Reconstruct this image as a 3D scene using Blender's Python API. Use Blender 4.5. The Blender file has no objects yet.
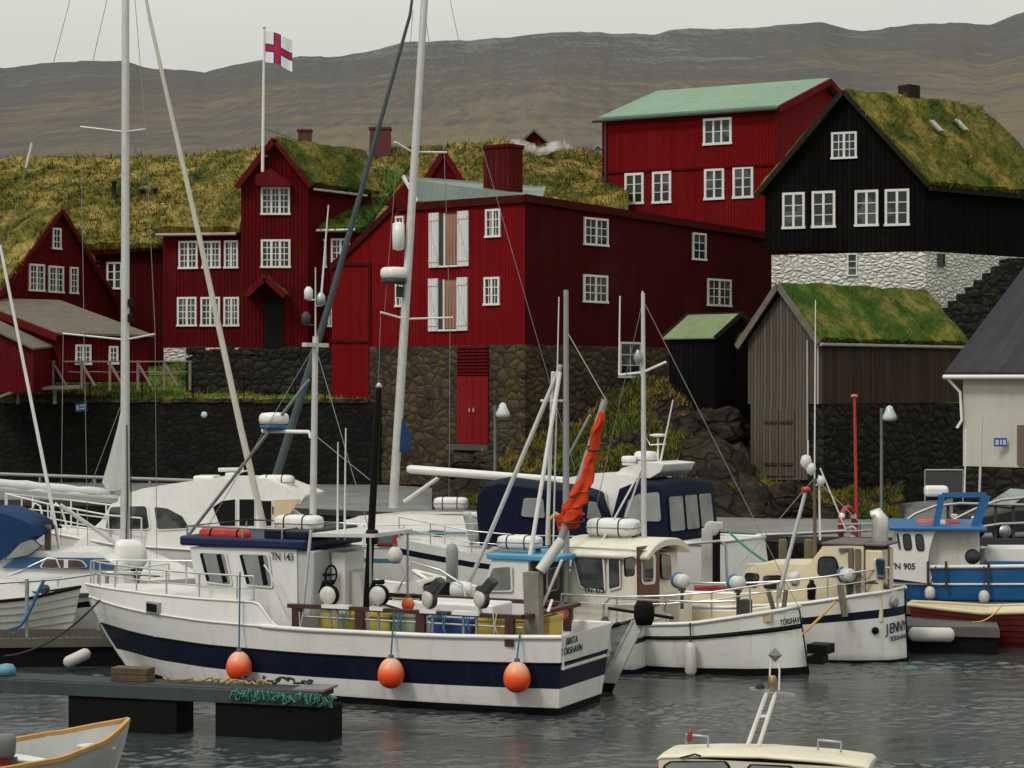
import bpy, math, random
import numpy as np
from mathutils import Vector, Matrix, noise
R = math.radians
random.seed(7)
RNG = np.random.default_rng(11)
F, CX, CY, H = 2100.0, 512.0, 384.0, 6.2     # focal length in pixels, principal point, eye height above the water

# ------------------------------------------------------------------ camera, sky, sun, exposure
sc = bpy.context.scene
cam_data = bpy.data.cameras.new('camera')
cam = bpy.data.objects.new('camera', cam_data)
sc.collection.objects.link(cam)
cam.location = (0, 0, H)
cam.rotation_euler = (R(90), 0, 0)
cam_data.sensor_width = 36.0
cam_data.lens = F * 36.0 / 1024.0
cam_data.clip_start = 0.5
cam_data.clip_end = 9000
sc.camera = cam
sc.view_settings.view_transform = 'Standard'
sc.view_settings.look = 'None'
sc.view_settings.gamma = 1.0
sc.view_settings.exposure = 0.04
sc.cycles.max_bounces = 6
sc.cycles.diffuse_bounces = 3
sc.cycles.glossy_bounces = 3
sc.cycles.transparent_max_bounces = 8
sc.cycles.volume_bounces = 4
sc.cycles.use_denoising = True

SUN_EL, SUN_AZ = R(48), R(-138)               # soft light from behind the camera's left shoulder (azimuth from +Y, clockwise)
world = bpy.data.worlds.new('World')
sc.world = world
world.use_nodes = True
wn = world.node_tree
wn.nodes.clear()
w_out = wn.nodes.new('ShaderNodeOutputWorld')
w_bg = wn.nodes.new('ShaderNodeBackground')
w_sky = wn.nodes.new('ShaderNodeTexSky')
w_sky.sky_type = 'NISHITA'
w_sky.sun_disc = False
w_sky.sun_elevation = SUN_EL
w_sky.sun_rotation = SUN_AZ
w_sky.air_density = 1.0
w_sky.dust_density = 4.0
w_mix = wn.nodes.new('ShaderNodeMix')
w_mix.data_type = 'RGBA'
w_mix.inputs[0].default_value = 0.9           # a closed cloud deck over the clear sky
w_tc = wn.nodes.new('ShaderNodeTexCoord')
w_ns = wn.nodes.new('ShaderNodeTexNoise')
w_ns.inputs['Scale'].default_value = 2.2
w_ns.inputs['Detail'].default_value = 5
w_map = wn.nodes.new('ShaderNodeMapping')
w_map.inputs['Scale'].default_value = (1, 1, 3.5)
w_cr = wn.nodes.new('ShaderNodeValToRGB')
w_cr.color_ramp.elements[0].position = 0.3
w_cr.color_ramp.elements[0].color = (6.9, 7.0, 6.45, 1)
w_cr.color_ramp.elements[1].position = 0.75
w_cr.color_ramp.elements[1].color = (8.3, 8.25, 7.45, 1)
wn.links.new(w_tc.outputs['Generated'], w_map.inputs['Vector'])
wn.links.new(w_map.outputs['Vector'], w_ns.inputs['Vector'])
wn.links.new(w_ns.outputs['Fac'], w_cr.inputs['Fac'])
wn.links.new(w_sky.outputs['Color'], w_mix.inputs[6])
# an overcast sky is brighter overhead than at the horizon
w_sep = wn.nodes.new('ShaderNodeSeparateXYZ')
wn.links.new(w_tc.outputs['Generated'], w_sep.inputs[0])
w_up = wn.nodes.new('ShaderNodeMapRange')
w_up.inputs['From Min'].default_value = 0.0
w_up.inputs['From Max'].default_value = 1.0
w_up.inputs['To Min'].default_value = 0.86
w_up.inputs['To Max'].default_value = 2.3
wn.links.new(w_sep.outputs[2], w_up.inputs['Value'])
w_mul = wn.nodes.new('ShaderNodeVectorMath')
w_mul.operation = 'SCALE'
wn.links.new(w_cr.outputs['Color'], w_mul.inputs[0])
wn.links.new(w_up.outputs[0], w_mul.inputs['Scale'])
wn.links.new(w_mul.outputs[0], w_mix.inputs[7])
wn.links.new(w_mix.outputs[2], w_bg.inputs['Color'])
w_bg.inputs['Strength'].default_value = 0.082
wn.links.new(w_bg.outputs[0], w_out.inputs['Surface'])

sun_data = bpy.data.lights.new('sun', 'SUN')
sun_data.energy = 1.5
sun_data.angle = R(14)
sun_data.color = (1.0, 0.96, 0.9)
sun = bpy.data.objects.new('sun', sun_data)
sc.collection.objects.link(sun)
_sd = Vector((math.sin(SUN_AZ) * math.cos(SUN_EL), math.cos(SUN_AZ) * math.cos(SUN_EL), math.sin(SUN_EL)))
sun.rotation_euler = (-_sd).to_track_quat('-Z', 'Y').to_euler()

# ------------------------------------------------------------------ helpers
UP = Vector((0, 0, 1))
XF = {}                                        # world matrix of every object made here, by name


def W(px, py, Y):
    "the point that stands Y metres away and shows at pixel (px, py)"
    return Vector(((px - CX) / F * Y, Y, H + (CY - py) / F * Y))


def link(o, parent=None):
    sc.collection.objects.link(o)
    if parent is not None:
        o.parent = parent
        XF[o.name] = XF[parent.name].copy()
    else:
        XF[o.name] = o.matrix_basis.copy()
    return o


def tag(o, label=None, cat=None, group=None, kind=None):
    for k, v in (('label', label), ('category', cat), ('group', group), ('kind', kind)):
        if v is not None:
            o[k] = v
    return o


def thing(name, label, cat, loc=(0, 0, 0), rz=0.0, group=None):
    o = bpy.data.objects.new(name, None)
    o.empty_display_size = 0.3
    o.matrix_basis = Matrix.Translation(Vector(loc)) @ Matrix.Rotation(rz, 4, 'Z')
    link(o)
    return tag(o, label, cat, group)


def copy_tree(o, parent=None, M=None):
    c = o.copy()
    sc.collection.objects.link(c)
    if parent is not None:
        c.parent = parent
        XF[c.name] = XF[parent.name].copy()
    else:
        c.matrix_basis = M if M is not None else o.matrix_basis
        XF[c.name] = c.matrix_basis.copy()
    for ch in list(o.children):
        copy_tree(ch, c)
    return c


class MB:
    "collects shapes; build() links them as one mesh object"

    def __init__(s):
        s.v, s.f, s.m, s.sm = [], [], [], []
        s.blocks = []

    def add(s, vs, fs, m=0, smooth=False):
        b = len(s.v)
        s.v.extend(Vector(p) for p in vs)
        for f in fs:
            s.f.append([b + i for i in f])
            s.m.append(m)
            s.sm.append(smooth)
        return s

    def box(s, x0, x1, y0, y1, z0, z1, m=0):
        vs = [(x, y, z) for z in (z0, z1) for y in (y0, y1) for x in (x0, x1)]
        return s.add(vs, [(0, 2, 3, 1), (4, 5, 7, 6), (0, 1, 5, 4), (2, 6, 7, 3), (0, 4, 6, 2), (1, 3, 7, 5)], m)

    def obox(s, c, size, rot=None, m=0):
        c = Vector(c)
        hx, hy, hz = (q / 2 for q in size)
        rot = rot or Matrix.Identity(3)
        vs = [c + rot @ Vector((x, y, z)) for z in (-hz, hz) for y in (-hy, hy) for x in (-hx, hx)]
        return s.add(vs, [(0, 2, 3, 1), (4, 5, 7, 6), (0, 1, 5, 4), (2, 6, 7, 3), (0, 4, 6, 2), (1, 3, 7, 5)], m)

    def bar(s, p0, p1, w, h, m=0, up=UP):
        p0, p1 = Vector(p0), Vector(p1)
        d = (p1 - p0)
        L = d.length
        d.normalize()
        if abs(d.dot(up)) > .98:
            up = Vector((0, 1, 0))
        x = d.cross(up).normalized()
        z = x.cross(d).normalized()
        rot = Matrix((x, d, z)).transposed()
        return s.obox((p0 + p1) / 2, (w, L, h), rot, m)

    def tube(s, p0, p1, r0, r1=None, n=8, m=0, cap=True):
        return s.path([p0, p1], [r0, r0 if r1 is None else r1], n, m, cap)

    def path(s, pts, r, n=6, m=0, cap=True, closed=False):
        pts = [Vector(p) for p in pts]
        k = len(pts)
        rs = r if isinstance(r, (list, tuple)) else [r] * k
        vs, fs = [], []
        prev = None
        for i, p in enumerate(pts):
            a = pts[i - 1] if (i > 0 or closed) else p
            b = pts[(i + 1) % k] if (i < k - 1 or closed) else p
            d = (b - a)
            if d.length < 1e-9:
                d = Vector((0, 0, 1))
            d.normalize()
            if prev is None:
                ref = UP if abs(d.z) < .9 else Vector((1, 0, 0))
                x = d.cross(ref).normalized()
            else:
                x = (prev - d * prev.dot(d))
                if x.length < 1e-6:
                    x = d.cross(UP)
                x.normalize()
            prev = x
            y = d.cross(x)
            for j in range(n):
                t = 2 * math.pi * j / n
                vs.append(p + (x * math.cos(t) + y * math.sin(t)) * rs[i])
        for i in range(k if closed else k - 1):
            i2 = (i + 1) % k
            for j in range(n):
                j2 = (j + 1) % n
                fs.append((i * n + j, i * n + j2, i2 * n + j2, i2 * n + j))
        s.add(vs, fs, m, True)
        if cap and not closed:
            s.add(vs[:n], [tuple(range(n))[::-1]], m)
            s.add(vs[-n:], [tuple(range(n))], m)
        return s

    def prism(s, poly, ext, m=0, m_cap=None):
        poly = [Vector(p) for p in poly]
        ext = Vector(ext)
        n = len(poly)
        vs = poly + [p + ext for p in poly]
        mc = m if m_cap is None else m_cap
        s.add(vs, [tuple(range(n))[::-1], tuple(range(n, 2 * n))], mc)
        s.add(vs, [(i, (i + 1) % n, n + (i + 1) % n, n + i) for i in range(n)], m)
        return s

    def lathe(s, prof, o=(0, 0, 0), axis=(0, 0, 1), n=16, m=0, sx=1.0, smooth=True):
        o, axis = Vector(o), Vector(axis).normalized()
        x = axis.cross(UP if abs(axis.z) < .9 else Vector((1, 0, 0))).normalized()
        y = axis.cross(x)
        vs, fs = [], []
        for r, z in prof:
            for j in range(n):
                t = 2 * math.pi * j / n
                vs.append(o + axis * z + (x * math.cos(t) * sx + y * math.sin(t)) * r)
        for i in range(len(prof) - 1):
            for j in range(n):
                j2 = (j + 1) % n
                fs.append((i * n + j, i * n + j2, (i + 1) * n + j2, (i + 1) * n + j))
        k = len(prof) - 1
        s.add(vs, fs, m, smooth)
        s.add(vs[:n], [tuple(range(n))[::-1]], m)
        s.add(vs[k * n:], [tuple(range(n))], m)
        return s

    def loft(s, rings, m=0, closed=True, cap=True, smooth=True):
        n = len(rings[0])
        vs = [p for r in rings for p in r]
        fs = []
        for i in range(len(rings) - 1):
            for j in range(n if closed else n - 1):
                j2 = (j + 1) % n
                fs.append((i * n + j, i * n + j2, (i + 1) * n + j2, (i + 1) * n + j))
        s.add(vs, fs, m, smooth)
        if cap and closed:
            s.add(rings[0], [tuple(range(n))[::-1]], m)
            s.add(rings[-1], [tuple(range(n))], m)
        return s

    def tris(s, arr, m=0):
        "numpy array (k,3,3) of loose triangles"
        s.blocks.append((np.asarray(arr, dtype=np.float64), m))
        return s

    def build(s, name, mats, parent=None, space='world', bevel=0.0, seg=2, autosmooth=False):
        if not isinstance(mats, (list, tuple)):
            mats = [mats]
        inv = XF[parent.name].inverted() if (parent is not None and space == 'world') else Matrix.Identity(4)
        V = np.array([tuple(p) for p in s.v], dtype=np.float64).reshape(-1, 3)
        loops = [i for f in s.f for i in f]
        tot = [len(f) for f in s.f]
        mi, sm = list(s.m), list(s.sm)
        for arr, m in s.blocks:
            b = len(V)
            k = len(arr)
            V = np.vstack([V, arr.reshape(-1, 3)])
            loops.extend(range(b, b + 3 * k))
            tot.extend([3] * k)
            mi.extend([m] * k)
            sm.extend([False] * k)
        M = np.array(inv)
        V = V @ M[:3, :3].T + M[:3, 3]
        me = bpy.data.meshes.new(name)
        me.vertices.add(len(V))
        me.vertices.foreach_set('co', V.ravel())
        me.loops.add(len(loops))
        me.loops.foreach_set('vertex_index', loops)
        me.polygons.add(len(tot))
        st = np.concatenate([[0], np.cumsum(tot)[:-1]]) if tot else np.array([])
        me.polygons.foreach_set('loop_start', st.astype(int))
        me.polygons.foreach_set('loop_total', tot)
        for mt in mats:
            me.materials.append(mt)
        me.polygons.foreach_set('material_index', mi)
        me.polygons.foreach_set('use_smooth', sm)
        me.update(calc_edges=True)
        me.validate()
        o = bpy.data.objects.new(name, me)
        link(o, parent)
        if bevel:
            md = o.modifiers.new('bevel', 'BEVEL')
            md.width = bevel
            md.segments = seg
            md.limit_method = 'ANGLE'
        return o


def text(s, size, mat, parent, M, space='world', bold=0.0, name='lettering', sx=1.0, align='CENTER'):
    "writing as a thin mesh; M places it: x along the writing, y up, z out of the surface"
    cu = bpy.data.curves.new('t', 'FONT')
    cu.body = s
    cu.size = size
    cu.align_x = align
    cu.align_y = 'CENTER'
    cu.extrude = 0.004
    cu.offset = bold
    cu.resolution_u = 3
    tmp = bpy.data.objects.new('t', cu)
    sc.collection.objects.link(tmp)
    dg = bpy.context.evaluated_depsgraph_get()
    me = bpy.data.meshes.new_from_object(tmp.evaluated_get(dg))
    sc.collection.objects.unlink(tmp)
    bpy.data.objects.remove(tmp)
    inv = XF[parent.name].inverted() if (parent is not None and space == 'world') else Matrix.Identity(4)
    me.transform(inv @ M @ Matrix.Diagonal((sx, 1, 1, 1)))
    me.materials.clear()
    me.materials.append(mat)
    o = bpy.data.objects.new(name, me)
    return link(o, parent)


def frame(o, x, up, n):
    "4x4 matrix from an origin and three axes"
    x, up, n = Vector(x).normalized(), Vector(up).normalized(), Vector(n).normalized()
    return Matrix(((x.x, up.x, n.x, o[0]), (x.y, up.y, n.y, o[1]), (x.z, up.z, n.z, o[2]), (0, 0, 0, 1)))


class Fac:
    "a vertical wall plane through two plan points, each given as (pixel column, distance)"

    def __init__(s, pa, Ya, pb, Yb):
        s.a = Vector(((pa - CX) / F * Ya, Ya))
        s.b = Vector(((pb - CX) / F * Yb, Yb))
        s.set()

    def set(s):
        s.d = (s.b - s.a).normalized()
        n = Vector((s.d.y, -s.d.x))
        if n.dot(-s.a) < 0:
            n = -n
        s.n = n

    @classmethod
    def through(cls, P, d):
        f = cls.__new__(cls)
        f.a = Vector((P[0], P[1]))
        f.b = f.a + Vector((d[0], d[1])).normalized()
        f.set()
        return f

    def hit(s, px, py):
        dx = (px - CX) / F
        den = s.d.x - dx * s.d.y
        u = (dx * s.a.y - s.a.x) / den
        Y = s.a.y + u * s.d.y
        return u, H + (CY - py) / F * Y

    def pt(s, u, z, off=0.0):
        p = s.a + s.d * u + s.n * off
        return Vector((p.x, p.y, z))

    def P(s, px, py, off=0.0):
        u, z = s.hit(px, py)
        return s.pt(u, z, off)

    def right(s):
        "direction along the wall that runs to the right in the picture"
        d = s.d if s.d.x > 0 else -s.d
        return Vector((d.x, d.y, 0))

    @property
    def n3(s):
        return Vector((s.n.x, s.n.y, 0))


# ------------------------------------------------------------------ materials
class G:
    "a small node-graph writer"

    def __init__(s, name):
        s.mat = bpy.data.materials.new(name)
        s.mat.use_nodes = True
        s.nt = s.mat.node_tree
        s.bsdf = s.nt.nodes['Principled BSDF']
        s.out = s.nt.nodes['Material Output']
        s._obj = None

    def n(s, typ, **kw):
        nd = s.nt.nodes.new(typ)
        for k, v in kw.items():
            if k.startswith('_'):
                setattr(nd, k[1:], v)
            else:
                key = k.replace('__', ' ')
                sock = nd.inputs[int(key[1:])] if key[0] == 'i' and key[1:].isdigit() else nd.inputs[key]
                s.put(sock, v)
        return nd

    def put(s, sock, v):
        if hasattr(v, 'is_output') or isinstance(v, bpy.types.NodeSocket):
            s.nt.links.new(v, sock)
        else:
            if isinstance(v, (tuple, list)) and len(v) == 3 and sock.type == 'RGBA':
                v = (*v, 1)
            sock.default_value = v

    @property
    def obj(s):
        if s._obj is None:
            s._tc = s.n('ShaderNodeTexCoord')
            s._obj = s._tc.outputs['Object']
        return s._obj

    def math(s, op, a, b=0.0, c=0.0):
        return s.n('ShaderNodeMath', _operation=op, i0=a, i1=b, i2=c).outputs[0]

    def mix(s, f, a, b, mode='MIX'):
        nd = s.n('ShaderNodeMix', _data_type='RGBA', _blend_type=mode)
        s.put(nd.inputs[0], f)
        s.put(nd.inputs[6], a)
        s.put(nd.inputs[7], b)
        return nd.outputs[2]

    def map(s, scale=(1, 1, 1), vec=None, loc=(0, 0, 0), rot=(0, 0, 0)):
        return s.n('ShaderNodeMapping', Vector=vec or s.obj, Scale=scale, Location=loc, Rotation=rot).outputs[0]

    def noise(s, scale, detail=4, rough=.55, vec=None, dist=0.0):
        return s.n('ShaderNodeTexNoise', Vector=vec or s.obj, Scale=scale, Detail=detail, Roughness=rough, Distortion=dist).outputs['Fac']

    def ramp(s, f, *stops, interp='LINEAR'):
        nd = s.n('ShaderNodeValToRGB', Fac=f)
        cr = nd.color_ramp
        cr.interpolation = interp
        while len(cr.elements) < len(stops):
            cr.elements.new(.5)
        for e, (p, c) in zip(cr.elements, stops):
            e.position = p
            e.color = (c, c, c, 1) if isinstance(c, (int, float)) else (*c, 1)
        return nd.outputs['Color']

    def bump(s, h, strength=.5, dist=.02):
        o = s.n('ShaderNodeBump', Height=h, Strength=strength, Distance=dist).outputs[0]
        s.put(s.bsdf.inputs['Normal'], o)

    def along(s):
        "metres along a wall or roof in the horizontal direction"
        nrm = s.n('ShaderNodeSeparateXYZ', Vector=(s.obj and s._tc.outputs['Normal'])).outputs
        p = s.n('ShaderNodeSeparateXYZ', Vector=s.obj).outputs
        num = s.math('SUBTRACT', s.math('MULTIPLY', p[1], nrm[0]), s.math('MULTIPLY', p[0], nrm[1]))
        ln = s.math('SQRT', s.math('ADD', s.math('MULTIPLY', nrm[0], nrm[0]), s.math('MULTIPLY', nrm[1], nrm[1])))
        return s.math('DIVIDE', num, s.math('MAXIMUM', ln, 0.02)), p

    def set(s, col=None, rough=None, metal=None, spec=None):
        for k, v in (('Base Color', col), ('Roughness', rough), ('Metallic', metal), ('Specular IOR Level', spec)):
            if v is not None:
                s.put(s.bsdf.inputs[k], v)
        return s.mat


MATS = {}


def cached(fn):
    def w(name, *a, **k):
        if name not in MATS:
            MATS[name] = fn(name, *a, **k)
        return MATS[name]
    return w


def mul(c, k):
    return tuple(min(1, x * k) for x in c)


@cached
def paint(name, col, rough=.4, var=.18, scale=1.7, stain=.25, stain_col=(.16, .13, .09), metal=0.0, bump=.0, spec=.5):
    "painted or moulded surface with faint patches and run-off streaks"
    g = G(name)
    a = g.noise(scale, 5, .6)
    c = g.mix(g.ramp(a, (.3, 0), (.75, 1)), mul(col, 1 - var), mul(col, 1 + var * .4))
    if stain:
        st = g.noise(1.0, 5, .65, g.map((5, 5, .55)))
        sp = g.noise(9.0, 3, .6)
        f = g.math('MULTIPLY', g.ramp(st, (.52, 0), (.78, 1)), g.ramp(sp, (.35, .3), (.7, 1)))
        c = g.mix(g.math('MULTIPLY', f, stain), c, stain_col)
    if bump:
        g.bump(g.noise(25, 3), bump, .01)
    return g.set(c, g.ramp(a, (.2, max(.02, rough - .08)), (.8, min(1, rough + .12))), metal, spec)


@cached
def boards(name, col, pitch=.17, var=.3, rough=.8, gap=.12, grain=.25, dark=.25, bump=.7, spec=.07):
    "upright boarding: every board its own shade, a joint between them"
    g = G(name)
    s_, p = g.along()
    q = g.math('DIVIDE', s_, pitch)
    fl = g.math('FLOOR', q)
    fr = g.math('FRACT', q)
    wn_ = g.n('ShaderNodeTexWhiteNoise', _noise_dimensions='1D', W=fl).outputs['Value']
    j = g.math('MINIMUM', fr, g.math('SUBTRACT', 1.0, fr))
    joint = g.ramp(j, (0.0, 0), (gap, 1))
    gr = g.noise(1.0, 5, .7, g.map((9, 9, .5)))
    pat = g.noise(.6, 4, .6)
    f = g.math('ADD', g.math('MULTIPLY', wn_, .6), g.math('MULTIPLY', gr, grain * 2))
    f = g.math('ADD', f, g.math('MULTIPLY', g.math('SUBTRACT', pat, .5), .8))
    c = g.mix(f, mul(col, 1 - var), mul(col, 1 + var))
    # weathering: long run-off streaks and sun-faded areas
    run = g.noise(1.0, 6, .7, g.map((2.2, 2.2, .16)))
    c = g.mix(g.math('MULTIPLY', g.ramp(run, (.5, 0), (.72, 1)), .45), c, mul(col, .45))
    c = g.mix(g.math('MULTIPLY', g.ramp(g.noise(.35, 5, .65, g.map(loc=(5, 2, 7))), (.52, 0), (.7, 1)), .35), c, tuple(v * .9 + .012 for v in mul(col, 1.25)))
    c = g.mix(joint, mul(col, dark), c)
    g.bump(g.math('ADD', g.math('MULTIPLY', joint, 1.0), g.math('MULTIPLY', gr, .25)), bump, .02)
    return g.set(c, rough, spec=spec)


@cached
def stone(name, c1, c2, mortar, scale=1.6, stretch=1.6, bump=1.0, gap=.06, moss=None, rough=.9):
    g = G(name)
    v = g.map((scale, scale, scale * stretch))
    nz = g.n('ShaderNodeTexNoise', Vector=g.obj, Scale=2.2, Detail=3).outputs['Color']
    v2 = g.n('ShaderNodeMix', _data_type='VECTOR', i0=.14, i4=v, i5=nz).outputs[1]
    ed = g.n('ShaderNodeTexVoronoi', _feature='DISTANCE_TO_EDGE', Vector=v2, Scale=1.0).outputs['Distance']
    ce = g.n('ShaderNodeTexVoronoi', _feature='F1', Vector=v2, Scale=1.0)
    cell = g.n('ShaderNodeSeparateColor', Color=ce.outputs['Color']).outputs[0]
    fine = g.noise(9, 5, .7)
    f = g.math('ADD', g.math('MULTIPLY', cell, .7), g.math('MULTIPLY', fine, .4))
    c = g.mix(f, c1, c2)
    if moss:
        c = g.mix(g.ramp(g.noise(.9, 5, .65), (.47, 0), (.68, .85)), c, moss)
    e = g.ramp(ed, (gap * .3, 0), (gap * 2.2, 1))
    c = g.mix(e, mortar, c)
    hgt = g.math('ADD', g.math('MULTIPLY', g.ramp(ed, (0, 0), (.35, 1)), 1.0), g.math('MULTIPLY', fine, .4))
    g.bump(hgt, bump, .09)
    return g.set(c, rough, spec=.2)


@cached
def grassy(name, a, b, c, scale=.5, d=None):
    "turf: patches of straw, olive and green"
    g = G(name)
    n1 = g.noise(scale, 6, .68, dist=.6)
    n2 = g.noise(scale * 5, 4, .7)
    f = g.math('ADD', g.math('MULTIPLY', n1, .72), g.math('MULTIPLY', n2, .28))
    col = g.ramp(f, (.38, a), (.5, b), (.61, c))
    if d:
        col = g.mix(g.ramp(g.noise(scale * 1.7, 4, .6, g.map(loc=(7, 3, 1))), (.53, 0), (.66, .8)), col, d)
    return g.set(col, .9, spec=.1)


@cached
def metal(name, col=(.55, .56, .56), rough=.3, m=1.0):
    g = G(name)
    a = g.noise(6, 4)
    return g.set(g.mix(a, mul(col, .75), col), g.ramp(a, (.3, rough), (.7, rough + .2)), m)


@cached
def glass(name, col=(.015, .018, .02), rough=.06):
    "window glass with a dark room behind"
    g = G(name)
    a = g.noise(1.3, 3)
    g.bump(g.noise(2.5, 2), .08, .02)
    c = g.mix(a, mul(col, .5), mul(col, 1.8))
    cu = g.noise(.9, 2, .5, g.map(loc=(4.3, 1.7, 8.1)))
    c = g.mix(g.ramp(cu, (.54, 0), (.60, .55)), c, mul((.11, .115, .115), 1.0))     # paler patches: curtains behind some panes, sky reflection put into the colour
    return g.set(c, rough, spec=.5)


@cached
def cloth(name, col, rough=.85, var=.25, fold=.5):
    g = G(name)
    a = g.noise(2.5, 5, .6)
    fo = g.noise(1.0, 3, .5, g.map((7, 7, 1.2)))
    g.bump(g.math('ADD', fo, g.math('MULTIPLY', g.noise(60, 2), .1)), fold, .06)
    return g.set(g.mix(a, mul(col, 1 - var), mul(col, 1 + var)), rough, spec=.15)


WHITE = paint('white_gelcoat', (.66, .655, .63), .3, .08, stain=.28)
CREAM = paint('cream_gelcoat', (.60, .53, .36), .4, .14, stain=.42)
IVORY = paint('ivory_gelcoat', (.62, .59, .49), .35, .12, stain=.4)


@cached
def hull_paint(name, col, rough=.32):
    "hull gelcoat: faint patches, run-off streaks, weed and grime along the waterline"
    g = G(name)
    z = g.n('ShaderNodeSeparateXYZ', Vector=g.obj).outputs[2]
    a = g.noise(1.4, 5, .6)
    c = g.mix(g.ramp(a, (.3, 0), (.75, 1)), mul(col, .92), mul(col, 1.03))
    st = g.noise(1.0, 6, .68, g.map((4.5, 4.5, .4)))
    low = g.n('ShaderNodeMapRange', Value=z, i1=1.7, i2=.0, i3=.15, i4=1.0).outputs[0]
    c = g.mix(g.math('MULTIPLY', g.math('MULTIPLY', g.ramp(st, (.52, 0), (.75, 1)), low), .42), c, (.21, .165, .10))
    wob = g.math('ADD', z, g.math('MULTIPLY', g.math('SUBTRACT', g.noise(2.6, 5, .7), .5), .22))
    c = g.mix(g.math('MULTIPLY', g.ramp(wob, (.02, 1), (.20, 0)), .6), c, (.13, .125, .075))
    sc_ = g.noise(1.0, 3, .7, g.map((1.2, 1.2, 16)))
    c = g.mix(g.math('MULTIPLY', g.ramp(sc_, (.66, 0), (.72, 1)), .25), c, (.25, .24, .22))
    return g.set(c, g.ramp(a, (.2, rough), (.8, rough + .15)))


HULL_WHITE = hull_paint('white_hull', (.66, .655, .63))
WHITE_TRIM = paint('white_trim', (.66, .65, .62), .5, .12, stain=.2)
NAVY = paint('navy_band', (.005, .008, .023), .4, .2, stain=.08, spec=.2)
BLACK = paint('black_paint', (.004, .004, .0045), .5, .2, stain=0, spec=.12)
DARKGREY = paint('dark_grey_paint', (.04, .042, .045), .5, .2, stain=.1, spec=.25)
GREY = paint('grey_paint', (.25, .26, .26), .5, .2, stain=.2)
STEEL = metal('galvanised_steel', (.42, .43, .43), .35, .8)
CHROME = metal('stainless_tube', (.72, .72, .70), .22, .9)
ALU = metal('mast_aluminium', (.58, .585, .57), .4, .35)
RUBBER = paint('black_rubber', (.006, .006, .0065), .75, .2, stain=0, spec=.1)
GLASS = glass('window_glass')
GLASS2 = glass('cabin_glass', (.03, .034, .036), .05)
RED = paint('signal_red', (.42, .02, .015), .45, .2, stain=.1)
LETTER = paint('letter_black', (.012, .014, .022), .5, .1, stain=0)
# ------------------------------------------------------------------ water
def make_water():
    g = G('harbour_water')
    b = g.noise(1.0, 3, .6, g.map((10, 20, 1)), .3)
    lane_ = g.n('ShaderNodeTexNoise', Vector=g.map((.07, .36, 1)), Scale=1.0, Detail=3, Roughness=.55, Distortion=.8).outputs['Fac']
    g.bump(g.math('MULTIPLY', b, g.ramp(lane_, (.40, .25), (.58, 1))), 1.0, .007)
    g.bsdf.inputs['IOR'].default_value = 1.33
    m = g.set((.034, .040, .041), g.ramp(lane_, (.40, .03), (.58, .09)), spec=.5)
    rng = np.random.default_rng(5)
    ys = np.concatenate([np.arange(30.5, 50, .055), np.arange(50, 58.01, .1)])
    us = np.linspace(-.275, .275, 430)
    Y = np.repeat(ys[:, None], len(us), 1)
    X = us[None, :] * Y
    Z = np.zeros_like(X)
    for k in range(110):
        lam = .13 * (1.15 / .13) ** rng.uniform(0, 1) ** 1.4
        th = rng.normal(-1.35, .62)
        kx, ky = np.cos(th) * 2 * np.pi / lam, np.sin(th) * 2 * np.pi / lam
        ph = rng.uniform(0, 6.28)
        amp = lam * .0040 * (1.25 if lam < .6 else .7)
        env = .5 + .5 * np.sin(.9 * X * rng.uniform(.3, 1) + .8 * Y * rng.uniform(.3, 1) + k * 2.1)
        Z += amp * env * np.sin(kx * X + ky * Y + ph + .5 * np.sin(.7 * X + .9 * Y + k))
    # calmer and rougher lanes of wind
    lane = .5 + .5 * np.sin(Y * .95 + .12 * X + 1.4 * np.sin(X * .20 + 1.0))
    Z *= .35 + .95 * lane
    edge = np.clip((Y - 30.5) / .5, 0, 1) * np.clip((58 - Y) / 1.0, 0, 1) * np.clip((.275 - np.abs(us[None, :])) / .006, 0, 1)
    Z *= edge
    r_, c_ = Z.shape
    mb = MB()
    mb.v = [tuple(q) for q in np.stack([X, Y, Z], -1).reshape(-1, 3)]
    idx = np.arange(r_ * c_).reshape(r_, c_)
    mb.f = np.stack([idx[:-1, :-1], idx[:-1, 1:], idx[1:, 1:], idx[1:, :-1]], -1).reshape(-1, 4).tolist()
    # still water out to the open fjord, round the ruffled harbour
    b = len(mb.v)
    c0, c1, c2, c3 = idx[0, 0], idx[0, -1], idx[-1, -1], idx[-1, 0]
    mb.v += [(-900, 2, 0), (900, 2, 0), (900, 3000, 0), (-900, 3000, 0)]
    mb.f += [[b, b + 1] + idx[0, ::-1].tolist(), [b + 1, b + 2] + idx[::-1, -1].tolist(), [b + 2, b + 3] + idx[-1].tolist(), [b + 3, b] + idx[:, 0].tolist()]
    mb.m = [0] * len(mb.f)
    mb.sm = [True] * len(mb.f)
    tag(mb.build('water', m), kind='structure')


make_water()

# ------------------------------------------------------------------ quay, town ground, hills
QUAY = paint('quay_concrete', (.17, .17, .165), .85, .35, .5, .3, (.04, .04, .035), bump=.4)
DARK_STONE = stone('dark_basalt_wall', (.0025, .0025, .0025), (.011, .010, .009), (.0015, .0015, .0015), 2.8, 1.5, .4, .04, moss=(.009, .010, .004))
EDGE = [(-70, 79), (-14, 74), (0, 67), (8, 60.6), (20, 59), (60, 55)]


def quay_z(x, y):
    return 1.6 + max(0, y - 60) * .022


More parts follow.
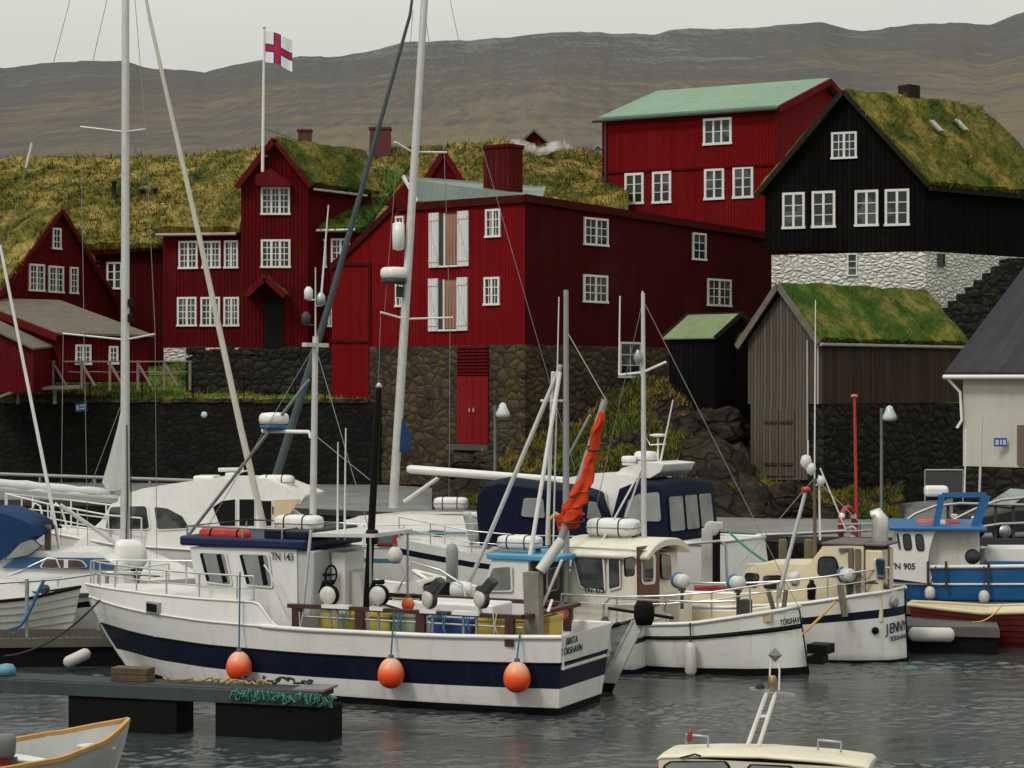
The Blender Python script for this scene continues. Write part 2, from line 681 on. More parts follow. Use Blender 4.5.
mb = MB()
back = [(-70, 96), (-14, 96), (0, 96), (8, 96), (20, 92), (60, 90)]
top = [Vector((x, y, quay_z(x, y))) for x, y in EDGE]
bk = [Vector((x, y, quay_z(x, y))) for x, y in back]
lo = [Vector((p.x, p.y, -2)) for p in top]
n = len(EDGE)
for i in range(n - 1):
    mb.add([top[i], top[i + 1], bk[i + 1], bk[i]], [(0, 1, 2, 3)], 0)
    mb.add([lo[i], lo[i + 1], top[i + 1], top[i]], [(0, 1, 2, 3)], 1)
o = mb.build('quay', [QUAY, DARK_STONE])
tag(o, kind='structure')
# kerb beam along the quay edge
mb = MB()
for i in range(n - 1):
    mb.bar(top[i] + Vector((0, .14, .09)), top[i + 1] + Vector((0, .14, .09)), .26, .18)
tag(mb.build('quay_kerb', DARKGREY), kind='structure')

TURF_G = grassy('bank_grass', (.030, .050, .010), (.075, .085, .018), (.16, .12, .04), .8)


def blades(pts, nrm, length, width, lean=.6, jit=.4):
    "one thin triangle per point"
    k = len(pts)
    L = length * (1 + jit * RNG.uniform(-1, 1, k))[:, None]
    a = RNG.uniform(0, 2 * np.pi, k)
    side = np.stack([np.cos(a), np.sin(a), np.zeros(k)], 1) * width
    le = RNG.normal(0, 1, (k, 3)) * lean
    up = nrm + le
    up /= np.linalg.norm(up, axis=1)[:, None]
    tip = pts + up * L
    return np.stack([pts - side, pts + side, tip], 1)


def fbm(p, sc_, oct=4):
    return noise.fractal(Vector(p) * sc_, .8, 2.1, oct)


# town ground: the rock the houses stand on
def land_z(x, y):
    z = 7.4 + (y - 88) * .16
    if x > 8:
        z += 1.5
    return z


mb = MB()
nx, ny = 70, 30
vs = []
for j in range(ny + 1):
    for i in range(nx + 1):
        x = -60 + 130 * i / nx
        y = 98 + 70 * j / ny
        vs.append((x, y, land_z(x, y) + .4 * fbm((x, y, 0), .2)))
fs = [(j * (nx + 1) + i, j * (nx + 1) + i + 1, (j + 1) * (nx + 1) + i + 1, (j + 1) * (nx + 1) + i) for j in range(ny) for i in range(nx)]
mb.add(vs, fs, 0, True)
tag(mb.build('town_ground', TURF_G), kind='structure')

SIL = [(-500, 62), (-60, 66), (0, 67), (60, 62), (95, 60), (125, 61), (146, 67), (170, 69), (205, 72), (228, 66), (262, 60), (300, 57), (345, 56), (380, 49), (405, 41), (450, 40), (500, 38), (530, 35), (562, 32), (600, 32), (655, 34), (668, 31), (690, 27), (725, 29), (745, 28), (780, 25), (800, 24), (822, 22), (845, 28), (862, 31.5), (875, 31), (890, 27), (910, 24), (950, 23), (992, 24), (1005, 19), (1024, 12), (1080, -6), (1500, -25)]


def interp(tab, x):
    if x <= tab[0][0]:
        return tab[0][1]
    for (a, b), (c, d) in zip(tab, tab[1:]):
        if x <= c:
            return b + (d - b) * (x - a) / (c - a)
    return tab[-1][1]


def make_hills():
    cols = np.arange(-420, 1460, 5.0)
    rows = 190
    Y0, Y1 = 175.0, 1700.0
    vs = []
    for j in range(rows + 1):
        t = j / rows
        Y = Y0 * (Y1 / Y0) ** t
        for px in cols:
            ys = interp(SIL, px) + 1.5 * fbm((px, 0, 1), .035, 5)
            x = (px - CX) / F * Y
            # basalt steps: benches and risers along the slope
            w = t * 7 + 1.5 * fbm((x / Y * 3.0, t * 2.5, 5), 1.3, 4)
            fr = w - math.floor(w)
            step = (fr - (fr ** 3 * (10 + fr * (-15 + 6 * fr)))) / 7 * .32
            g_ = t + step * (1 - t) * 1.0 * math.sin(math.pi * min(1, t * 1.15)) 
            y = 190 + (ys - 190) * (g_ ** .92)
            z = H + (CY - y) / F * Y
            rough = (0.0022 + .0075 * t * (1 - t)) * Y
            z += rough * fbm((x, Y, 3), 9.0 / Y, 5) * (1 if t < .97 else .35)
            vs.append((x, Y, z))
    # far side falls away behind the crest
    for k in (1, 2):
        for i, px in enumerate(cols):
            p = vs[rows * len(cols) + i]
            vs.append((p[0] * (1 + .3 * k), p[1] * (1 + .3 * k), p[2] - 60 * k))
    n_ = len(cols)
    fs = [(j * n_ + i, j * n_ + i + 1, (j + 1) * n_ + i + 1, (j + 1) * n_ + i) for j in range(rows + 2) for i in range(n_ - 1)]
    g = G('moor_and_basalt')
    sep = g.n('ShaderNodeSeparateXYZ', Vector=g.obj).outputs
    h = g.math('DIVIDE', sep[2], 250.0)
    big = g.noise(1.0, 7, .66, g.map((.007, .0007, .006)), .8)
    band = g.noise(1.0, 6, .72, g.map((.035, .003, .05)), .6)
    fine = g.noise(1.0, 7, .8, g.map((.30, .012, .07)), .3)
    f = g.math('ADD', g.math('MULTIPLY', big, .62), g.math('MULTIPLY', band, .34))
    strata = g.noise(1.0, 5, .7, g.map((.009, .0008, .085)), .5)
    f = g.math('ADD', f, g.math('MULTIPLY', g.math('SUBTRACT', strata, .5), .5))
    f = g.math('ADD', f, g.math('MULTIPLY', g.math('SUBTRACT', fine, .5), .75))
    f = g.math('ADD', f, g.math('MULTIPLY', g.math('SUBTRACT', h, .34), .24))
    col = g.ramp(f, (.32, (.150, .120, .078)), (.43, (.125, .108, .080)), (.50, (.092, .085, .073)), (.56, (.084, .082, .077)), (.63, (.068, .068, .068)), (.74, (.125, .124, .121)))
    g.bump(g.math('ADD', band, g.math('MULTIPLY', fine, .6)), .7, 3.0)
    m = g.set(col, .95, spec=.1)
    mb = MB()
    mb.add(vs, fs, 0, True)
    tag(mb.build('hills', m), kind='structure')


make_hills()
# ------------------------------------------------------------------ materials of the old town
RED_BRIGHT = boards('falu_red_boards_bright', (.150, .0034, .0048), .16, .16)
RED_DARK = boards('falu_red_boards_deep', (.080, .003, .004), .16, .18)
RED_SIDE = boards('falu_red_boards_side', (.050, .0022, .003), .16, .2)  # warehouse side turned from the light: its shade is put into the colour
RED_TRIM = paint('red_trim', (.10, .004, .005), .7, .2, stain=.1, spec=.1)
BLACK_WOOD = boards('tarred_black_boards', (.0055, .005, .0046), .2, .35, .75, spec=.03)
GREY_WOOD = boards('weathered_grey_boards', (.082, .070, .056), .15, .4, .9, grain=.4)
BROWN_WOOD = boards('weathered_brown_boards', (.048, .036, .025), .15, .45, .9, grain=.4)
FENCE_WOOD = paint('bare_fence_wood', (.17, .14, .11), .85, .3, 4, .3)
WHITE_WASH = stone('whitewashed_rubble', (.50, .49, .45), (.68, .67, .63), (.30, .285, .25), 4.2, 1.7, .8, .03)
RUBBLE = stone('basalt_rubble_lichen', (.010, .008, .007), (.075, .056, .036), (.022, .017, .012), 2.7, 1.35, .7, .035, (.085, .060, .013))
RUBBLE_DARK = stone('dark_rubble', (.005, .005, .005), (.024, .021, .018), (.004, .0035, .003), 2.6, 1.4, .8, .04, (.028, .028, .012))
TURF_STRAW = grassy('turf_straw', (.022, .036, .005), (.112, .095, .018), (.28, .205, .062), .55)
TURF_MIX = grassy('turf_mixed', (.020, .042, .005), (.085, .086, .013), (.22, .160, .040), .6)
TURF_GREEN = grassy('turf_green', (.014, .048, .004), (.044, .074, .009), (.16, .135, .032), .6)
GREEN_TIN = boards('green_sheet_roof', (.15, .245, .165), .62, .10, .45, .03, .1, .7, .4)
PALE_TIN = boards('pale_green_sheet_roof', (.14, .178, .162), .62, .12, .45, .03, .1, .7, .4)
MOSS_TIN = boards('mossy_green_sheet', (.165, .22, .11), .6, .2, .6, .03, .2, .7, .4)
SLATE = boards('dark_slate_roof', (.033, .034, .037), .35, .2, .7, .04, .2, .6, .4)
TILE_ROOF = paint('lichened_slab_roof', (.115, .098, .070), .9, .35, 2.5, .4, bump=.6)
DARK_TRIM = paint('dark_bargeboard', (.020, .017, .014), .85, .3, 4, .2, spec=.12)
PLASTER = paint('cream_render', (.47, .45, .385), .8, .12, .8, .35)
ORANGE_CURTAIN = paint('terracotta_curtain', (.30, .15, .09), .85, .2, stain=.1)


def quadgrid(A, B, C, D, nu, nv):
    "points on the patch A-B (eave) / D-C (ridge)"
    out = []
    for j in range(nv + 1):
        for i in range(nu + 1):
            u, v = i / nu, j / nv
            out.append((A * (1 - u) + B * u) * (1 - v) + (D * (1 - u) + C * u) * v)
    return out


def turf_slab(mb, A, B, C, D, thick=.28, rough=.12, density=26, blade=.34, width=.035, sag=.1):
    blade, width, density = blade * .72, width * .7, density * 1.7
    "a sod roof: uneven upper skin, hanging edges, and blades of grass"
    nrm = (B - A).cross(D - A).normalized()
    if nrm.z < 0:
        nrm = -nrm
    Lu, Lv = (B - A).length, (D - A).length
    nu, nv = max(4, int(Lu / .35)), max(4, int(Lv / .35))
    base = quadgrid(A, B, C, D, nu, nv)
    topp = []
    for k, p in enumerate(base):
        i, j = k % (nu + 1), k // (nu + 1)
        e = min(i, nu - i, j + 1, nv - j + 1) / 2.0
        hgt = thick * (.75 + .25 * min(1, e)) + rough * fbm(p, .9, 4) + .10 * fbm(p, 2.6, 3)
        topp.append(p + nrm * max(.08, hgt) + Vector((0, 0, -.05 * (j == 0) * abs(fbm(p, 1.5, 2)))))
    w = nu + 1
    fs = [(j * w + i, j * w + i + 1, (j + 1) * w + i + 1, (j + 1) * w + i) for j in range(nv) for i in range(nu)]
    mb.add(topp, fs, 0, True)
    rim = [i for i in range(w)] + [j * w + nu for j in range(1, nv + 1)] + [nv * w + i for i in range(nu - 1, -1, -1)] + [j * w for j in range(nv - 1, 0, -1)]
    vs = [topp[i] for i in rim] + [base[i] for i in rim]
    m = len(rim)
    mb.add(vs, [(i, (i + 1) % m, m + (i + 1) % m, m + i) for i in range(m)], 0)
    # blades
    k = int(Lu * ((B - A).length + (C - D).length) / 2 / Lu * Lv * density)
    uu, vv = RNG.uniform(0, 1, k), RNG.uniform(0, 1, k)
    T = np.array([tuple(p) for p in topp]).reshape(nv + 1, nu + 1, 3)
    fi, fj = uu * nu, vv * nv
    i0, j0 = np.minimum(fi.astype(int), nu - 1), np.minimum(fj.astype(int), nv - 1)
    du, dv = (fi - i0)[:, None], (fj - j0)[:, None]
    P = (T[j0, i0] * (1 - du) + T[j0, i0 + 1] * du) * (1 - dv) + (T[j0 + 1, i0] * (1 - du) + T[j0 + 1, i0 + 1] * du) * dv
    clump = np.array([.45 + 1.5 * abs(fbm(tuple(p), 1.1, 3)) for p in P])
    down = np.array((A - D).normalized())
    up = np.tile(np.array(nrm) * .55 + np.array([0, 0, .2]) + down * .45, (k, 1))
    t = blades(P - np.array(nrm) * .03, up, blade, width, .42)
    t[:, 2] = t[:, 0] + (t[:, 2] - t[:, 0]) * clump[:, None]
    mb.tris(t)
    # grass hanging over the eave and gable edges
    for (a, b, dens) in ((0, w - 1, 26), (0, nv * w, 10), (w - 1, nv * w + w - 1, 10)):
        pa, pb = np.array(base[a] + nrm * thick * .7), np.array(base[b] + nrm * thick * .7)
        kk = int(np.linalg.norm(pb - pa) * dens)
        s_ = RNG.uniform(0, 1, kk)[:, None]
        pp = pa * (1 - s_) + pb * s_ + RNG.normal(0, .05, (kk, 3))
        out = np.array((A - D).normalized()) if a == 0 and b == w - 1 else np.array(((pa + pb) / 2 - np.array((A + B + C + D) / 4)))
        out = out / np.linalg.norm(out)
        mb.tris(blades(pp, np.tile(out * .8 + np.array([0, 0, -.25]), (kk, 1)), blade * .8, width, .5))


def window(parent, fac, x0, y0, x1, y1, leaves=2, cols=2, rows=4, mat=None, off=.0, bw=.085, gl=None):
    "a white wooden window: outer frame, casements, glazing bars (frame) and its panes (child)"
    ym = (y0 + y1) / 2
    ua, ub = fac.hit(x0, ym)[0], fac.hit(x1, ym)[0]
    if (fac.d.x < 0):
        pass
    xm = (x0 + x1) / 2
    z1, z0 = fac.hit(xm, y0)[1], fac.hit(xm, y1)[1]
    u0, u1 = min(ua, ub), max(ua, ub)
    mb = MB()
    d3, n3 = Vector((fac.d.x, fac.d.y, 0)), fac.n3
    rot = Matrix((d3, n3, UP)).transposed()

    def piece(a, b, c, d, depth, o):
        mb.obox(fac.pt((a + b) / 2, (c + d) / 2, off + o), (b - a, depth, d - c), rot)
    e = .002
    piece(u0, u1, z1 - bw, z1, .09, .02)
    piece(u0 - .03, u1 + .03, z0, z0 + bw, .12, .025)
    piece(u0, u0 + bw, z0 + bw, z1 - bw, .088, .02)
    piece(u1 - bw, u1, z0 + bw, z1 - bw, .088, .02)
    iu0, iu1, iz0, iz1 = u0 + bw, u1 - bw, z0 + bw, z1 - bw
    lw = (iu1 - iu0) / leaves
    for k in range(1, leaves):
        piece(iu0 + lw * k - .05, iu0 + lw * k + .05, iz0, iz1, .08, .018)
    for k in range(leaves):
        for c in range(1, cols):
            x = iu0 + lw * k + lw * c / cols
            piece(x - .017, x + .017, iz0, iz1, .05, .012)
    for r_ in range(1, rows):
        z = iz0 + (iz1 - iz0) * r_ / rows
        piece(iu0, iu1, z - .017, z + .017, .046, .0105)
    f = mb.build('window', mat or WHITE_TRIM, parent)
    g = MB()
    g.obox(fac.pt((u0 + u1) / 2, (z0 + z1) / 2, off + .002), (iu1 - iu0, .03, iz1 - iz0), rot)
    g.build('pane', gl or GLASS, f)
    return f


def wall_prism(name, mat, parent, fac, px, depth, **k):
    "front outline traced on the facade plane, carried back through the house"
    mb = MB()
    mb.prism([fac.P(x, y) for x, y in px], depth)
    return mb.build(name, mat, parent, **k)


def house(name, label, fac, px, py, cat='house', group=None):
    p = fac.P(px, py)
    a = math.atan2(fac.right().y, fac.right().x)
    return thing(name, label, cat, p, a, group)


def edge_bars(mb, pts, w, h, off=Vector((0, 0, 0))):
    for a, b in zip(pts, pts[1:]):
        mb.bar(a + off, b + off, w, h)


TH = 'red houses on the point'

# ================================================================== red warehouse in the middle
FW = Fac(525, 80, 332, 86.5)                 # gable side with the loading doors
perp = Vector((6.5, 7.7)).normalized()
FS = Fac.through((FW.a.x, FW.a.y), perp)      # long side running away to the right
DEP = Vector((perp.x, perp.y, 0))
LEFT = Vector((FW.d.x, FW.d.y, 0))
wh = house('red_warehouse', 'deep red boarded warehouse with white loading door shutters standing on a rubble stone base', FW, 525, 344, 'warehouse')
zt, zb = 13.38, 7.72
Lside = 18.5
pc, pl = FW.pt(0, 0), FW.pt(FW.hit(398, 300)[0], 0)
mb = MB()
ul = FW.hit(398, 300)[0]
c0, c1 = FW.pt(0, zb), FW.pt(ul, zb)
c2, c3 = c1 + DEP * Lside, c0 + DEP * Lside
tops = [c0 + UP * (zt - zb), c1 + UP * (zt - zb), c2 + UP * (zt - zb - .6), c3 + UP * (zt - zb - .6)]
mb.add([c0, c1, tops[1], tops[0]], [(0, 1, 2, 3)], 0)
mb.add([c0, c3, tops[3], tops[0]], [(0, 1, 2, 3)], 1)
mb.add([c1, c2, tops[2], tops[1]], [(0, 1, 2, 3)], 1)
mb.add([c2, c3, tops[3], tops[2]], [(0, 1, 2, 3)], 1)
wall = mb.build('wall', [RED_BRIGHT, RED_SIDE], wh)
# left bay under the slope
mb = MB()
e = -.004
bay = [(332, 400), (332, 263), (398, 203), (398, 400)]
mb.prism([FW.P(x, y, .01) for x, y in bay], DEP * 9)
mb.build('gable_bay', RED_BRIGHT, wh)
# stone base below the boards
mb = MB()
zs = 2.2
u371 = FW.hit(371, 400)[0]
b = [FW.pt(.03, zs, .06), FW.pt(u371, zs, .06), FW.pt(u371, zs) + DEP * 8, FS.pt(Lside, zs, .06)]
b = [FW.pt(0, zs, .08) - LEFT * .08, FW.pt(u371, zs, .08), FW.pt(u371, zs, 0) + DEP * 9, FW.pt(0, zs, 0) + DEP * Lside - LEFT * .08]
mb.prism(b, Vector((0, 0, zb - zs - .01)))
mb.build('stone_base', RUBBLE, wh)
# fascia bands along the wall heads
mb = MB()
edge_bars(mb, [FW.pt(ul - .05, zt - .12, .07), FW.pt(-.08, zt - .12, .07)], .12, .30)
mb.bar(FS.pt(-.06, zt - .1, .07), FS.pt(Lside, zt - .7, .07), .12, .30)
mb.bar(FW.P(332, 268, .07), FW.P(398, 204, .07), .12, .26)
mb.bar(FW.P(371, 264, .06), FW.P(332, 264, .06), .05, .12)
mb.bar(FW.P(371, 341.5, .05), FW.P(332, 341.5, .05), .05, .10)
mb.bar(FW.P(371, 262, .05), FW.P(371, 400, .05), .10, .05)
mb.build('fascia', paint('dark_red_fascia', (.048, .003, .0035), .7, .2, stain=.1, spec=.08), wh)
# flat felt roof and the raised sheet-metal gable
mb = MB()
mb.add([t + UP * .03 + DEP * .15 for t in tops[:2]] + [tops[2] + UP * .03, tops[3] + UP * .03], [(0, 1, 2, 3)])
mb.build('flat_roof', SLATE, wh)
mb = MB()
q = [FW.pt(FW.hit(414, 203)[0], zt + .04, -.25), W(403, 178, 84.6), W(546, 188.5, 89.5), FS.pt(FS.hit(549, 198)[0], zt + .02, -.3)]
q = [q[0], q[3], q[2], q[1]]
mb.prism(q, Vector((0, 0, .08)))
mb.build('roof', PALE_TIN, wh)
mb = MB()
mb.bar(FW.pt(FW.hit(414, 203)[0], zt + .1, -.2), W(403, 178, 84.4) + UP * .08, .06, .13)
mb.build('bargeboard', WHITE_TRIM, wh)
mb = MB()
tri = [FW.P(378, 205, -.3), FW.P(403, 179, -.3), FW.P(414, 203, -.3)]
mb.prism(tri, DEP * 6)
mb.build('upper_gable', RED_DARK, wh)
mb = MB()
cb = W(503, 197, 84.0)
half = .69
rotc = Matrix.Rotation(math.atan2(FW.right().y, FW.right().x), 3, 'Z')
mb.obox((cb.x, cb.y, 14.3), (1.32, .9, 2.9), rotc)
mb.obox((cb.x, cb.y, 15.66), (1.42, 1.0, .14), rotc)
mb.build('chimney', boards('chimney_red', (.075, .006, .006), .3, .15), wh, bevel=.02)
for a in [(583.5, 218, 607.5, 246, 2, 2, 3), (583, 275, 607, 303, 2, 2, 3), (707, 279, 730.5, 306.5, 2, 2, 3), (692, 233, 705.5, 260.5, 1, 2, 3)]:
    window(wh, FS, *a)
for a in [(486, 209, 501, 237.5, 2, 2, 3), (484.5, 277, 500, 305.5, 2, 2, 3), (396, 216, 404.5, 246, 1, 2, 3), (396, 280, 409, 307, 2, 2, 3)]:
    window(wh, FW, *a)
# tall window low in the stone side
window(wh, Fac.through((FS.pt(0, 0, .1).x, FS.pt(0, 0, .1).y), perp), 619, 342, 640.5, 378, 1, 2, 3)
# loading doors
for (x0, y0, x1, y1) in ((430, 212, 469.5, 267), (429.5, 278, 468.5, 331)):
    mb = MB()
    u0, u1 = sorted((FW.hit(x0, y0)[0], FW.hit(x1, y0)[0]))
    zz1, zz0 = FW.hit((x0 + x1) / 2, y0)[1], FW.hit((x0 + x1) / 2, y1)[1]
    rot = Matrix((Vector((FW.d.x, FW.d.y, 0)), FW.n3, UP)).transposed()
    w = u1 - u0
    # u grows to the left in the picture
    rs = (u0, u0 + w * .27)
    ls = (u1 - w * .25, u1)
    op = (rs[1] + .01, ls[0] - .01)
    mb.obox(FW.pt((op[0] + op[1]) / 2, (zz0 + zz1) / 2, .004), (op[1] - op[0], .03, zz1 - zz0 - .1), rot)
    door = mb.build('loading_door', DARKGREY, wh)
    for k, (a, b_) in enumerate((rs, ls)):
        s_ = MB()
        s_.obox(FW.pt((a + b_) / 2, (zz0 + zz1) / 2, .06), (b_ - a, .06, zz1 - zz0), rot)
        for f in (.12, .88):
            s_.obox(FW.pt((a + b_) / 2, zz0 + (zz1 - zz0) * f, .10), (b_ - a - .03, .03, .10), rot)
        s_.bar(FW.pt(a + .05, zz0 + (zz1 - zz0) * .15, .10), FW.pt(b_ - .05, zz0 + (zz1 - zz0) * .85, .10), .07, .025)
        s_.build('shutter', boards('white_shutter_boards', (.60, .61, .60), .13, .08, .5, .1, .1, .6), door)
    c_ = MB()
    a0, a1 = op[0] + .02, op[0] + (op[1] - op[0]) * .68
    rings = []
    for k in range(13):
        u = a0 + (a1 - a0) * k / 12
        rings.append([FW.pt(u, zz0 + .1, .03 + .02 * math.sin(k * 2.1)), FW.pt(u, zz1 - .1, .03 + .015 * math.sin(k * 2.1))])
    c_.loft(rings, closed=False)
    c_.build('curtain', ORANGE_CURTAIN, door)
    t_ = MB()
    t_.bar(FW.pt(a1 + .04, zz0 + .05, .045), FW.pt(a1 + .04, zz1 - .05, .045), .07, .04)
    t_.bar(FW.pt(op[0], zz0 + .03, .05), FW.pt(op[1], zz0 + .03, .05), .08, .07)
    t_.build('door_frame', WHITE_TRIM, door)
# tall red door in the base
mb = MB()
FWs = Fac.through((FW.pt(0, 0, .08).x, FW.pt(0, 0, .08).y), (FW.d.x, FW.d.y))
u0, u1 = sorted((FWs.hit(458, 400)[0], FWs.hit(489, 400)[0]))
zt_, zm_, zb_ = FWs.hit(473, 346)[1], FWs.hit(473, 376)[1], FWs.hit(473, 444)[1]
um = (u0 + u1) / 2
for k in range(9):
    z = zm_ + (zt_ - zm_) * (k + .5) / 9
    mb.obox(FWs.pt(um, z, .04), (u1 - u0, .05, .1), rot @ Matrix.Rotation(.5, 3, 'X'))
mb.obox(FWs.pt(um, (zm_ + zt_) / 2, .01), (u1 - u0, .04, zt_ - zm_), rot)
lou = mb.build('louvre', RED_DARK, wh)
for a, b_ in ((u0, um - .01), (um + .01, u1)):
    mb = MB()
    mb.obox(FWs.pt((a + b_) / 2, (zb_ + zm_) / 2, .03), (b_ - a, .08, zm_ - zb_ - .02), rot)
    dr = mb.build('door', boards('red_door_boards', (.19, .010, .011), .11, .12), wh)
    h_ = MB()
    h_.obox(FWs.pt(a + .09 if a > u0 else b_ - .09, (zb_ + zm_) / 2, .1), (.05, .06, .16), rot)
    h_.build('handle', CHROME, dr)
mb = MB()
mb.obox(FWs.pt(um, zb_ - .12, .15), (u1 - u0 + .5, .5, .22), rot)
mb.build('doorstep', paint('step_stone', (.06, .055, .048), .9, .3, stain=.3), wh)

# ================================================================== upper red building with the green roof
F1 = Fac(775, 100, 602, 104.5)
d1 = Vector((-F1.d.y, F1.d.x)) if Vector((-F1.d.y, F1.d.x)).y > 0 else Vector((F1.d.y, -F1.d.x))
G1 = Fac.through((F1.a.x, F1.a.y), d1)
D1 = Vector((d1.x, d1.y, 0))
ub = house('red_boarded_hall', 'tall bright red hall under a green sheet metal roof behind the warehouse', F1, 775, 240, 'house')
zE, zG, zR = 19.35, 8.6, 21.35
Lf = (F1.b - F1.a).length
Wg = 13.0
L1 = Vector((F1.d.x, F1.d.y, 0))
mb = MB()
g0 = F1.pt(0, zG)
prof = [g0, F1.pt(0, zE), F1.pt(0, zR) + D1 * Wg / 2, F1.pt(0, zE) + D1 * Wg, g0 + D1 * Wg]
mb.prism(prof, L1 * Lf, 0)
mb.build('wall', RED_BRIGHT, ub)
mb = MB()
ov = .35
for sgn in (0, 1):
    e0 = F1.pt(-ov, zE - .02) + D1 * (-.35 if not sgn else Wg + .35)
    r0 = F1.pt(-ov, zR + .14) + D1 * (Wg / 2)
    e1, r1 = e0 + L1 * (Lf + ov + .06), r0 + L1 * (Lf + ov + .06)
    mb.prism([e0, e1, r1, r0], Vector((0, 0, .1)))
mb.build('roof', GREEN_TIN, ub)
mb = MB()
for o_ in (-ov - .03,):
    e0 = F1.pt(o_, zE - .12) + D1 * (-.38)
    r0 = F1.pt(o_, zR + .03) + D1 * (Wg / 2)
    e1 = F1.pt(o_, zE - .12) + D1 * (Wg + .38)
    mb.bar(e0, r0, .06, .32)
    mb.bar(r0, e1, .06, .32)
mb.build('bargeboard', RED_BRIGHT, ub)
mb = MB()
mb.tube(F1.pt(-.3, zE - .12, .43), F1.pt(Lf + .3, zE - .12, .43), .075, n=8)
mb.tube(F1.pt(Lf - .25, zE - .15, .1), F1.pt(Lf - .25, zG, .1), .06, n=8)
mb.build('gutter', DARKGREY, ub)
mb = MB()
mb.bar(F1.P(602, 173, .04), F1.P(775, 164.5, .04), .06, .12)
mb.build('belt_board', RED_DARK, ub)
for a in [(703.5, 118, 732, 145, 3, 1, 2), (625, 173, 644, 204.5, 2, 1, 3), (652.5, 171.5, 671.5, 203.5, 2, 1, 3), (704.5, 168.5, 724.5, 200, 2, 1, 3), (733, 166.5, 753.5, 198.5, 2, 1, 3)]:
    window(ub, F1, *a, bw=.12)

# ================================================================== black house with the turf roof
F2 = Fac(925, 85, 762, 87.6)
ang = R(40)
d2 = Vector((math.cos(ang), math.sin(ang)))
S2 = Fac.through((F2.a.x, F2.a.y), d2)
D2 = Vector((d2.x, d2.y, 0))
bh = house('black_tarred_house', 'black tarred timber house with grassy roof on a whitewashed stone basement', F2, 925, 290, 'house')
L2 = 8.6
mb = MB()
mb.prism([F2.P(x, y) for x, y in ((925, 251), (925, 185), (845, 97), (765, 190), (765, 251))], D2 * L2)
mb.build('wall', BLACK_WOOD, bh)
mb = MB()
zf = F2.hit(925, 251)[1] - .02
zg = 7.0
uu = F2.hit(772, 251)[0]
q = [F2.pt(-.05, zg, .08), F2.pt(uu, zg, .08), F2.pt(uu, zg) + D2 * L2, S2.pt(L2, zg, .08)]
mb.prism(q, Vector((0, 0, zf - zg)))
mb.build('stone_base', WHITE_WASH, bh)
A = S2.pt(-.35, 0) ; 
eR0 = F2.P(931, 186, .35); pk0 = F2.P(845, 93, .35); eL0 = F2.P(758, 196, .35)
roofp = MB()
turf_slab(roofp, eR0, eR0 + D2 * (L2 + .7), pk0 + D2 * (L2 + .2), pk0, .3, .14, 55, .36, .03)
turf_slab(roofp, eL0 + D2 * (L2 + .7), eL0, pk0, pk0 + D2 * (L2 + .2), .22, .05, 20, .2, .03)
rf = roofp.build('roof', TURF_MIX, bh)
mb = MB()
mb.bar(eR0 - UP * .03, pk0 + UP * .04, .08, .2)
mb.bar(eL0 - UP * .03, pk0 + UP * .04, .08, .2)
mb.bar(eR0 - UP * .1, eR0 - UP * .1 + D2 * (L2 + .8), .08, .22)
mb.build('bargeboard', DARK_TRIM, bh)
mb = MB()
cpos = pk0 + D2 * 4.2
mb.obox(cpos + UP * .15, (.72, .62, 1.0), Matrix.Rotation(ang, 3, 'Z'))
mb.build('chimney', DARK_TRIM, bh, bevel=.03)
for fx, fy in ((930, 133), (955, 132)):
    mb = MB()
    nrm = (D2.cross(pk0 - eR0)).normalized()
    nrm = nrm if nrm.z > 0 else -nrm
    # where the line of sight meets the slope
    dr = (W(fx, fy, 1) - Vector((0, 0, H)))
    t = (eR0 - Vector((0, 0, H))).dot(nrm) / dr.dot(nrm)
    p = Vector((0, 0, H)) + dr * t + nrm * .42
    up_ = (pk0 - eR0).normalized()
    rr = Matrix((D2, up_, nrm)).transposed()
    mb.obox(p, (.30, .62, .09), rr)
    mb.build('skylight', paint('skylight_grey', (.30, .31, .31), .4), bh)
for a in [(831.5, 132, 857, 159, 2, 2, 3)]:
    window(bh, F2, *a)
for a in [(782.5, 192.5, 805, 229, 2, 1, 3), (812, 191, 835.5, 228, 2, 1, 3), (855, 190, 878.5, 226.5, 2, 1, 3), (885, 189, 909.5, 226, 2, 1, 3)]:
    window(bh, F2, *a, bw=.1)
F2b = Fac.through((F2.pt(0, 0, .08).x, F2.pt(0, 0, .08).y), (F2.d.x, F2.d.y))
S2b = Fac.through((S2.pt(0, 0, .09).x, S2.pt(0, 0, .09).y), d2)
window(bh, F2b, 847.5, 253.5, 857.5, 276, 1, 1, 3, bw=.05)
window(bh, S2b, 937.5, 254, 944, 266, 1, 1, 1, mat=DARKGREY, bw=.04)

# ================================================================== grey shed with the green turf roof
F3 = Fac(822, 72, 748, 74.6)
d3 = Vector((.717, .697))
S3 = Fac.through((F3.a.x, F3.a.y), d3)
D3 = Vector((d3.x, d3.y, 0))
gs = house('boathouse_shed', 'weathered grey wooden shed with bright green turf roof below the black house', F3, 822, 480, 'shed')
L3 = 8.6
mb = MB()
mb.prism([F3.P(x, y) for x, y in ((822, 404), (822, 338), (783, 291), (748, 340), (748, 404))], D3 * L3, 1, 0)
mb.build('wall', [GREY_WOOD, BROWN_WOOD], gs)
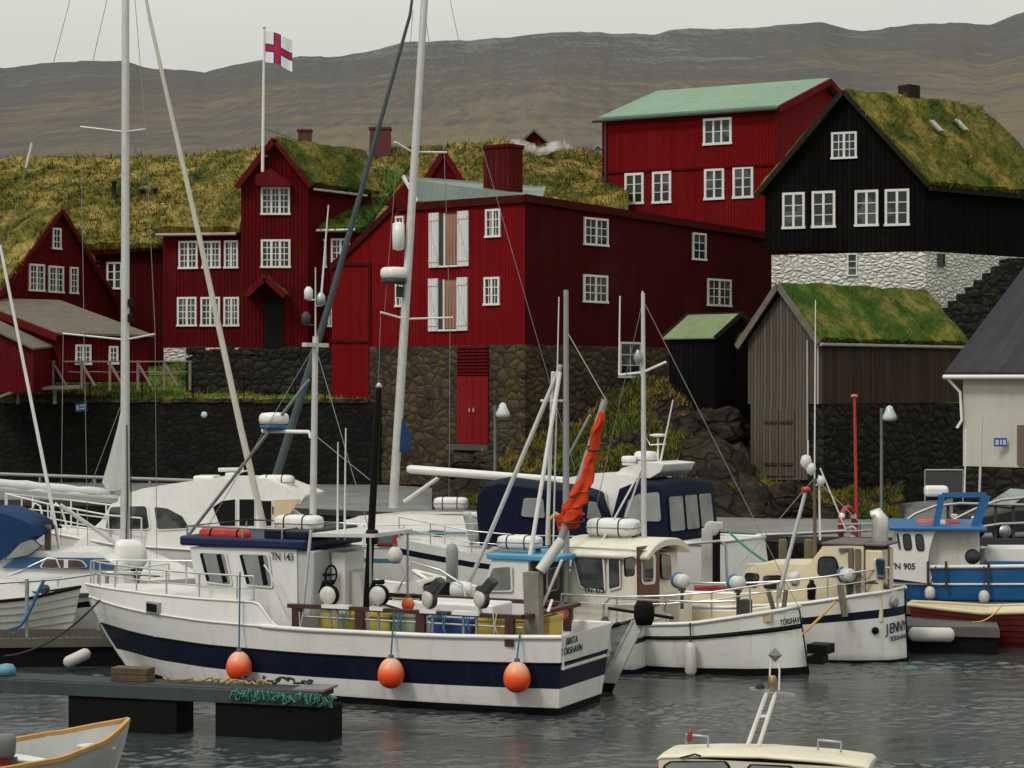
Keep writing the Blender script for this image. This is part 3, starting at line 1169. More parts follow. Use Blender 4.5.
# lower boarding on the gable side only, standing proud of the stone
mb = MB()
mb.prism([F3.P(x, y, .02) for x, y in ((808, 480), (808, 402), (751, 402), (751, 480))], -F3.n3 * .2)
mb.build('lower_wall', GREY_WOOD, gs)
for a, b_ in ((765, 779), (780.5, 795)):
    mb = MB()
    mb.prism([F3.P(x, y, .06) for x, y in ((b_, 476), (b_, 410), (a, 410), (a, 476))], -F3.n3 * .05)
    dd = mb.build('door', GREY_WOOD, gs)
    for y in (422, 464):
        h_ = MB()
        h_.bar(F3.P(a + 1, y, .08), F3.P(b_ - 1, y, .08), .05, .09)
        h_.build('ledge', BROWN_WOOD, dd)
eR0 = F3.P(824, 342, .25); pk0 = F3.P(783, 287, .25); eL0 = F3.P(742, 346, .25)
rp = MB()
turf_slab(rp, eR0, eR0 + D3 * (L3 + .4), pk0 + D3 * (L3 + .1), pk0, .26, .1, 70, .26, .02)
turf_slab(rp, eL0 + D3 * (L3 + .4), eL0, pk0, pk0 + D3 * (L3 + .1), .18, .05, 20, .2, .02)
rp.build('roof', TURF_GREEN, gs)
mb = MB()
mb.bar(eR0 - UP * .05 + F3.n3 * .03, pk0 + UP * .06 + F3.n3 * .03, .06, .22)
mb.bar(eL0 - UP * .05 + F3.n3 * .03, pk0 + UP * .06 + F3.n3 * .03, .06, .22)

mb.build('bargeboard', paint('silvered_board', (.13, .115, .095), .85, .3, 4, .2), gs)
mb = MB()
mb.tube(eR0 - UP * .08 + S3.n3 * .06, eR0 - UP * .08 + S3.n3 * .06 + D3 * L3, .06)
mb.tube(F3.P(809, 340, .08), F3.P(809, 440, .08), .035)
mb.tube(F3.P(819.5, 345, .08), F3.P(819.5, 404, .08), .035)
mb.build('gutter', paint('dull_white_gutter', (.38, .37, .35), .6, .2, stain=.4), gs)
mb = MB()
zb3 = F3.hit(822, 404)[1]
u0 = F3.hit(751, 430)[0]
q = [F3.pt(-.04, 1.0, -.05), F3.pt(u0, 1.0, -.05), F3.pt(u0, 1.0) + D3 * L3, F3.pt(-.04, 1.0) + D3 * L3]
mb.prism(q, Vector((0, 0, zb3 - 1.02)))
mb.build('stone_base', RUBBLE_DARK, gs)

# ================================================================== small black shed with the green lid roof
F4 = Fac(715, 77, 667, 78.4)
d4 = Vector((.80, .6))
D4 = Vector((d4.x, d4.y, 0))
ss = house('black_tar_shed', 'small black shed with a mossy green sheet roof beside the grey shed', F4, 715, 398, 'shed')
mb = MB()
L4 = Vector((F4.d.x, F4.d.y, 0))
lf = F4.hit(669, 360)[0]
za, zb4, zc = F4.hit(715, 336)[1], F4.hit(715, 400)[1], F4.hit(715, 336)[1] + .78
zz = [F4.pt(0, zb4 - 1), F4.pt(0, za), F4.pt(0, zc) + D4 * 1.15, F4.pt(0, za) + D4 * 2.3, F4.pt(0, zb4 - 1) + D4 * 2.3]
mb.prism(zz, L4 * lf)
mb.build('wall', BLACK_WOOD, ss)
mb = MB()
for s_ in (0, 1):
    e0 = F4.pt(-.15, za - .1) + D4 * (-.18 if not s_ else 2.48)
    r0 = F4.pt(-.15, zc + .05) + D4 * 1.15
    e1, r1 = e0 + L4 * (lf + .3), r0 + L4 * (lf + .3)
    mb.prism([e0, e1, r1, r0], Vector((0, 0, .05)))
mb.build('roof', MOSS_TIN, ss)
mb = MB()
e0 = F4.pt(-.17, za - .08) + D4 * -.2
r0 = F4.pt(-.17, zc + .07) + D4 * 1.15
e1 = F4.pt(-.17, za - .08) + D4 * 2.5
mb.bar(e0, r0, .05, .16); mb.bar(r0, e1, .05, .16); mb.bar(r0, r0 + L4 * (lf + .33), .1, .1)
mb.bar(e0 + L4 * (lf + .33), r0 + L4 * (lf + .33), .05, .16)
mb.build('bargeboard', DARK_TRIM, ss)

# ================================================================== pale rendered house at the right edge
F5 = Fac(963, 66, 1114, 62.8)
ph = house('pale_rendered_house', 'cream rendered house with a steep dark slate roof at the right edge', F5, 963, 466, 'house')
D5 = Vector((.64, .77, 0)).normalized()
mb = MB()
zE5, zB5 = F5.hit(963, 376)[1], F5.hit(963, 466)[1]
rdg = 6.0
p0, p1 = F5.pt(0, zB5), F5.pt(F5.hit(1100, 420)[0], zB5)
gab = [p0, p0 + UP * (zE5 - zB5), p0 + UP * (zE5 - zB5 + 3.65) + D5 * rdg, p0 + UP * (zE5 - zB5) + D5 * rdg * 2, p0 + D5 * rdg * 2]
mb.prism(gab, p1 - p0)
mb.build('wall', PLASTER, ph)
mb = MB()
e0 = F5.P(950, 375, .35)
r0 = e0 + D5 * (rdg + .1) + UP * 3.9
e1 = F5.P(1110, 375, .35)
r1 = r0 + (e1 - e0)
b0 = e0 + D5 * (2 * rdg + .7)
mb.prism([e0, e1, r1, r0], Vector((0, 0, .09)))
mb.prism([b0, b0 + (e1 - e0), r1, r0], Vector((0, 0, .085)))
mb.build('roof', SLATE, ph)
mb = MB()
mb.tube(F5.P(950, 377, .42), F5.P(1110, 377, .42), .07)
mb.path([F5.P(953, 378, .38), F5.P(962, 392, .12), F5.P(963.5, 420, .1), F5.P(960, 428, .2)], .05)
mb.build('gutter', WHITE_TRIM, ph)
mb = MB()
q = [F5.pt(-.3, 1.2, .1), F5.pt(F5.hit(1105, 466)[0], 1.2, .1), p1 + D5 * 8 - UP * (zB5 - 1.2), p0 + D5 * 8 - UP * (zB5 - 1.2)]
mb.prism(q, Vector((0, 0, zB5 - 1.2 - .02)))
mb.build('stone_base', RUBBLE_DARK, ph)
mb = MB()
rot5 = Matrix((Vector((F5.d.x, F5.d.y, 0)), F5.n3, UP)).transposed()
mb.prism([F5.P(x, y, .03) for x, y in ((1018, 465), (1018, 425), (1032, 425), (1032, 465))], F5.n3 * .04)
mb.build('door', paint('brown_door', (.12, .09, .06), .7, .2), ph)
# ================================================================== red gable house at the left
FA = Fac(-6, 87.6, 122, 95.0)
DA = Vector((-.87, .49, 0))
ha = house('red_gable_house', 'red gabled house with turf edges at the far left above the stone wall', FA, 0, 372, 'house')
mb = MB()
mb.prism([FA.P(x, y) for x, y in ((120, 375), (120, 312), (59, 215), (-4, 296), (-4, 372))], DA * 9)
mb.build('wall', RED_DARK, ha)
mb = MB()
pk, er, el = FA.P(59, 211, .2), FA.P(124, 318, .2), FA.P(-8, 300, .2)
turf_slab(mb, er, er + DA * 9.2, pk + DA * 9.2, pk, .16, .04, 20, .2, .03)
turf_slab(mb, el + DA * 9.2, el, pk, pk + DA * 9.2, .26, .14, 45, .36, .035)
mb.build('roof', TURF_STRAW, ha)
mb = MB()
mb.bar(er - UP * .05, pk + UP * .02, .06, .2)
mb.bar(el - UP * .05, pk + UP * .02, .06, .2)
mb.build('bargeboard', RED_TRIM, ha)
for a in [(52, 228, 60.5, 249.5, 1, 2, 3), (28.5, 264, 44, 291.5, 2, 2, 4), (48, 266, 63, 293, 2, 2, 4), (69.5, 267, 77.5, 294, 1, 2, 4)]:
    window(ha, FA, *a)

# annex with slab roof in front of it
FX = Fac(58, 84.4, 150, 86.2)
FY = Fac(58, 84.4, -30, 87.6)
an = house('slab_roofed_annex', 'low red annex with lichened slab roof behind the wooden railing', FX, 58, 375, 'outbuilding')
mb = MB()
c0, c1, c2 = FX.P(58, 380), FX.P(148, 382), FY.P(-30, 380)
top0, top1, top2 = FX.P(58, 334), FX.P(148, 336), FY.P(-30, 300)
mb.add([c0, c1, top1, top0], [(0, 1, 2, 3)])
mb.add([c0, top0, top2, c2], [(0, 1, 2, 3)])
bk = c1 + (c2 - c0)
mb.add([c1, bk, top2 + (c1 - c0), top1], [(0, 1, 2, 3)])
mb.add([c2, top2, top2 + (c1 - c0), bk], [(0, 1, 2, 3)])
mb.build('wall', RED_DARK, an)
mb = MB()
a, b_ = FX.P(55, 335, .3), FX.P(151, 337, .3)
s_ = (top2 - top0) * 1.04
mb.prism([a, b_, b_ + s_, a + s_], Vector((0, 0, .09)))
mb.build('roof', TILE_ROOF, an)
mb = MB()
mb.bar(a - UP * .1, a + s_ - UP * .1, .06, .3)
mb.build('bargeboard', RED_TRIM, an)
for w_ in [(75, 344.5, 91, 365, 2, 2, 3), (108.5, 346, 118, 364.5, 1, 2, 3)]:
    window(an, FX, *w_)
mb = MB()
FZ = Fac(34, 82.6, -30, 83.8)
f0, f1, f2, f3 = FZ.P(34, 392), FZ.P(-30, 392), FZ.P(-30, 322), FZ.P(34, 350)
mb.prism([f0, f1, f2, f3], Vector((.3, 1.9, 0)))
po = mb.build('porch', RED_DARK, an)
mb = MB()
f2, f3 = FZ.P(-30, 318, .25), FZ.P(37, 350, .25)
mb.prism([f3, f2, f2 + Vector((.3, 2.2, .12)), f3 + Vector((.3, 2.2, .12))], Vector((0, 0, .08)))
mb.build('porch_roof', TILE_ROOF, po)

# ================================================================== long turf-roofed house behind, with the recessed wall
FB = Fac(60, 95.0, 170, 94.0)
hb = house('long_turf_house', 'long red house under a big straw coloured turf roof behind the left gable', FB, 100, 355, 'house')
DB = Vector((.12, .99, 0)).normalized()
mb = MB()
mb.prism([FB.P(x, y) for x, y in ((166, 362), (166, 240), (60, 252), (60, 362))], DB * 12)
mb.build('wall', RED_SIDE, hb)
mb = MB()
A_, B_ = W(-60, 256, 95.5), W(170, 247, 93.6)
C_, D_ = W(262, 160, 103), W(-60, 163, 106)
turf_slab(mb, A_, B_, C_, D_, .34, .16, 42, .42, .04)
k_ = Vector((0, 9, -5))
mb.add([D_, C_, C_ + k_, D_ + k_], [(0, 1, 2, 3)])
mb.build('roof', TURF_STRAW, hb)
mb = MB()
mb.bar(FB.P(60, 256, .35), FB.P(168, 247, .35), .08, .25)
mb.build('fascia', RED_SIDE, hb)
window(hb, FB, 107, 262, 122.5, 289.5, 2, 1, 3)
mb = MB()
c_ = W(160, 207, 97.6)
mb.obox(c_, (.38, .5, .1), Matrix.Rotation(.5, 3, 'X') @ Matrix.Rotation(-.3, 3, 'Y'))
mb.build('skylight', WHITE_TRIM, hb)
for px, h_ in ((114, .75), (142, .35), (155, .4)):
    mb = MB()
    p = W(px, 190, 99)
    v = mb.lathe([(.10, 0), (.10, h_), (.16, h_), (.16, h_ + .12), (.02, h_ + .2)], (p.x, p.y, p.z - .4), n=10)
    mb.build('vent_pipe', DARKGREY, hb)

# ================================================================== wing with two rows of windows
FC = Fac(161, 91.2, 242, 90.2)
hc = house('red_window_wing', 'red two storey wing with six white windows beside the gabled tower', FC, 163, 350, 'house')
DC = Vector((.5, .86, 0)).normalized()
mb = MB()
mb.prism([FC.P(x, y) for x, y in ((241, 350), (241, 234), (163, 235), (163, 350))], DC * 5)
mb.build('wall', RED_DARK, hc)
mb = MB()
A_, B_ = FC.P(159, 234, .35), FC.P(243, 233, .35)
D_, C_ = W(206, 158, 98.5), W(262, 152, 97.5)
turf_slab(mb, A_, B_, C_, D_, .3, .12, 50, .36, .035)
mb.add([D_, C_, C_ + Vector((0, 6, -4)), D_ + Vector((0, 6, -4))], [(0, 1, 2, 3)])
mb.build('roof', TURF_STRAW, hc)
mb = MB()
mb.tube(FC.P(160, 235.5, .42), FC.P(240, 234.5, .42), .07)
mb.build('gutter', paint('pale_pink_gutter', (.45, .32, .30), .6, .2), hc)
mb = MB()
mb.prism([FC.P(x, y, .03) for x, y in ((241, 358), (241, 347.5), (164, 348), (164, 362))], -FC.n3 * .5)
mb.build('stone_base', WHITE_WASH, hc)
for a in [(179, 241, 198, 269), (202.5, 241, 221, 268.5), (224.5, 240.5, 238.5, 268.5), (177.5, 297, 197, 326.5), (201, 297, 220.5, 326.5), (224, 297, 239.5, 326.5)]:
    window(hc, FC, *a, 2, 2, 4)

# ================================================================== gabled tower with the entrance
FD = Fac(240, 88.4, 308, 88.4)
DD = Vector((.55, .835, 0))
hd = house('gabled_tower_house', 'narrow red gabled house front with turf roof and small porch over dark door', FD, 275, 352, 'house')
mb = MB()
mb.prism([FD.P(x, y) for x, y in ((308, 352), (308, 186), (275, 145), (241, 184), (241, 352))], DD * 4.4)
mb.build('wall', RED_DARK, hd)
mb = MB()
er, pk, el = FD.P(312, 187, .3), FD.P(275, 141, .3), FD.P(237, 188, .3)
turf_slab(mb, er, er + DD * 4.6, pk + DD * 6.2, pk, .26, .12, 55, .34, .03)
turf_slab(mb, el + DD * 4.6, el, pk, pk + DD * 6.2, .18, .05, 25, .25, .03)
mb.build('roof', TURF_MIX, hd)
mb = MB()
mb.bar(er - UP * .02, pk + UP * .05, .07, .24)
mb.bar(el - UP * .02, pk + UP * .05, .07, .24)
mb.build('bargeboard', RED_TRIM, hd)
mb = MB()
e_ = (er + DD * .2 - UP * .1)
mb.tube(e_, e_ + DD * 3.6, .06)
mb.build('gutter', WHITE_TRIM, hd)
mb = MB()
cpos = W(305, 141, 92)
mb.obox(cpos, (.56, .56, .9), None)
mb.obox(cpos + UP * .45, (.66, .66, .08), None)
mb.build('chimney', paint('chimney_red_render', (.085, .007, .008), .7, .25, stain=.2), hd)
for a in [(261, 187, 290, 215, 3, 2, 4), (261, 239.5, 290.5, 268, 3, 2, 4)]:
    window(hd, FD, *a)
mb = MB()
# little hood over the top window
mb.prism([FD.P(x, y, .0) for x, y in ((257, 187), (257, 176), (272, 170), (292, 184), (292, 187))], FD.n3 * .55)
mb.build('window_hood', RED_TRIM, hd)
mb = MB()
mb.prism([FD.P(x, y, .01) for x, y in ((264, 352), (264, 298), (283.5, 298), (283.5, 352))], FD.n3 * .06)
mb.build('door', BLACK, hd)
pr = MB()
pk2, l2, r2 = FD.P(268, 279), FD.P(250, 296), FD.P(288, 297)
out = FD.n3 * 1.2
pr.bar(l2 + out, pk2 + out, .08, .25); pr.bar(pk2 + out, r2 + out, .08, .25)
pr.prism([l2, pk2, r2, r2 - UP * .12, pk2 - UP * .16, l2 - UP * .12], out)
pf = pr.build('porch_roof', RED_TRIM, hd)
mb = MB()
turf_slab(mb, r2, r2 + out, pk2 + out, pk2, .12, .05, 60, .2, .02)
turf_slab(mb, l2 + out, l2, pk2, pk2 + out, .12, .05, 60, .2, .02)
mb.build('turf', TURF_GREEN, pf)

# ================================================================== wing to the right of the tower
FE = Fac(304, 89.3, 350, 89.3)
he = house('red_side_wing', 'red wing with mossy turf roof between the tower and the warehouse', FE, 306, 352, 'house')
mb = MB()
mb.prism([FE.P(x, y) for x, y in ((362, 356), (362, 232), (306, 233), (306, 356))], Vector((0, 6, 0)))
mb.build('wall', RED_DARK, he)
mb = MB()
A_, B_ = FE.P(303, 234, .3), FE.P(366, 233, .3)
D_, C_ = W(324, 187, 93.5), W(412, 166, 98.5)
turf_slab(mb, A_, B_, C_, D_, .28, .14, 55, .34, .035)
mb.build('roof', TURF_GREEN, he)
mb = MB()
mb.tube(FE.P(304, 231.5, .4), FE.P(356, 230.5, .4), .06)
mb.build('gutter', WHITE_TRIM, he)
for a in [(306, 239, 326.5, 268, 2, 2, 4), (331, 238.5, 350, 267, 2, 2, 4), (305, 296, 321, 327, 2, 2, 4), (328, 296, 333, 327, 1, 1, 4)]:
    window(he, FE, *a)

# ================================================================== large turf roof behind the warehouse
FFb = Fac(345, 99.5, 620, 101.5)
hf = house('broad_turf_house', 'broad red house with a long shaggy turf roof and red dormer behind the warehouse', FFb, 480, 250, 'house')
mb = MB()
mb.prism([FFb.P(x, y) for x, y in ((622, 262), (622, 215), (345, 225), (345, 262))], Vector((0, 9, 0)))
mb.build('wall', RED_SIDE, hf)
mb = MB()
A_, B_ = W(340, 226, 98.5), W(628, 216, 100.5)
C_, D_ = W(628, 158, 110), W(372, 154, 107)
M_, N_ = W(500, 146.5, 109), W(500, 221, 99.5)
turf_slab(mb, A_, N_, M_, D_, .34, .2, 42, .42, .04)
turf_slab(mb, N_, B_, C_, M_, .34, .2, 42, .42, .04)
k_ = Vector((0, 9, -5))
mb.add([D_, M_, C_, C_ + k_, M_ + k_, D_ + k_], [(0, 1, 4, 5), (1, 2, 3, 4)])
mb.build('roof', TURF_STRAW, hf)
FG = Fac(420, 101.0, 470, 101.0)
mb = MB()
mb.prism([FG.P(x, y) for x, y in ((464, 190), (464, 184), (443.5, 155), (424, 183), (424, 190))], Vector((0, 5, 0)))
dm = mb.build('dormer', RED_DARK, hf)
mb = MB()
mb.bar(FG.P(466, 188, .1), FG.P(443.5, 152, .1), .08, .28)
mb.bar(FG.P(421, 188, .1), FG.P(443.5, 152, .1), .08, .28)
mb.build('bargeboard', RED_TRIM, dm)
mb = MB()
mb.prism([FG.P(466, 188, .05), FG.P(443.5, 152, .05), FG.P(443.5, 150, .05), FG.P(468, 188, .05)], Vector((0, 4, 0)))
mb.prism([FG.P(421, 188, .05), FG.P(419, 188, .05), FG.P(443.5, 150, .05), FG.P(443.5, 152, .05)], Vector((0, 4, 0)))
mb.build('dormer_roof', DARK_TRIM, dm)
mb = MB()
c0 = W(380.5, 156, 106.4)
h2 = 1.45
mb.loft([[Vector((c0.x + sx * w_, c0.y + sy * w_ * .8, c0.z + z_)) for sx, sy in ((-1, -1), (1, -1), (1, 1), (-1, 1))] for w_, z_ in ((.60, -1.6), (.51, 1.30), (.57, 1.31), (.57, 1.42))], smooth=False)
mb.build('chimney', paint('chimney_red_render', (.085, .007, .008), .7, .25, stain=.2), hf)

# tiny houses beyond
def far_house(px, py, Y, w, h, dpt, mw, mr, label, name):
    p = W(px, py, Y)
    t = thing(name, label, 'house', p)
    mb = MB()
    x0, x1 = -w / 2, w / 2
    mb.prism([Vector((x0, 0, 0)), Vector((x1, 0, 0)), Vector((x1, 0, h)), Vector((0, 0, h + w * .42)), Vector((x0, 0, h))], (0, dpt, 0))
    mb.build('wall', mw, t, 'local')
    mb = MB()
    for s_ in (-1, 1):
        mb.prism([Vector((s_ * (w / 2 + .25), -.3, h - .2)), Vector((0, -.3, h + w * .42 + .08)), Vector((0, -.3, h + w * .42 + .22)), Vector((s_ * (w / 2 + .3), -.3, h - .08))], (0, dpt + .6, 0))
    mb.build('roof', mr, t, 'local')
    return t


far_house(534, 166, 135, 2.2, 1.2, 5, RED_DARK, TILE_ROOF, 'small dark red gabled house peeping over the turf roof beside the chimney smoke', 'red_cottage')
far_house(598, 158, 190, 1.3, .45, 6, paint('pale_blue_wall', (.22, .30, .36), .7), paint('pale_blue_roof', (.25, .32, .37), .7), 'tiny pale blue house at the foot of the hill left of the red hall', 'blue_cottage')

# smoke from the warehouse chimney
g = G('chimney_smoke')
nz = g.noise(2.1, 5, .65)
tcn = g.n('ShaderNodeTexCoord').outputs['Generated']
vol = g.n('ShaderNodeVolumePrincipled', Color=(.93, .93, .92), Density=g.math('MULTIPLY', g.ramp(nz, (.44, 0), (.72, 1)), 6.0))
vol.inputs['Anisotropy'].default_value = .1
g.nt.links.new(vol.outputs[0], g.out.inputs['Volume'])
g.nt.nodes.remove(g.bsdf)
mb = MB()
base = W(503, 150, 84.0)
prof = []
for k in range(9):
    t = k / 8
    prof.append(base + Vector((.05 + 2.7 * t, .3 * math.sin(t * 5), .42 * t ** .5 - .50 * t + .12 * math.sin(t * 9) + .1)))
mb.path(prof, [.10, .17, .22, .20, .26, .24, .20, .22, .05], 10)
tag(mb.build('smoke', g.mat), kind='stuff')
# ------------------------------------------------------------------ sloping grass bank on top of the stone wall (left)
def sheet(name, pts_fn, nu, nv, mat, amp=.08, freq=.8, grass=0, blade=.25, kind='structure', gm=None):
    base = []
    for j in range(nv + 1):
        for i in range(nu + 1):
            p = pts_fn(i / nu, j / nv)
            base.append(p + UP * amp * fbm(p, freq, 4))
    w = nu + 1
    mb = MB()
    mb.add(base, [(j * w + i, j * w + i + 1, (j + 1) * w + i + 1, (j + 1) * w + i) for j in range(nv) for i in range(nu)], 0, True)
    o = mb.build(name, mat)
    tag(o, kind=kind)
    if grass:
        T = np.array([tuple(p) for p in base]).reshape(nv + 1, nu + 1, 3)
        k = grass
        fi, fj = RNG.uniform(0, nu - .001, k), RNG.uniform(0, nv - .001, k)
        i0, j0 = fi.astype(int), fj.astype(int)
        du, dv = (fi - i0)[:, None], (fj - j0)[:, None]
        P = (T[j0, i0] * (1 - du) + T[j0, i0 + 1] * du) * (1 - dv) + (T[j0 + 1, i0] * (1 - du) + T[j0 + 1, i0 + 1] * du) * dv
        mb = MB()
        mb.tris(blades(P, np.tile(np.array([0, 0, 1.0]), (k, 1)), blade, .03, .4))
        tag(mb.build('grass', gm or mat), kind='stuff')
    return o


BANK = grassy('bank_turf', (.028, .080, .008), (.090, .135, .018), (.23, .17, .05), .7)
WL = [(-34.0, 88.0), (-20, 86.2), (-5.3, 84.55)]            # plan of the long wall


def bank_pt(u, v):
    x = -34 + 30 * u
    y0 = interp(WL, x) + .3
    y = y0 + (99 - y0) * v
    z = 5.45 + min(1.0, v * 2.6) * .75 + max(0, v - .38) * 3.2
    return Vector((x, y, z))


sheet('grass_bank', bank_pt, 60, 24, BANK, .10, .8, 14000, .22)

# long dark retaining wall above the quay
lw = thing('stone_wall', 'long dark basalt retaining wall rising from the quay below the left houses', 'wall', (-20, 86.2, 2))
mb = MB()
for (a, b) in zip(WL, WL[1:]):
    pa, pb = Vector((a[0], a[1], 1.4)), Vector((b[0], b[1], 1.4))
    d = (pb - pa).normalized()
    nn = Vector((-d.y, d.x, 0))
    mb.prism([pa, pb, pb + nn * 1.2, pa + nn * 1.2], Vector((0, 0, 4.1)))
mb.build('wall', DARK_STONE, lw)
mb = MB()
for k in range(60):
    t = k / 59
    x = -34 + 28 * t
    y = interp(WL, x)
    mb.obox((x, y + .2, 5.52 + RNG.uniform(-.03, .04)), (.46, .55, .16), Matrix.Rotation(RNG.uniform(-.1, .1), 3, 'Z'))
mb.build('coping', RUBBLE, lw)

# upper terrace wall under the tower and wing
tw = thing('stone_wall', 'lower boulder terrace wall right under the gabled tower and window wing', 'wall', W(250, 385, 87.6))
mb = MB()
FT = Fac(186, 88.6, 336, 86.9)
mb.prism([FT.P(x, y) for x, y in ((336, 392), (336, 351), (300, 353), (262, 357), (200, 352), (186, 358), (186, 392))], -FT.n3 * 3.0)
mb.build('wall', RUBBLE_DARK, tw)
mb = MB()
for k in range(26):
    x = 190 + 144 * k / 25
    mb.obox(FT.P(x, 352 + RNG.uniform(-2, 3), -.3), (.5, .6, .34), Matrix.Rotation(RNG.uniform(-.4, .4), 3, 'Z'))
mb.build('coping', RUBBLE_DARK, tw, bevel=.08)

# ------------------------------------------------------------------ rock and grass slope between warehouse and shed
def rock_mat():
    g = G('crag_rock')
    n1 = g.noise(.7, 7, .68, dist=.4)
    n2 = g.noise(3.0, 6, .75, g.map((1, 1, 2.2)))
    cr = g.n('ShaderNodeTexVoronoi', _feature='DISTANCE_TO_EDGE', Vector=g.map((1.1, 1.1, 1.7), vec=g.n('ShaderNodeMix', _data_type='VECTOR', i0=.3, i4=g.obj, i5=g.n('ShaderNodeTexNoise', Vector=g.obj, Scale=1.2, Detail=5).outputs['Color']).outputs[1]), Scale=1.0).outputs['Distance']
    crack = g.ramp(cr, (0, 0), (.05, 1))
    f = g.math('ADD', g.math('MULTIPLY', n1, .6), g.math('MULTIPLY', n2, .5))
    c = g.ramp(f, (.36, (.006, .0055, .005)), (.52, (.020, .017, .013)), (.66, (.052, .042, .030)), (.78, (.085, .075, .06)))
    c = g.mix(g.ramp(g.noise(.8, 5, .7, g.map(loc=(3, 9, 2))), (.52, 0), (.66, .75)), c, (.065, .048, .012))
    c = g.mix(crack, (.004, .004, .004), c)
    g.bump(g.math('ADD', g.math('MULTIPLY', crack, .5), g.math('ADD', n1, g.math('MULTIPLY', n2, .8))), 1.0, .22)
    return g.set(c, .9, spec=.15)


ROCK = rock_mat()


def rock_pt(u, v):
    # u along the slope to the right, v up
    px = 432 + 470 * u
    toe_y = 66.5 + 5.5 * (1 - min(1, abs(u - .0) * 1.2)) + 2.0 * u
    top_y = 79.0 + 6 * u if u < .35 else 81.1 - 4.5 * min(1, (u - .35) * 2.0)
    y = toe_y + (top_y - toe_y) * v
    x = (px - CX) / F * y
    top_z = interp([(0, 3.1), (.1, 3.6), (.25, 4.2), (.45, 6.0), (.6, 5.6), (.72, 3.3), (.85, 2.6), (1, 3.0)], u)
    p = v ** (.62 if u > .3 else .9)
    z = quay_z(x, toe_y) - .15 + (top_z - quay_z(x, toe_y) + .15) * p
    z += .12 * fbm((x, y, z), 2.0, 4) + .75 * fbm((x, y, z), .42, 5) * (.25 + v * (1.6 - v)) * (1.0 if u > .2 else .55)
    return Vector((x, y, z))


def rock_sheet():
    nu, nv = 150, 60
    base = [rock_pt(i / nu, j / nv) for j in range(nv + 1) for i in range(nu + 1)]
    w = nu + 1
    mb = MB()
    mb.add(base, [(j * w + i, j * w + i + 1, (j + 1) * w + i + 1, (j + 1) * w + i) for j in range(nv) for i in range(nu)], 0, True)
    tag(mb.build('rocky_slope', ROCK), kind='structure')
    # grass where it can hold: patches on the flatter ground
    T = np.array([tuple(p) for p in base]).reshape(nv + 1, nu + 1, 3)
    k = 60000
    fi, fj = RNG.uniform(0, nu - .001, k), RNG.uniform(0, nv - .001, k)
    i0, j0 = fi.astype(int), fj.astype(int)
    du, dv = (fi - i0)[:, None], (fj - j0)[:, None]
    P = (T[j0, i0] * (1 - du) + T[j0, i0 + 1] * du) * (1 - dv) + (T[j0 + 1, i0] * (1 - du) + T[j0 + 1, i0 + 1] * du) * dv
    keep = []
    for q in range(k):
        u, v = fi[q] / nu, fj[q] / nv
        bias = interp([(0, -.25), (.18, -.15), (.26, .25), (.34, .62), (.46, .55), (.53, .15), (.62, -.15), (.7, -.2), (.8, .1), (.93, .22), (1, .2)], u)
        bias += (v - .55) * .55
        if fbm(tuple(P[q]), .5, 4) * .9 + bias > .12:
            keep.append(q)
    P = P[keep]
    mb = MB()
    mb.tris(blades(P, np.tile(np.array([0, -.35, .9]), (len(P), 1)), .19, .028, .5))
    tag(mb.build('grass', grassy('slope_grass', (.034, .085, .009), (.12, .135, .020), (.30, .18, .045), .45)), kind='stuff')


rock_sheet()


def boulder(name, label, p, size, seed, mat=None, group=None):
    mb = MB()
    n1, n2 = 30, 20
    rings = []
    for j in range(n2 + 1):
        th = math.pi * j / n2
        ring = []
        for i in range(n1):
            ph = 2 * math.pi * i / n1
            d = Vector((math.sin(th) * math.cos(ph), math.sin(th) * math.sin(ph), math.cos(th)))
            r = 1 + .35 * noise.noise(d * 1.3 + Vector((seed, 0, 0))) - .30 * abs(noise.noise(d * 3 + Vector((0, seed, 0)))) + .08 * noise.noise(d * 8)
            ring.append(Vector((d.x * size[0], d.y * size[1], d.z * size[2])) * r)
        rings.append(ring)
    mb.loft(rings)
    o = mb.build(name, mat or ROCK)
    o.matrix_basis = Matrix.Translation(p)
    XF[o.name] = o.matrix_basis.copy()
    return tag(o, label, 'rock', group)


boulder('boulder', 'big rounded mossy boulder on the quay in front of the grey shed wall', W(788, 503, 69.5), (.95, .8, .75), 3)
boulder('boulder', 'smaller mossy boulder beside the foot of the shed wall left of the lamp', W(846, 512, 70), (.7, .6, .5), 8)
boulder('boulder', 'bare dark crag boulder below the small black shed', W(716, 430, 75.5), (1.3, .9, .8), 5)
boulder('boulder', 'low boulder at the toe of the grass slope left of the crag', W(632, 446, 74.5), (.7, .6, .5), 12)
boulder('boulder', 'pale boulder beneath the red door in the stone base', W(470, 468, 76.5), (1.2, .8, .5), 21)

# dark basalt steps going up beside the whitewashed basement
st = thing('stone_steps', 'dark stone steps climbing beside the whitewashed basement at the right', 'steps', W(985, 320, 78))
for k in range(9):
    mb = MB()
    c = W(950 + k * 8.5, 316 - k * 6.9, 80 + k * .45)
    mb.obox((c.x + 1.2, c.y, c.z - .5), (3.6, 1.3, 1.1), Matrix.Rotation(R(12), 3, 'Z'))
    mb.build('step', RUBBLE_DARK, st)

# ground behind the pale house and sheds, up to the black house
def shelf_pt(u, v):
    x = 9.5 + 22 * u
    y = 78.5 + 20 * v
    z = 3.4 + min(1, v * 2.2) * 3.6 + .25 * fbm((x, y, 0), .5)
    return Vector((x, y, z))


sheet('terrace_ground', shelf_pt, 40, 30, BANK, .1, .8, 5000, .25)
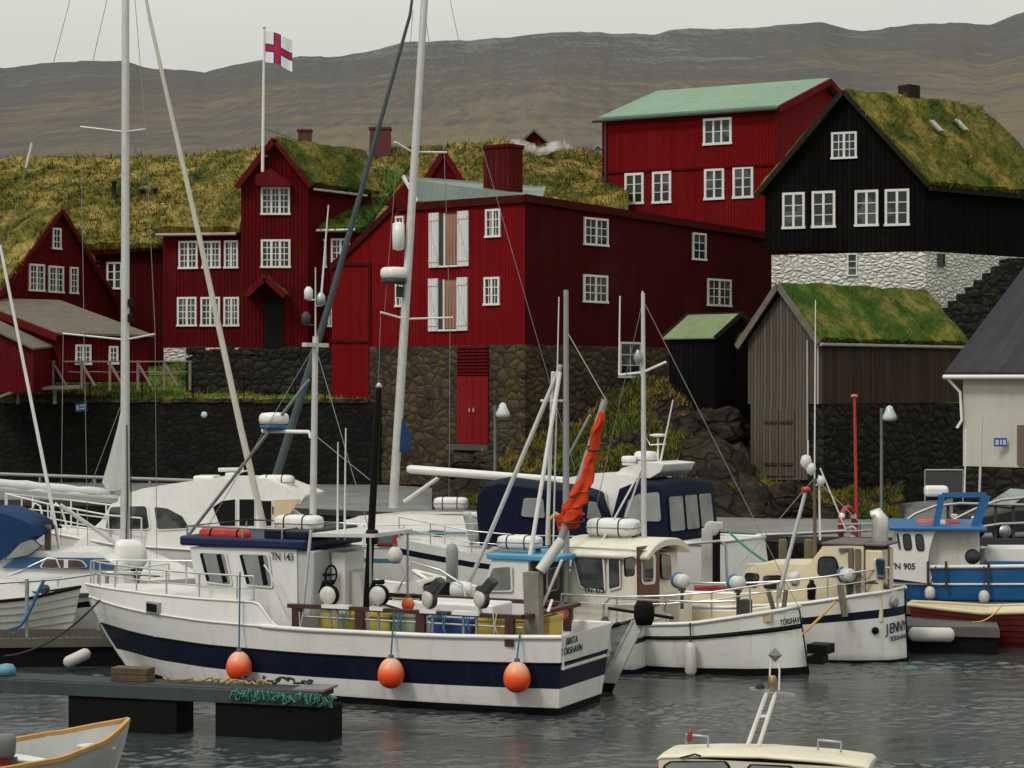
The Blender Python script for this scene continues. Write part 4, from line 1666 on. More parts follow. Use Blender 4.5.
# ------------------------------------------------------------------ wooden railing and deck at the left
rl = thing('wooden_railing', 'bare wooden railing with slanting braces along the left grass edge', 'railing', W(80, 388, 83.9))
FR = Fac(-20, 84.2, 195, 85.2)
for px in (14, 28, 37.5, 53.5, 82, 110, 138, 164.5, 190):
    mb = MB()
    mb.bar(FR.P(px, 390), FR.P(px, 360.5), .10, .10)
    mb.build('post', FENCE_WOOD, rl)
for px in (53.5, 82, 110, 138, 164.5):
    mb = MB()
    mb.bar(FR.P(px + 1, 365, .08), FR.P(px + 14, 386, .5), .07, .07)
    mb.build('brace', FENCE_WOOD, rl)
for (x0, y0, x1, y1) in ((14, 361, 48, 361), (50, 361.5, 192, 361.5), (-8, 372, 14, 362.5), (4, 372, 27, 362.5)):
    mb = MB()
    mb.bar(FR.P(x0, y0, .02), FR.P(x1, y1, .02), .09, .06)
    mb.build('rail', FENCE_WOOD, rl)
mb = MB()
mb.path([FR.P(x, 372 + .4 * math.sin(x)) for x in range(36, 195, 8)], .012, 4)
mb.build('wire', GREY, rl)
dk = thing('wooden_deck', 'small plank deck on posts below the porch at the left edge', 'deck', W(40, 390, 83.5))
mb = MB()
mb.prism([W(-20, 388, 85.5), W(80, 387, 85.5), W(80, 388.5, 83.6), W(-20, 392, 83.2)], (0, 0, .1))
mb.build('planks', FENCE_WOOD, dk)
for px in (-6, 18, 55):
    mb = MB()
    mb.bar(W(px, 404, 83.9), W(px, 390, 83.9), .13, .13)
    mb.build('post', FENCE_WOOD, dk)
mb = MB()
mb.bar(W(-22, 405, 83.2), W(15, 391, 83.2), .3, .1)
mb.build('ramp_plank', FENCE_WOOD, dk)

# thin black railing posts on the grass edge
ir = thing('iron_railing', 'thin black iron railing on the edge of the long stone wall', 'railing', W(180, 400, 85.6))
FI = Fac(70, 86.4, 330, 84.6)
for px in (90, 142, 193, 244, 295, 325):
    mb = MB()
    mb.tube(FI.P(px, 400), FI.P(px, 375), .03)
    mb.build('post', BLACK, ir)
mb = MB()
mb.tube(FI.P(88, 376), FI.P(326, 375), .016, n=5)
mb.build('rail', BLACK, ir)

# ------------------------------------------------------------------ flagpole
fp = thing('flagpole', 'slender white flagpole fixed to the peak of the gabled tower', 'flagpole', W(262, 172, 87.9))
mb = MB()
mb.tube(W(262.6, 172, 87.9), W(264.2, 29, 87.9), .07, .045, 10)
mb.tube(W(262.6, 168, 87.9), W(263, 168, 88.5), .03)
mb.tube(W(262.8, 156, 87.9), W(268, 156, 88.5), .03)
mb.lathe([(.02, 0), (.07, .03), (.08, .09), (.03, .15)], W(264.2, 29, 87.9), n=10)
mb.build('pole', WHITE, fp)
mb = MB()
mb.tube(W(263.4, 128, 87.9), W(300, 141, 91), .015, n=5)
mb.build('stay', DARKGREY, fp)


def flag():
    # white field, red cross with blue edges, hoist to the left, waving
    o0 = W(265.2, 31, 87.9)
    wv, hv = 1.16, 1.30
    nu, nv = 44, 32
    us = [wv * i / nu for i in range(nu + 1)]
    us = sorted(us)

    def pos(u, v):
        t = u / wv
        return o0 + Vector((u * .97, .10 * math.sin(t * 7.5 + v) * t, -v * 1.0 - .28 * t * t - .10 * t + .05 * math.sin(t * 6) * t))
    red = cloth('flag_red', (.40, .02, .03), .8, .1, .3)
    blue = cloth('flag_blue', (.02, .045, .20), .8, .1, .3)
    wht = cloth('flag_white', (.72, .72, .73), .8, .06, .3)
    bx = [0, .36, .43, .62, .69, wv]
    by = [0, .52, .59, .79, .86, hv]

    def cols(b, n_):
        out = []
        for a, c in zip(b, b[1:]):
            m = max(1, int((c - a) / .05))
            out += [a + (c - a) * k / m for k in range(m)]
        return out + [b[-1]]
    X, Yv = cols(bx, 0), cols(by, 0)
    mb = MB()
    mb.v = [pos(u, v) for v in Yv for u in X] + [pos(u, v) + Vector((0, .006, 0)) for v in Yv for u in X]
    w_, off = len(X), len(X) * len(Yv)
    for j in range(len(Yv) - 1):
        for i in range(len(X) - 1):
            cx, cy = (X[i] + X[i + 1]) / 2, (Yv[j] + Yv[j + 1]) / 2
            zx = 2 if bx[2] < cx < bx[3] else (1 if bx[1] < cx < bx[4] else 0)
            zy = 2 if by[2] < cy < by[3] else (1 if by[1] < cy < by[4] else 0)
            m = max(zx, zy)
            q = [j * w_ + i, j * w_ + i + 1, (j + 1) * w_ + i + 1, (j + 1) * w_ + i]
            mb.f.append(q[::-1]); mb.m.append(m); mb.sm.append(True)
            mb.f.append([k + off for k in q]); mb.m.append(m); mb.sm.append(True)
    o = mb.build('flag', [wht, blue, red])
    tag(o, 'white flag with blue edged red cross flying from the flagpole', 'flag')


flag()

# ------------------------------------------------------------------ lamps, signs, quay furniture
LAMP_GLOBE = paint('lamp_opal', (.50, .52, .52), .3, .1, stain=.1)


def quay_lamp(px, ytop, Y, ybase, label, head=1):
    t = thing('street_lamp', label, 'lamp', W(px, ybase, Y), 0, 'lamps along the quay')
    h = (ybase - ytop) / F * Y
    mb = MB()
    mb.lathe([(.09, 0), (.09, .25), (.055, .3), (.05, h)], n=10)
    mb.build('pole', paint('lamp_pole_grey', (.10, .115, .12), .5, .2, stain=.1), t, 'local')
    mb = MB()
    mb.path([(0, 0, h - .12), (.12, 0, h - .04), (.24, 0, h - .05)], .03, 8)
    mb.build('bracket', DARKGREY, t, 'local')
    mb = MB()
    mb.lathe([(.03, .08), (.10, .04), (.13, -.05), (.24, -.28), (.235, -.38), (.12, -.42), (.0, -.43)], (.26, 0, h), n=14)
    lh = mb.build('lamp_shade', LAMP_GLOBE, t, 'local')
    return t


quay_lamp(495, 405, 70, 560, 'grey quay lamp post in front of the warehouse stone base near the red door')
quay_lamp(881.5, 408, 68.5, 528, 'grey quay lamp post at the right beside the mossy stone wall')
for px, py, Y, lab in ((205, 415, 85.5, 'round wall lamp on the long dark stone wall right of the tall yacht mast'), (2, 411, 87.5, 'round wall lamp on the dark stone wall at the left picture edge')):
    t = thing('wall_lamp', lab, 'lamp', W(px, py, Y), 0, 'lamps on the long dark wall')
    mb = MB()
    mb.tube((0, .5, -.1), (0, 0, -.1), .03)
    mb.tube((0, 0, -.12), (0, 0, -.45), .05, .03)
    mb.build('bracket', GREY, t, 'local')
    mb = MB()
    mb.lathe([(.02, -.16), (.16, -.10), (.2, 0), (.17, .12), (.08, .18), (.01, .19)], n=14)
    mb.build('globe', LAMP_GLOBE, t, 'local')


def sign(px0, py0, px1, py1, Y, label, rows, tilt=0.0):
    c = W((px0 + px1) / 2, (py0 + py1) / 2, Y)
    w, h = (px1 - px0) / F * Y, (py1 - py0) / F * Y
    t = thing('blue_sign', label, 'sign', c)
    mb = MB()
    mb.obox((0, 0, 0), (w, .03, h), Matrix.Rotation(tilt, 3, 'Y'))
    mb.build('panel', paint('sign_blue', (.012, .06, .27), .5, .12, stain=.05), t, 'local')
    mb = MB()
    for (a, b, c_, d) in rows:
        mb.obox(Matrix.Rotation(tilt, 3, 'Y') @ Vector(((a + b) / 2 * w, -.017, (c_ + d) / 2 * h)), ((b - a) * w, .006, (d - c_) * h), Matrix.Rotation(tilt, 3, 'Y'))
    mb.build('pictogram', paint('sign_white', (.45, .5, .55), .5, .1, stain=0), t, 'local')


sign(75.5, 403, 87, 411.5, 85.3, 'small blue sign on the dark stone wall below the wooden railing', [(-.42, -.18, -.3, .3), (-.1, .42, .08, .3), (-.1, .3, -.25, -.06)], R(-6))
sign(994, 438, 1007, 446.5, 64.9, 'small blue sign on the cream rendered wall of the slate roofed house', [(-.4, -.15, -.3, .3), (-.05, .1, -.3, .3), (.18, .42, -.3, .3)])

# red pole with a lamp cap and a lifebuoy
rp = thing('red_pole', 'tall bright red pole standing on the quay right of the boulders', 'pole', W(857, 545, 61.5))
mb = MB()
mb.tube(W(857, 552, 61.3), W(854.5, 397, 61.3), .052, .042, 8)
mb.build('shaft', RED, rp)
mb = MB()
mb.lathe([(.06, 0), (.11, .03), (.10, .09), (.02, .11)], W(854.5, 398, 61.3), n=10)
mb.build('cap', paint('red_cap_faded', (.5, .12, .1), .5), rp)


def lifebuoy(px, py, Y, r, label):
    c = W(px, py, Y)
    t = thing('lifebuoy', label, 'lifebuoy', c)
    mb = MB()
    pts = [Vector((math.cos(a) * r * .46, math.cos(a) * r * .6, math.sin(a) * r)) for a in [2 * math.pi * k / 28 for k in range(28)]]
    mb.path(pts, .085, 10, closed=True)
    mb.build('ring', paint('lifebuoy_red', (.33, .018, .016), .5, .2, stain=.15), t, 'local')
    for a in (.6, 2.5, 3.8, 5.6):
        mb = MB()
        p = [Vector((math.cos(a + d) * r * .46, math.cos(a + d) * r * .6, math.sin(a + d) * r)) for d in (-.12, 0, .12)]
        mb.path(p, .09, 10)
        mb.build('band', WHITE, t, 'local')
    mb = MB()
    mb.path([Vector((-.2, -.1, .1)), Vector((-.05, -.12, -.05)), Vector((.12, -.12, .02)), Vector((.22, -.1, -.06))], .05, 6)
    mb.build('rope_coil', paint('rope_pale', (.45, .45, .42), .8), t, 'local')


lifebuoy(847.5, 527, 61.0, .56, 'red lifebuoy hanging on the quay rail beside the red pole')

# quay rail (two bars on posts) at the right
qr = thing('quay_railing', 'two bar grey steel railing along the quay edge at the right', 'railing', W(840, 545, 60.6))
mb = MB()
mb.tube(W(745, 538, 62.2), W(876, 530, 60.0), .035)
mb.build('rail', GREY, qr)
mb = MB()
mb.tube(W(838, 524.5, 60.6), W(878, 524, 60.0), .035)
mb.build('rail', GREY, qr)
for px in (860, 878):
    mb = MB()
    mb.tube(W(px, 552, 60.4), W(px, 523, 60.4), .035)
    mb.build('post', GREY, qr)
# heavy rail of bollard posts further right
hr = thing('quay_railing', 'dark steel railing with arched rails beside the parked car', 'railing', W(985, 530, 58.6))
for px in (903, 948, 995.5, 1013.5):
    mb = MB()
    mb.tube(W(px, 552, 58.6), W(px, 505, 58.6), .045)
    mb.build('post', DARKGREY, hr)
for pts in ([(901, 524), (915, 514), (935, 506), (960, 503.5), (1030, 505)], [(951, 521), (975, 509), (1000, 500), (1030, 497)], [(980, 527), (1000, 524), (1030, 523)]):
    mb = MB()
    mb.path([W(x, y, 58.5) for x, y in pts], .04, 8)
    mb.build('rail', STEEL, hr)

# yellow-tarred mooring piles at the quay face
for i, px in enumerate((783, 808.5)):
    mb = MB()
    p = W(px, 575, 59.6)
    hh = (575 - 539) / F * 59.6
    mb.lathe([(.13, -.8), (.13, hh - .05), (.10, hh), (0, hh)], n=10)
    o = mb.build('mooring_pile', paint('ochre_pile', (.13, .10, .04), .8, .3, 4, .4))
    o.matrix_basis = Matrix.Translation(p)
    tag(o, ['ochre wooden mooring pile at the quay face left of the lifebuoy', 'second ochre wooden mooring pile nearest the lifebuoy'][i], 'pile', 'ochre mooring piles')

# wire panel fence in front of the pale house's base
wf = thing('mesh_fence', 'grey mesh fence panel standing below the cream house corner', 'fence', W(945, 500, 64))
for a, b in (((925, 470), (963, 470)), ((925, 496), (963, 496)), ((925, 470), (925, 505)), ((963, 470), (963, 505))):
    mb = MB()
    mb.tube(W(*a, 64), W(*b, 64), .025)
    mb.build('rail', STEEL, wf)
mb = MB()
mb.prism([W(926, 495, 64), W(962, 495, 64), W(962, 471, 64), W(926, 471, 64)], (0, .02, 0))
gm = G('mesh_panel')
gm.set((.06, .065, .066), .6)
gm.bsdf.inputs['Alpha'].default_value = .55
mb.build('mesh_panel', gm.mat, wf)
for px, y0, y1 in ((965, 455, 503), (980.5, 427, 520)):
    pass


# ------------------------------------------------------------------ parked car at the right edge
def car():
    loc = W(1030, 531, 61.6)
    t = thing('parked_car', 'black car with pale windscreen parked on the quay below the cream house', 'car', (loc.x, loc.y, quay_z(loc.x, loc.y) + .0), R(197))
    L_, Wd = 4.4, 1.76
    paintm = paint('black_car_paint', (.006, .006, .007), .22, .2, stain=.05)
    # side outline from nose (+x) to tail
    side = [(2.15, .30), (2.2, .55), (2.1, .78), (1.2, .95), (.95, .98), (-1.6, 1.0), (-2.1, .98), (-2.2, .6), (-2.1, .30)]
    rings = []
    for y, k in ((-.88, .90), (-.84, 1.0), (0, 1.02), (.84, 1.0), (.88, .90)):
        rings.append([Vector((x * (1 if abs(y) < .85 else .985), y, .30 + (z - .30) * k)) for x, z in side])
    mb = MB()
    mb.loft(rings)
    body = mb.build('body', paintm, t, 'local', bevel=.03)
    gh = [(1.05, .96), (.25, 1.46), (-.4, 1.52), (-1.4, 1.46), (-2.0, 1.0)]
    rings = []
    for y, k in ((-.80, 0), (-.62, 1), (.62, 1), (.80, 0)):
        rings.append([Vector((x, y if z < 1.1 else y * .9, z if (k or z < 1.1) else .98)) for x, z in gh])
    mb = MB()
    mb.loft([[Vector((x, y * (1 - .24 * (z - .96) / .56), z)) for x, z in gh] for y in (-.80, .80)], smooth=False)
    mb.build('cabin', paintm, t, 'local', bevel=.05)
    mb = MB()
    wsg = [Vector((1.04, -.68, 1.0)), Vector((1.04, .68, 1.0)), Vector((.30, .56, 1.45)), Vector((.30, -.56, 1.45))]
    mb.prism(wsg, Vector((.02, 0, .03)))
    mb.build('windscreen', glass('windscreen_glass', (.20, .23, .23), .08), t, 'local')
    for s_ in (-1, 1):
        mb = MB()
        q = [(.75, 1.03), (.22, 1.40), (-.4, 1.45), (-1.3, 1.40), (-1.75, 1.04)]
        mb.prism([Vector((x, s_ * (.80 - .19 * (z - .96) / .56 + .004), z)) for x, z in q], Vector((0, s_ * .012, 0)))
        mb.build('side_window', GLASS2, t, 'local')
        mb = MB()
        mb.obox((2.13, s_ * .60, .68), (.1, .36, .15), Matrix.Rotation(.2, 3, 'Y'))
        mb.build('headlight', paint('headlamp', (.55, .57, .58), .15, .1, stain=0), t, 'local', bevel=.03)
        for x in (1.35, -1.35):
            mb = MB()
            mb.lathe([(.12, -.1), (.30, -.1), (.33, -.06), (.33, .06), (.30, .1), (.12, .1)], (x, s_ * .80, .33), (0, 1, 0), 20)
            w = mb.build('wheel', RUBBER, t, 'local')
            mb = MB()
            mb.lathe([(.02, .0), (.19, .0), (.2, .03), (.02, .04)], (x, s_ * .80 + s_ * .08, .33), (0, s_, 0), 16)
            mb.build('rim', STEEL, w, 'local')
    mb = MB()
    mb.obox((2.2, 0, .52), (.02, .5, .11))
    mb.build('number_plate', WHITE, t, 'local')
    mb = MB()
    mb.obox((2.17, 0, .68), (.06, .7, .14))
    mb.build('grille', DARKGREY, t, 'local')


car()


# long pipe rail on the left quay, seen over the yachts
pr_ = thing('quay_railing', 'long grey pipe rail on the left quay below the dark stone wall', 'railing', W(100, 505, 75.5))
mb = MB()
mb.tube(W(-30, 473, 77.0), W(205, 481, 74.5), .06)
mb.build('rail', GREY, pr_)
for px in (-20, 40, 95, 150, 203):
    mb = MB()
    t_ = (px + 30) / 235
    Y_ = 77.0 - 2.5 * t_
    mb.tube(W(px, 473 + 8 * t_, Y_), W(px, 512, Y_), .05)
    mb.build('post', GREY, pr_)
# ------------------------------------------------------------------ boat builders
class Boat:
    "local frame: x towards the bow, y to port, z up from the waterline"

    def __init__(s, name, label, x, y, deg, cat='boat', group=None):
        s.o = thing(name, label, cat, (x, y, 0), R(deg), group)
        s.M = XF[s.o.name]
        s.I = s.M.inverted()
        s.eye = s.I @ Vector((0, 0, H))

    def ray(s, px, py):
        return (s.I @ W(px, py, 1.0)) - s.eye

    def at(s, px, py, y=0.0):
        d = s.ray(px, py)
        t = (y - s.eye.y) / d.y
        return s.eye + d * t

    def atz(s, px, py, z):
        d = s.ray(px, py)
        return s.eye + d * ((z - s.eye.z) / d.z)

    def atx(s, px, py, x):
        d = s.ray(px, py)
        return s.eye + d * ((x - s.eye.x) / d.x)

    def part(s, name, mb, mat, parent=None, **k):
        return mb.build(name, mat, parent or s.o, 'local', **k)


def smooth(a, b, x):
    t = max(0, min(1, (x - a) / (b - a)))
    return t * t * (3 - 2 * t)


class Hull:
    def __init__(s, L, hb, sheer, bow_rake=.8, stern_rake=.1, draft=.5, p_mid=.22, p_bow=.75, p_stern=.3, keel_bow=.2, p0=.55, stern_rise=.15):
        s.__dict__.update(locals())

    def z_sheer(s, t):
        return interp(s.sheer, t)

    def half(s, t):
        return interp(s.hb, t)

    def pt(s, t, f, side=1, grow=0.0):
        "f: 0 waterline, 1 sheer, negative under water down to -1 at the keel"
        zs = s.z_sheer(t)
        zk = -s.draft + s.draft * .9 * smooth(.8, 1, t) + s.stern_rise * smooth(.2, 0, t)
        z = zs * f if f >= 0 else -zk * f
        w = max(0.0, (z - zk) / (zs - zk))
        p = s.p_mid + (s.p_bow - s.p_mid) * smooth(s.p0, 1, t) + (s.p_stern - s.p_mid) * smooth(.25, 0, t)
        b = s.half(t) * w ** p + grow
        x = s.L * t - s.bow_rake * smooth(.6, 1, t) * max(0.0, 1 - w) ** 1.3 + s.stern_rake * smooth(.35, 0, t) * (1 - w)
        return Vector((x, side * b, z))


def build_hull(bt, h, bands, n=46, mats=None, transom=True, laps=0, name='hull'):
    """bands: [(f0, f1, material index)...] from keel (-1) to sheer (1)"""
    rows = []
    for f0, f1, m in bands:
        k = max(1, int(abs(f1 - f0) / .12))
        for q in range(k):
            rows.append((f0 + (f1 - f0) * q / k, m))
    rows.append((bands[-1][1], bands[-1][2]))
    if laps:
        rr = []
        top = 1.0
        for q in range(laps):
            a, b = -.2 + 1.2 * q / laps, -.2 + 1.2 * (q + 1) / laps
            mm = [m for f0, f1, m in bands if f0 <= (a + b) / 2 <= f1][0]
            rr.append((a, mm, .022))
            rr.append((b - .001, mm, .0))
        rows = [(-1, rows[0][1], 0), (-.6, rows[0][1], 0)] + rr
        rows[-1] = (1.0, rows[-1][1], 0.0)
    else:
        rows = [(f, m, 0.0) for f, m in rows]
    ts = [0, .012, .03, .06, .1] + [.1 + .8 * i / (n - 14) for i in range(1, n - 14)] + [.9, .925, .95, .965, .98, .99, 1.0]
    mb = MB()
    for side in (1, -1):
        g_ = [[h.pt(t, f, side, gr) for t in ts] for f, m, gr in rows]
        for r_ in range(len(rows) - 1):
            m = rows[r_][1]
            vs = g_[r_] + g_[r_ + 1]
            k = len(ts)
            fs = [(i, i + 1, k + i + 1, k + i) if side < 0 else (i, k + i, k + i + 1, i + 1) for i in range(k - 1)]
            mb.add(vs, fs, m, not laps)
    if transom:
        for r_ in range(len(rows) - 1):
            f0, m, g0 = rows[r_]
            f1 = rows[r_ + 1][0]
            mb.add([h.pt(0, f0, 1), h.pt(0, f0, -1), h.pt(0, f1, -1), h.pt(0, f1, 1)], [(0, 1, 2, 3)], m)
    return bt.part(name, mb, mats)


def build_deck(bt, h, drop, mat, t0=0.0, t1=.995, inset=.05, inner=None, name='deck'):
    ts = [t0 + (t1 - t0) * i / 40 for i in range(41)]
    L_, Rr, Lt, Rt = [], [], [], []
    for t in ts:
        z = h.z_sheer(t) - drop
        b = max(.01, min(h.half(t), h.pt(t, z / max(.05, h.z_sheer(t))).y if drop > .05 else 9) - inset)
        bt_ = max(.01, h.half(t) - inset - .01)
        x = h.L * t
        L_.append(Vector((x, b, z)))
        Rr.append(Vector((x, -b, z)))
        Lt.append(Vector((x, bt_, h.z_sheer(t) - .005)))
        Rt.append(Vector((x, -bt_, h.z_sheer(t) - .005)))
    mb = MB()
    k = len(ts)
    mb.add(L_ + Rr, [(i, i + 1, k + i + 1, k + i) for i in range(k - 1)], 0)
    if drop > .05:
        mb.add(L_ + Lt, [(i, i + 1, k + i + 1, k + i) for i in range(k - 1)], 1)
        mb.add(Rr + Rt, [(i, i + 1, k + i + 1, k + i) for i in range(k - 1)], 1)
        if h.half(0) > .3 and t0 == 0:
            mb.add([L_[0] + Vector((.06, 0, 0)), Rr[0] + Vector((.06, 0, 0)), Rt[0] + Vector((.06, 0, 0)), Lt[0] + Vector((.06, 0, 0))], [(0, 1, 2, 3)], 1)
    return bt.part(name, mb, [mat, inner or mat])


def gunwale(bt, h, mat, r=.045, f=1.0, t0=0, t1=1.0, name='gunwale', flat=1.0, out=.0):
    ts = [t0 + (t1 - t0) * (i / 48) for i in range(49)]
    pts = [h.pt(t, f, 1, out) for t in ts] + [h.pt(t, f, -1, out) for t in reversed(ts)]
    mb = MB()
    closed = t0 == 0 and t1 > .99
    mb.path(pts, r, 6, closed=closed)
    return bt.part(name, mb, mat)


def cabin(bt, name, prof, w0, w1, mat, z0=None, bevel=.03, parent=None):
    "side profile (x, z) swept across the boat; half width w0 at the bottom, w1 at the top"
    zs = [p[1] for p in prof]
    a, b = min(zs), max(zs)

    def wd(z):
        return w0 + (w1 - w0) * (z - a) / max(1e-6, b - a)
    mb = MB()
    n = len(prof)
    vs = [Vector((x, wd(z), z)) for x, z in prof] + [Vector((x, -wd(z), z)) for x, z in prof]
    mb.add(vs, [tuple(range(n)), tuple(range(n, 2 * n))[::-1]])
    mb.add(vs, [(i, n + i, n + (i + 1) % n, (i + 1) % n) for i in range(n)])
    return bt.part(name, mb, mat, parent, bevel=bevel)


def inset_poly(poly, d):
    c = sum(poly, Vector()) / len(poly)
    out = []
    for p in poly:
        v = c - p
        out.append(p + v.normalized() * min(d, v.length * .45))
    return out


def round_poly(poly, k=.22, n=3):
    out = []
    m = len(poly)
    for i in range(m):
        a, b, c = poly[i - 1], poly[i], poly[(i + 1) % m]
        for q in range(n + 1):
            t = q / n
            p0, p1 = b + (a - b) * k, b + (c - b) * k
            out.append((p0 * (1 - t) + b * t) * (1 - t) + (b * (1 - t) + p1 * t) * t)
    return out


def bwin(bt, poly, nrm, fm=None, gl=None, parent=None, fw=.05, rnd=.2, name='window'):
    "boat window: frame plate with the pane standing just proud of it"
    nrm = Vector(nrm).normalized()
    poly = round_poly([Vector(p) for p in poly], rnd) if rnd else [Vector(p) for p in poly]
    mb = MB()
    mb.prism([p - nrm * .01 for p in poly], nrm * .03)
    f = bt.part(name, mb, fm or BLACK, parent)
    mb = MB()
    mb.prism([p + nrm * .012 for p in inset_poly(poly, fw)], nrm * .014)
    bt.part('pane', mb, gl or GLASS2, f)
    return f


def rail(bt, pts, h, mat=None, r=.016, posts=None, mids=(.5,), name='railing', parent=None, lean=0.0):
    "stanchions and bars along a line of deck points"
    pts = [Vector(p) for p in pts]
    top = [p + UP * h for p in pts]
    mb = MB()
    mb.path(top, r * 1.15, 6)
    for f in mids:
        mb.path([p + UP * h * f for p in pts], r * .8, 5)
    for i in (posts if posts is not None else range(len(pts))):
        mb.tube(pts[i], top[i], r, n=6)
    return bt.part(name, mb, mat or CHROME, parent)


def wires(bt, pairs, r=.008, mat=None, name='rigging', parent=None):
    for a, b in pairs:
        mb = MB()
        mb.tube(a, b, r, n=5)
        bt.part(name, mb, mat or metal('rigging_wire', (.25, .26, .26), .4, .6), parent)


def raft(bt_or_none, c, size, label, group=None, axis_rot=0.0, strap=RUBBER):
    "white life-raft canister: rounded box in two halves with straps on a cradle"
    t = thing('liferaft_canister', label, 'life raft', c, axis_rot, group)
    lx, ly, lz = size
    mb = MB()
    rings = []
    for x, k in ((-.5, .55), (-.47, .8), (-.40, .95), (-.3, 1), (.3, 1), (.40, .95), (.47, .8), (.5, .55)):
        ring = []
        for q in range(20):
            a = 2 * math.pi * q / 20
            ca, sa = math.cos(a), math.sin(a)
            ring.append(Vector((x * lx, math.copysign(abs(ca) ** .55, ca) * ly / 2 * k, lz / 2 + math.copysign(abs(sa) ** .55, sa) * lz / 2 * k)))
        rings.append(ring)
    mb.loft(rings)
    mb.build('shell', WHITE, t, 'local')
    for x in (-.22, .22):
        mb = MB()
        mb.path([Vector((x * lx, math.copysign(abs(math.cos(a)) ** .55, math.cos(a)) * ly * .51, lz / 2 + math.copysign(abs(math.sin(a)) ** .55, math.sin(a)) * lz * .51)) for a in [2 * math.pi * q / 20 for q in range(20)]], .014, 5, closed=True)
        mb.build('strap', strap, t, 'local')
    mb = MB()
    mb.path([Vector((x * lx * .505, y * ly * .505, lz / 2)) for x, y in ((-.9, -1), (.9, -1), (1, -.6), (1, .6), (.9, 1), (-.9, 1), (-1, .6), (-1, -.6))], .012, 5, closed=True)
    mb.build('seam', GREY, t, 'local')
    mb = MB()
    for y in (-.3, .3):
        mb.box(-lx * .45, lx * .45, y * ly - .03, y * ly + .03, -.06, .02)
    mb.box(-lx * .3, -lx * .25, -ly * .32, ly * .32, -.05, .01)
    mb.build('cradle', STEEL, t, 'local')
    return t


def radar(bt, p, r=.32, h=.22, base=None, parent=None, name='radar_dome', top=None):
    mb = MB()
    mb.lathe([(r * .55, 0), (r * .93, h * .12), (r, h * .4), (r * .97, h * .75), (r * .8, h * .95), (r * .3, h)], p, n=20)
    o = bt.part(name, mb, top or WHITE, parent)
    if base:
        mb = MB()
        mb.lathe([(r * .4, -h * .35), (r * .85, -h * .3), (r * .95, -.002), (r * .2, -.001)], p, n=20)
        bt.part('radar_base', mb, base, o)
    return o


def scanner(bt, p, w=1.0, parent=None):
    "open bar scanner on its drive box"
    mb = MB()
    mb.obox(Vector(p) + Vector((0, 0, .12)), (.28, .3, .24))
    o = bt.part('radar_drive', mb, WHITE, parent, bevel=.04)
    mb = MB()
    mb.obox(Vector(p) + Vector((0, 0, .32)), (w, .12, .11), Matrix.Rotation(.5, 3, 'Z'))
    bt.part('radar_bar', mb, WHITE, o, bevel=.03)
    return o


def hauler(bt, p, r=.17, face=(0, 1, 0), drum=None, cap=None, post=.32, tilt=0.0, motor=True):
    "line hauler: post, black yoke and motor, pale disc facing outboard"
    p = Vector(p)
    fv = Vector(face).normalized()
    mb = MB()
    mb.tube(p + UP * -post, p - UP * r * .6, .035, n=8)
    if not motor:
        mb.path([p - fv * .1 + UP * -r, p - fv * .14 + Vector((.26, 0, .05)), p - fv * .12 + Vector((.16, 0, .24)), p - fv * .06 + Vector((-.08, 0, .26))], .05, 7, m=1)
    o = bt.part('line_hauler', mb, [STEEL, RUBBER])
    mb = MB()
    mb.lathe([(r * .5, -.12), (r * 1.12, -.1), (r * 1.15, -.02), (r * .9, .0)], p, fv, 22)
    bt.part('wheel', mb, cap or RUBBER, o)
    mb = MB()
    mb.lathe([(r * .96, -.01), (r, .02), (r * .92, .05), (r * .4, .065), (0, .07)], p, fv, 22)
    bt.part('disc', mb, drum or paint('pale_disc', (.50, .49, .45), .45, .15, stain=.2), o)
    if motor:
        mb = MB()
        q = p - fv * .06 + Vector((-.12, 0, .24))
        mb.obox(q, (.17, .24, .34), Matrix.Rotation(-.7, 3, 'Y'))
        mb.path([p - fv * .1 + Vector((.16, 0, .02)), p - fv * .1 + Vector((.14, 0, .2)), q], .05, 6)
        bt.part('motor', mb, DARKGREY, o, bevel=.03)
    return o


def jig(bt, p, post=.45, s=1.0, col=None):
    "jigging reel: pale drum with a blue rim on a pedestal by the rail"
    p = Vector(p)
    mb = MB()
    mb.tube(p - UP * post, p - UP * .1, .04, n=8)
    mb.obox(p + Vector((0, 0, -.12)), (.12, .14, .18))
    o = bt.part('jigging_reel', mb, paint('reel_pedestal', (.06, .05, .045), .6, .3, stain=.3))
    mb = MB()
    mb.lathe([(.04, -.18), (.13, -.17), (.15, -.12), (.15, .09), (.12, .14), (.02, .15)], p, (-.8, .6, 0), 18)
    bt.part('drum', mb, paint('reel_drum', (.52, .53, .52), .4, .15, stain=.25), o)
    mb = MB()
    mb.lathe([(.10, -.22), (.17, -.21), (.18, -.17), (.15, -.16)], p, (-.8, .6, 0), 18)
    bt.part('rim', mb, col or paint('reel_blue', (.04, .13, .30), .5, .2, stain=.1), o)
    return o


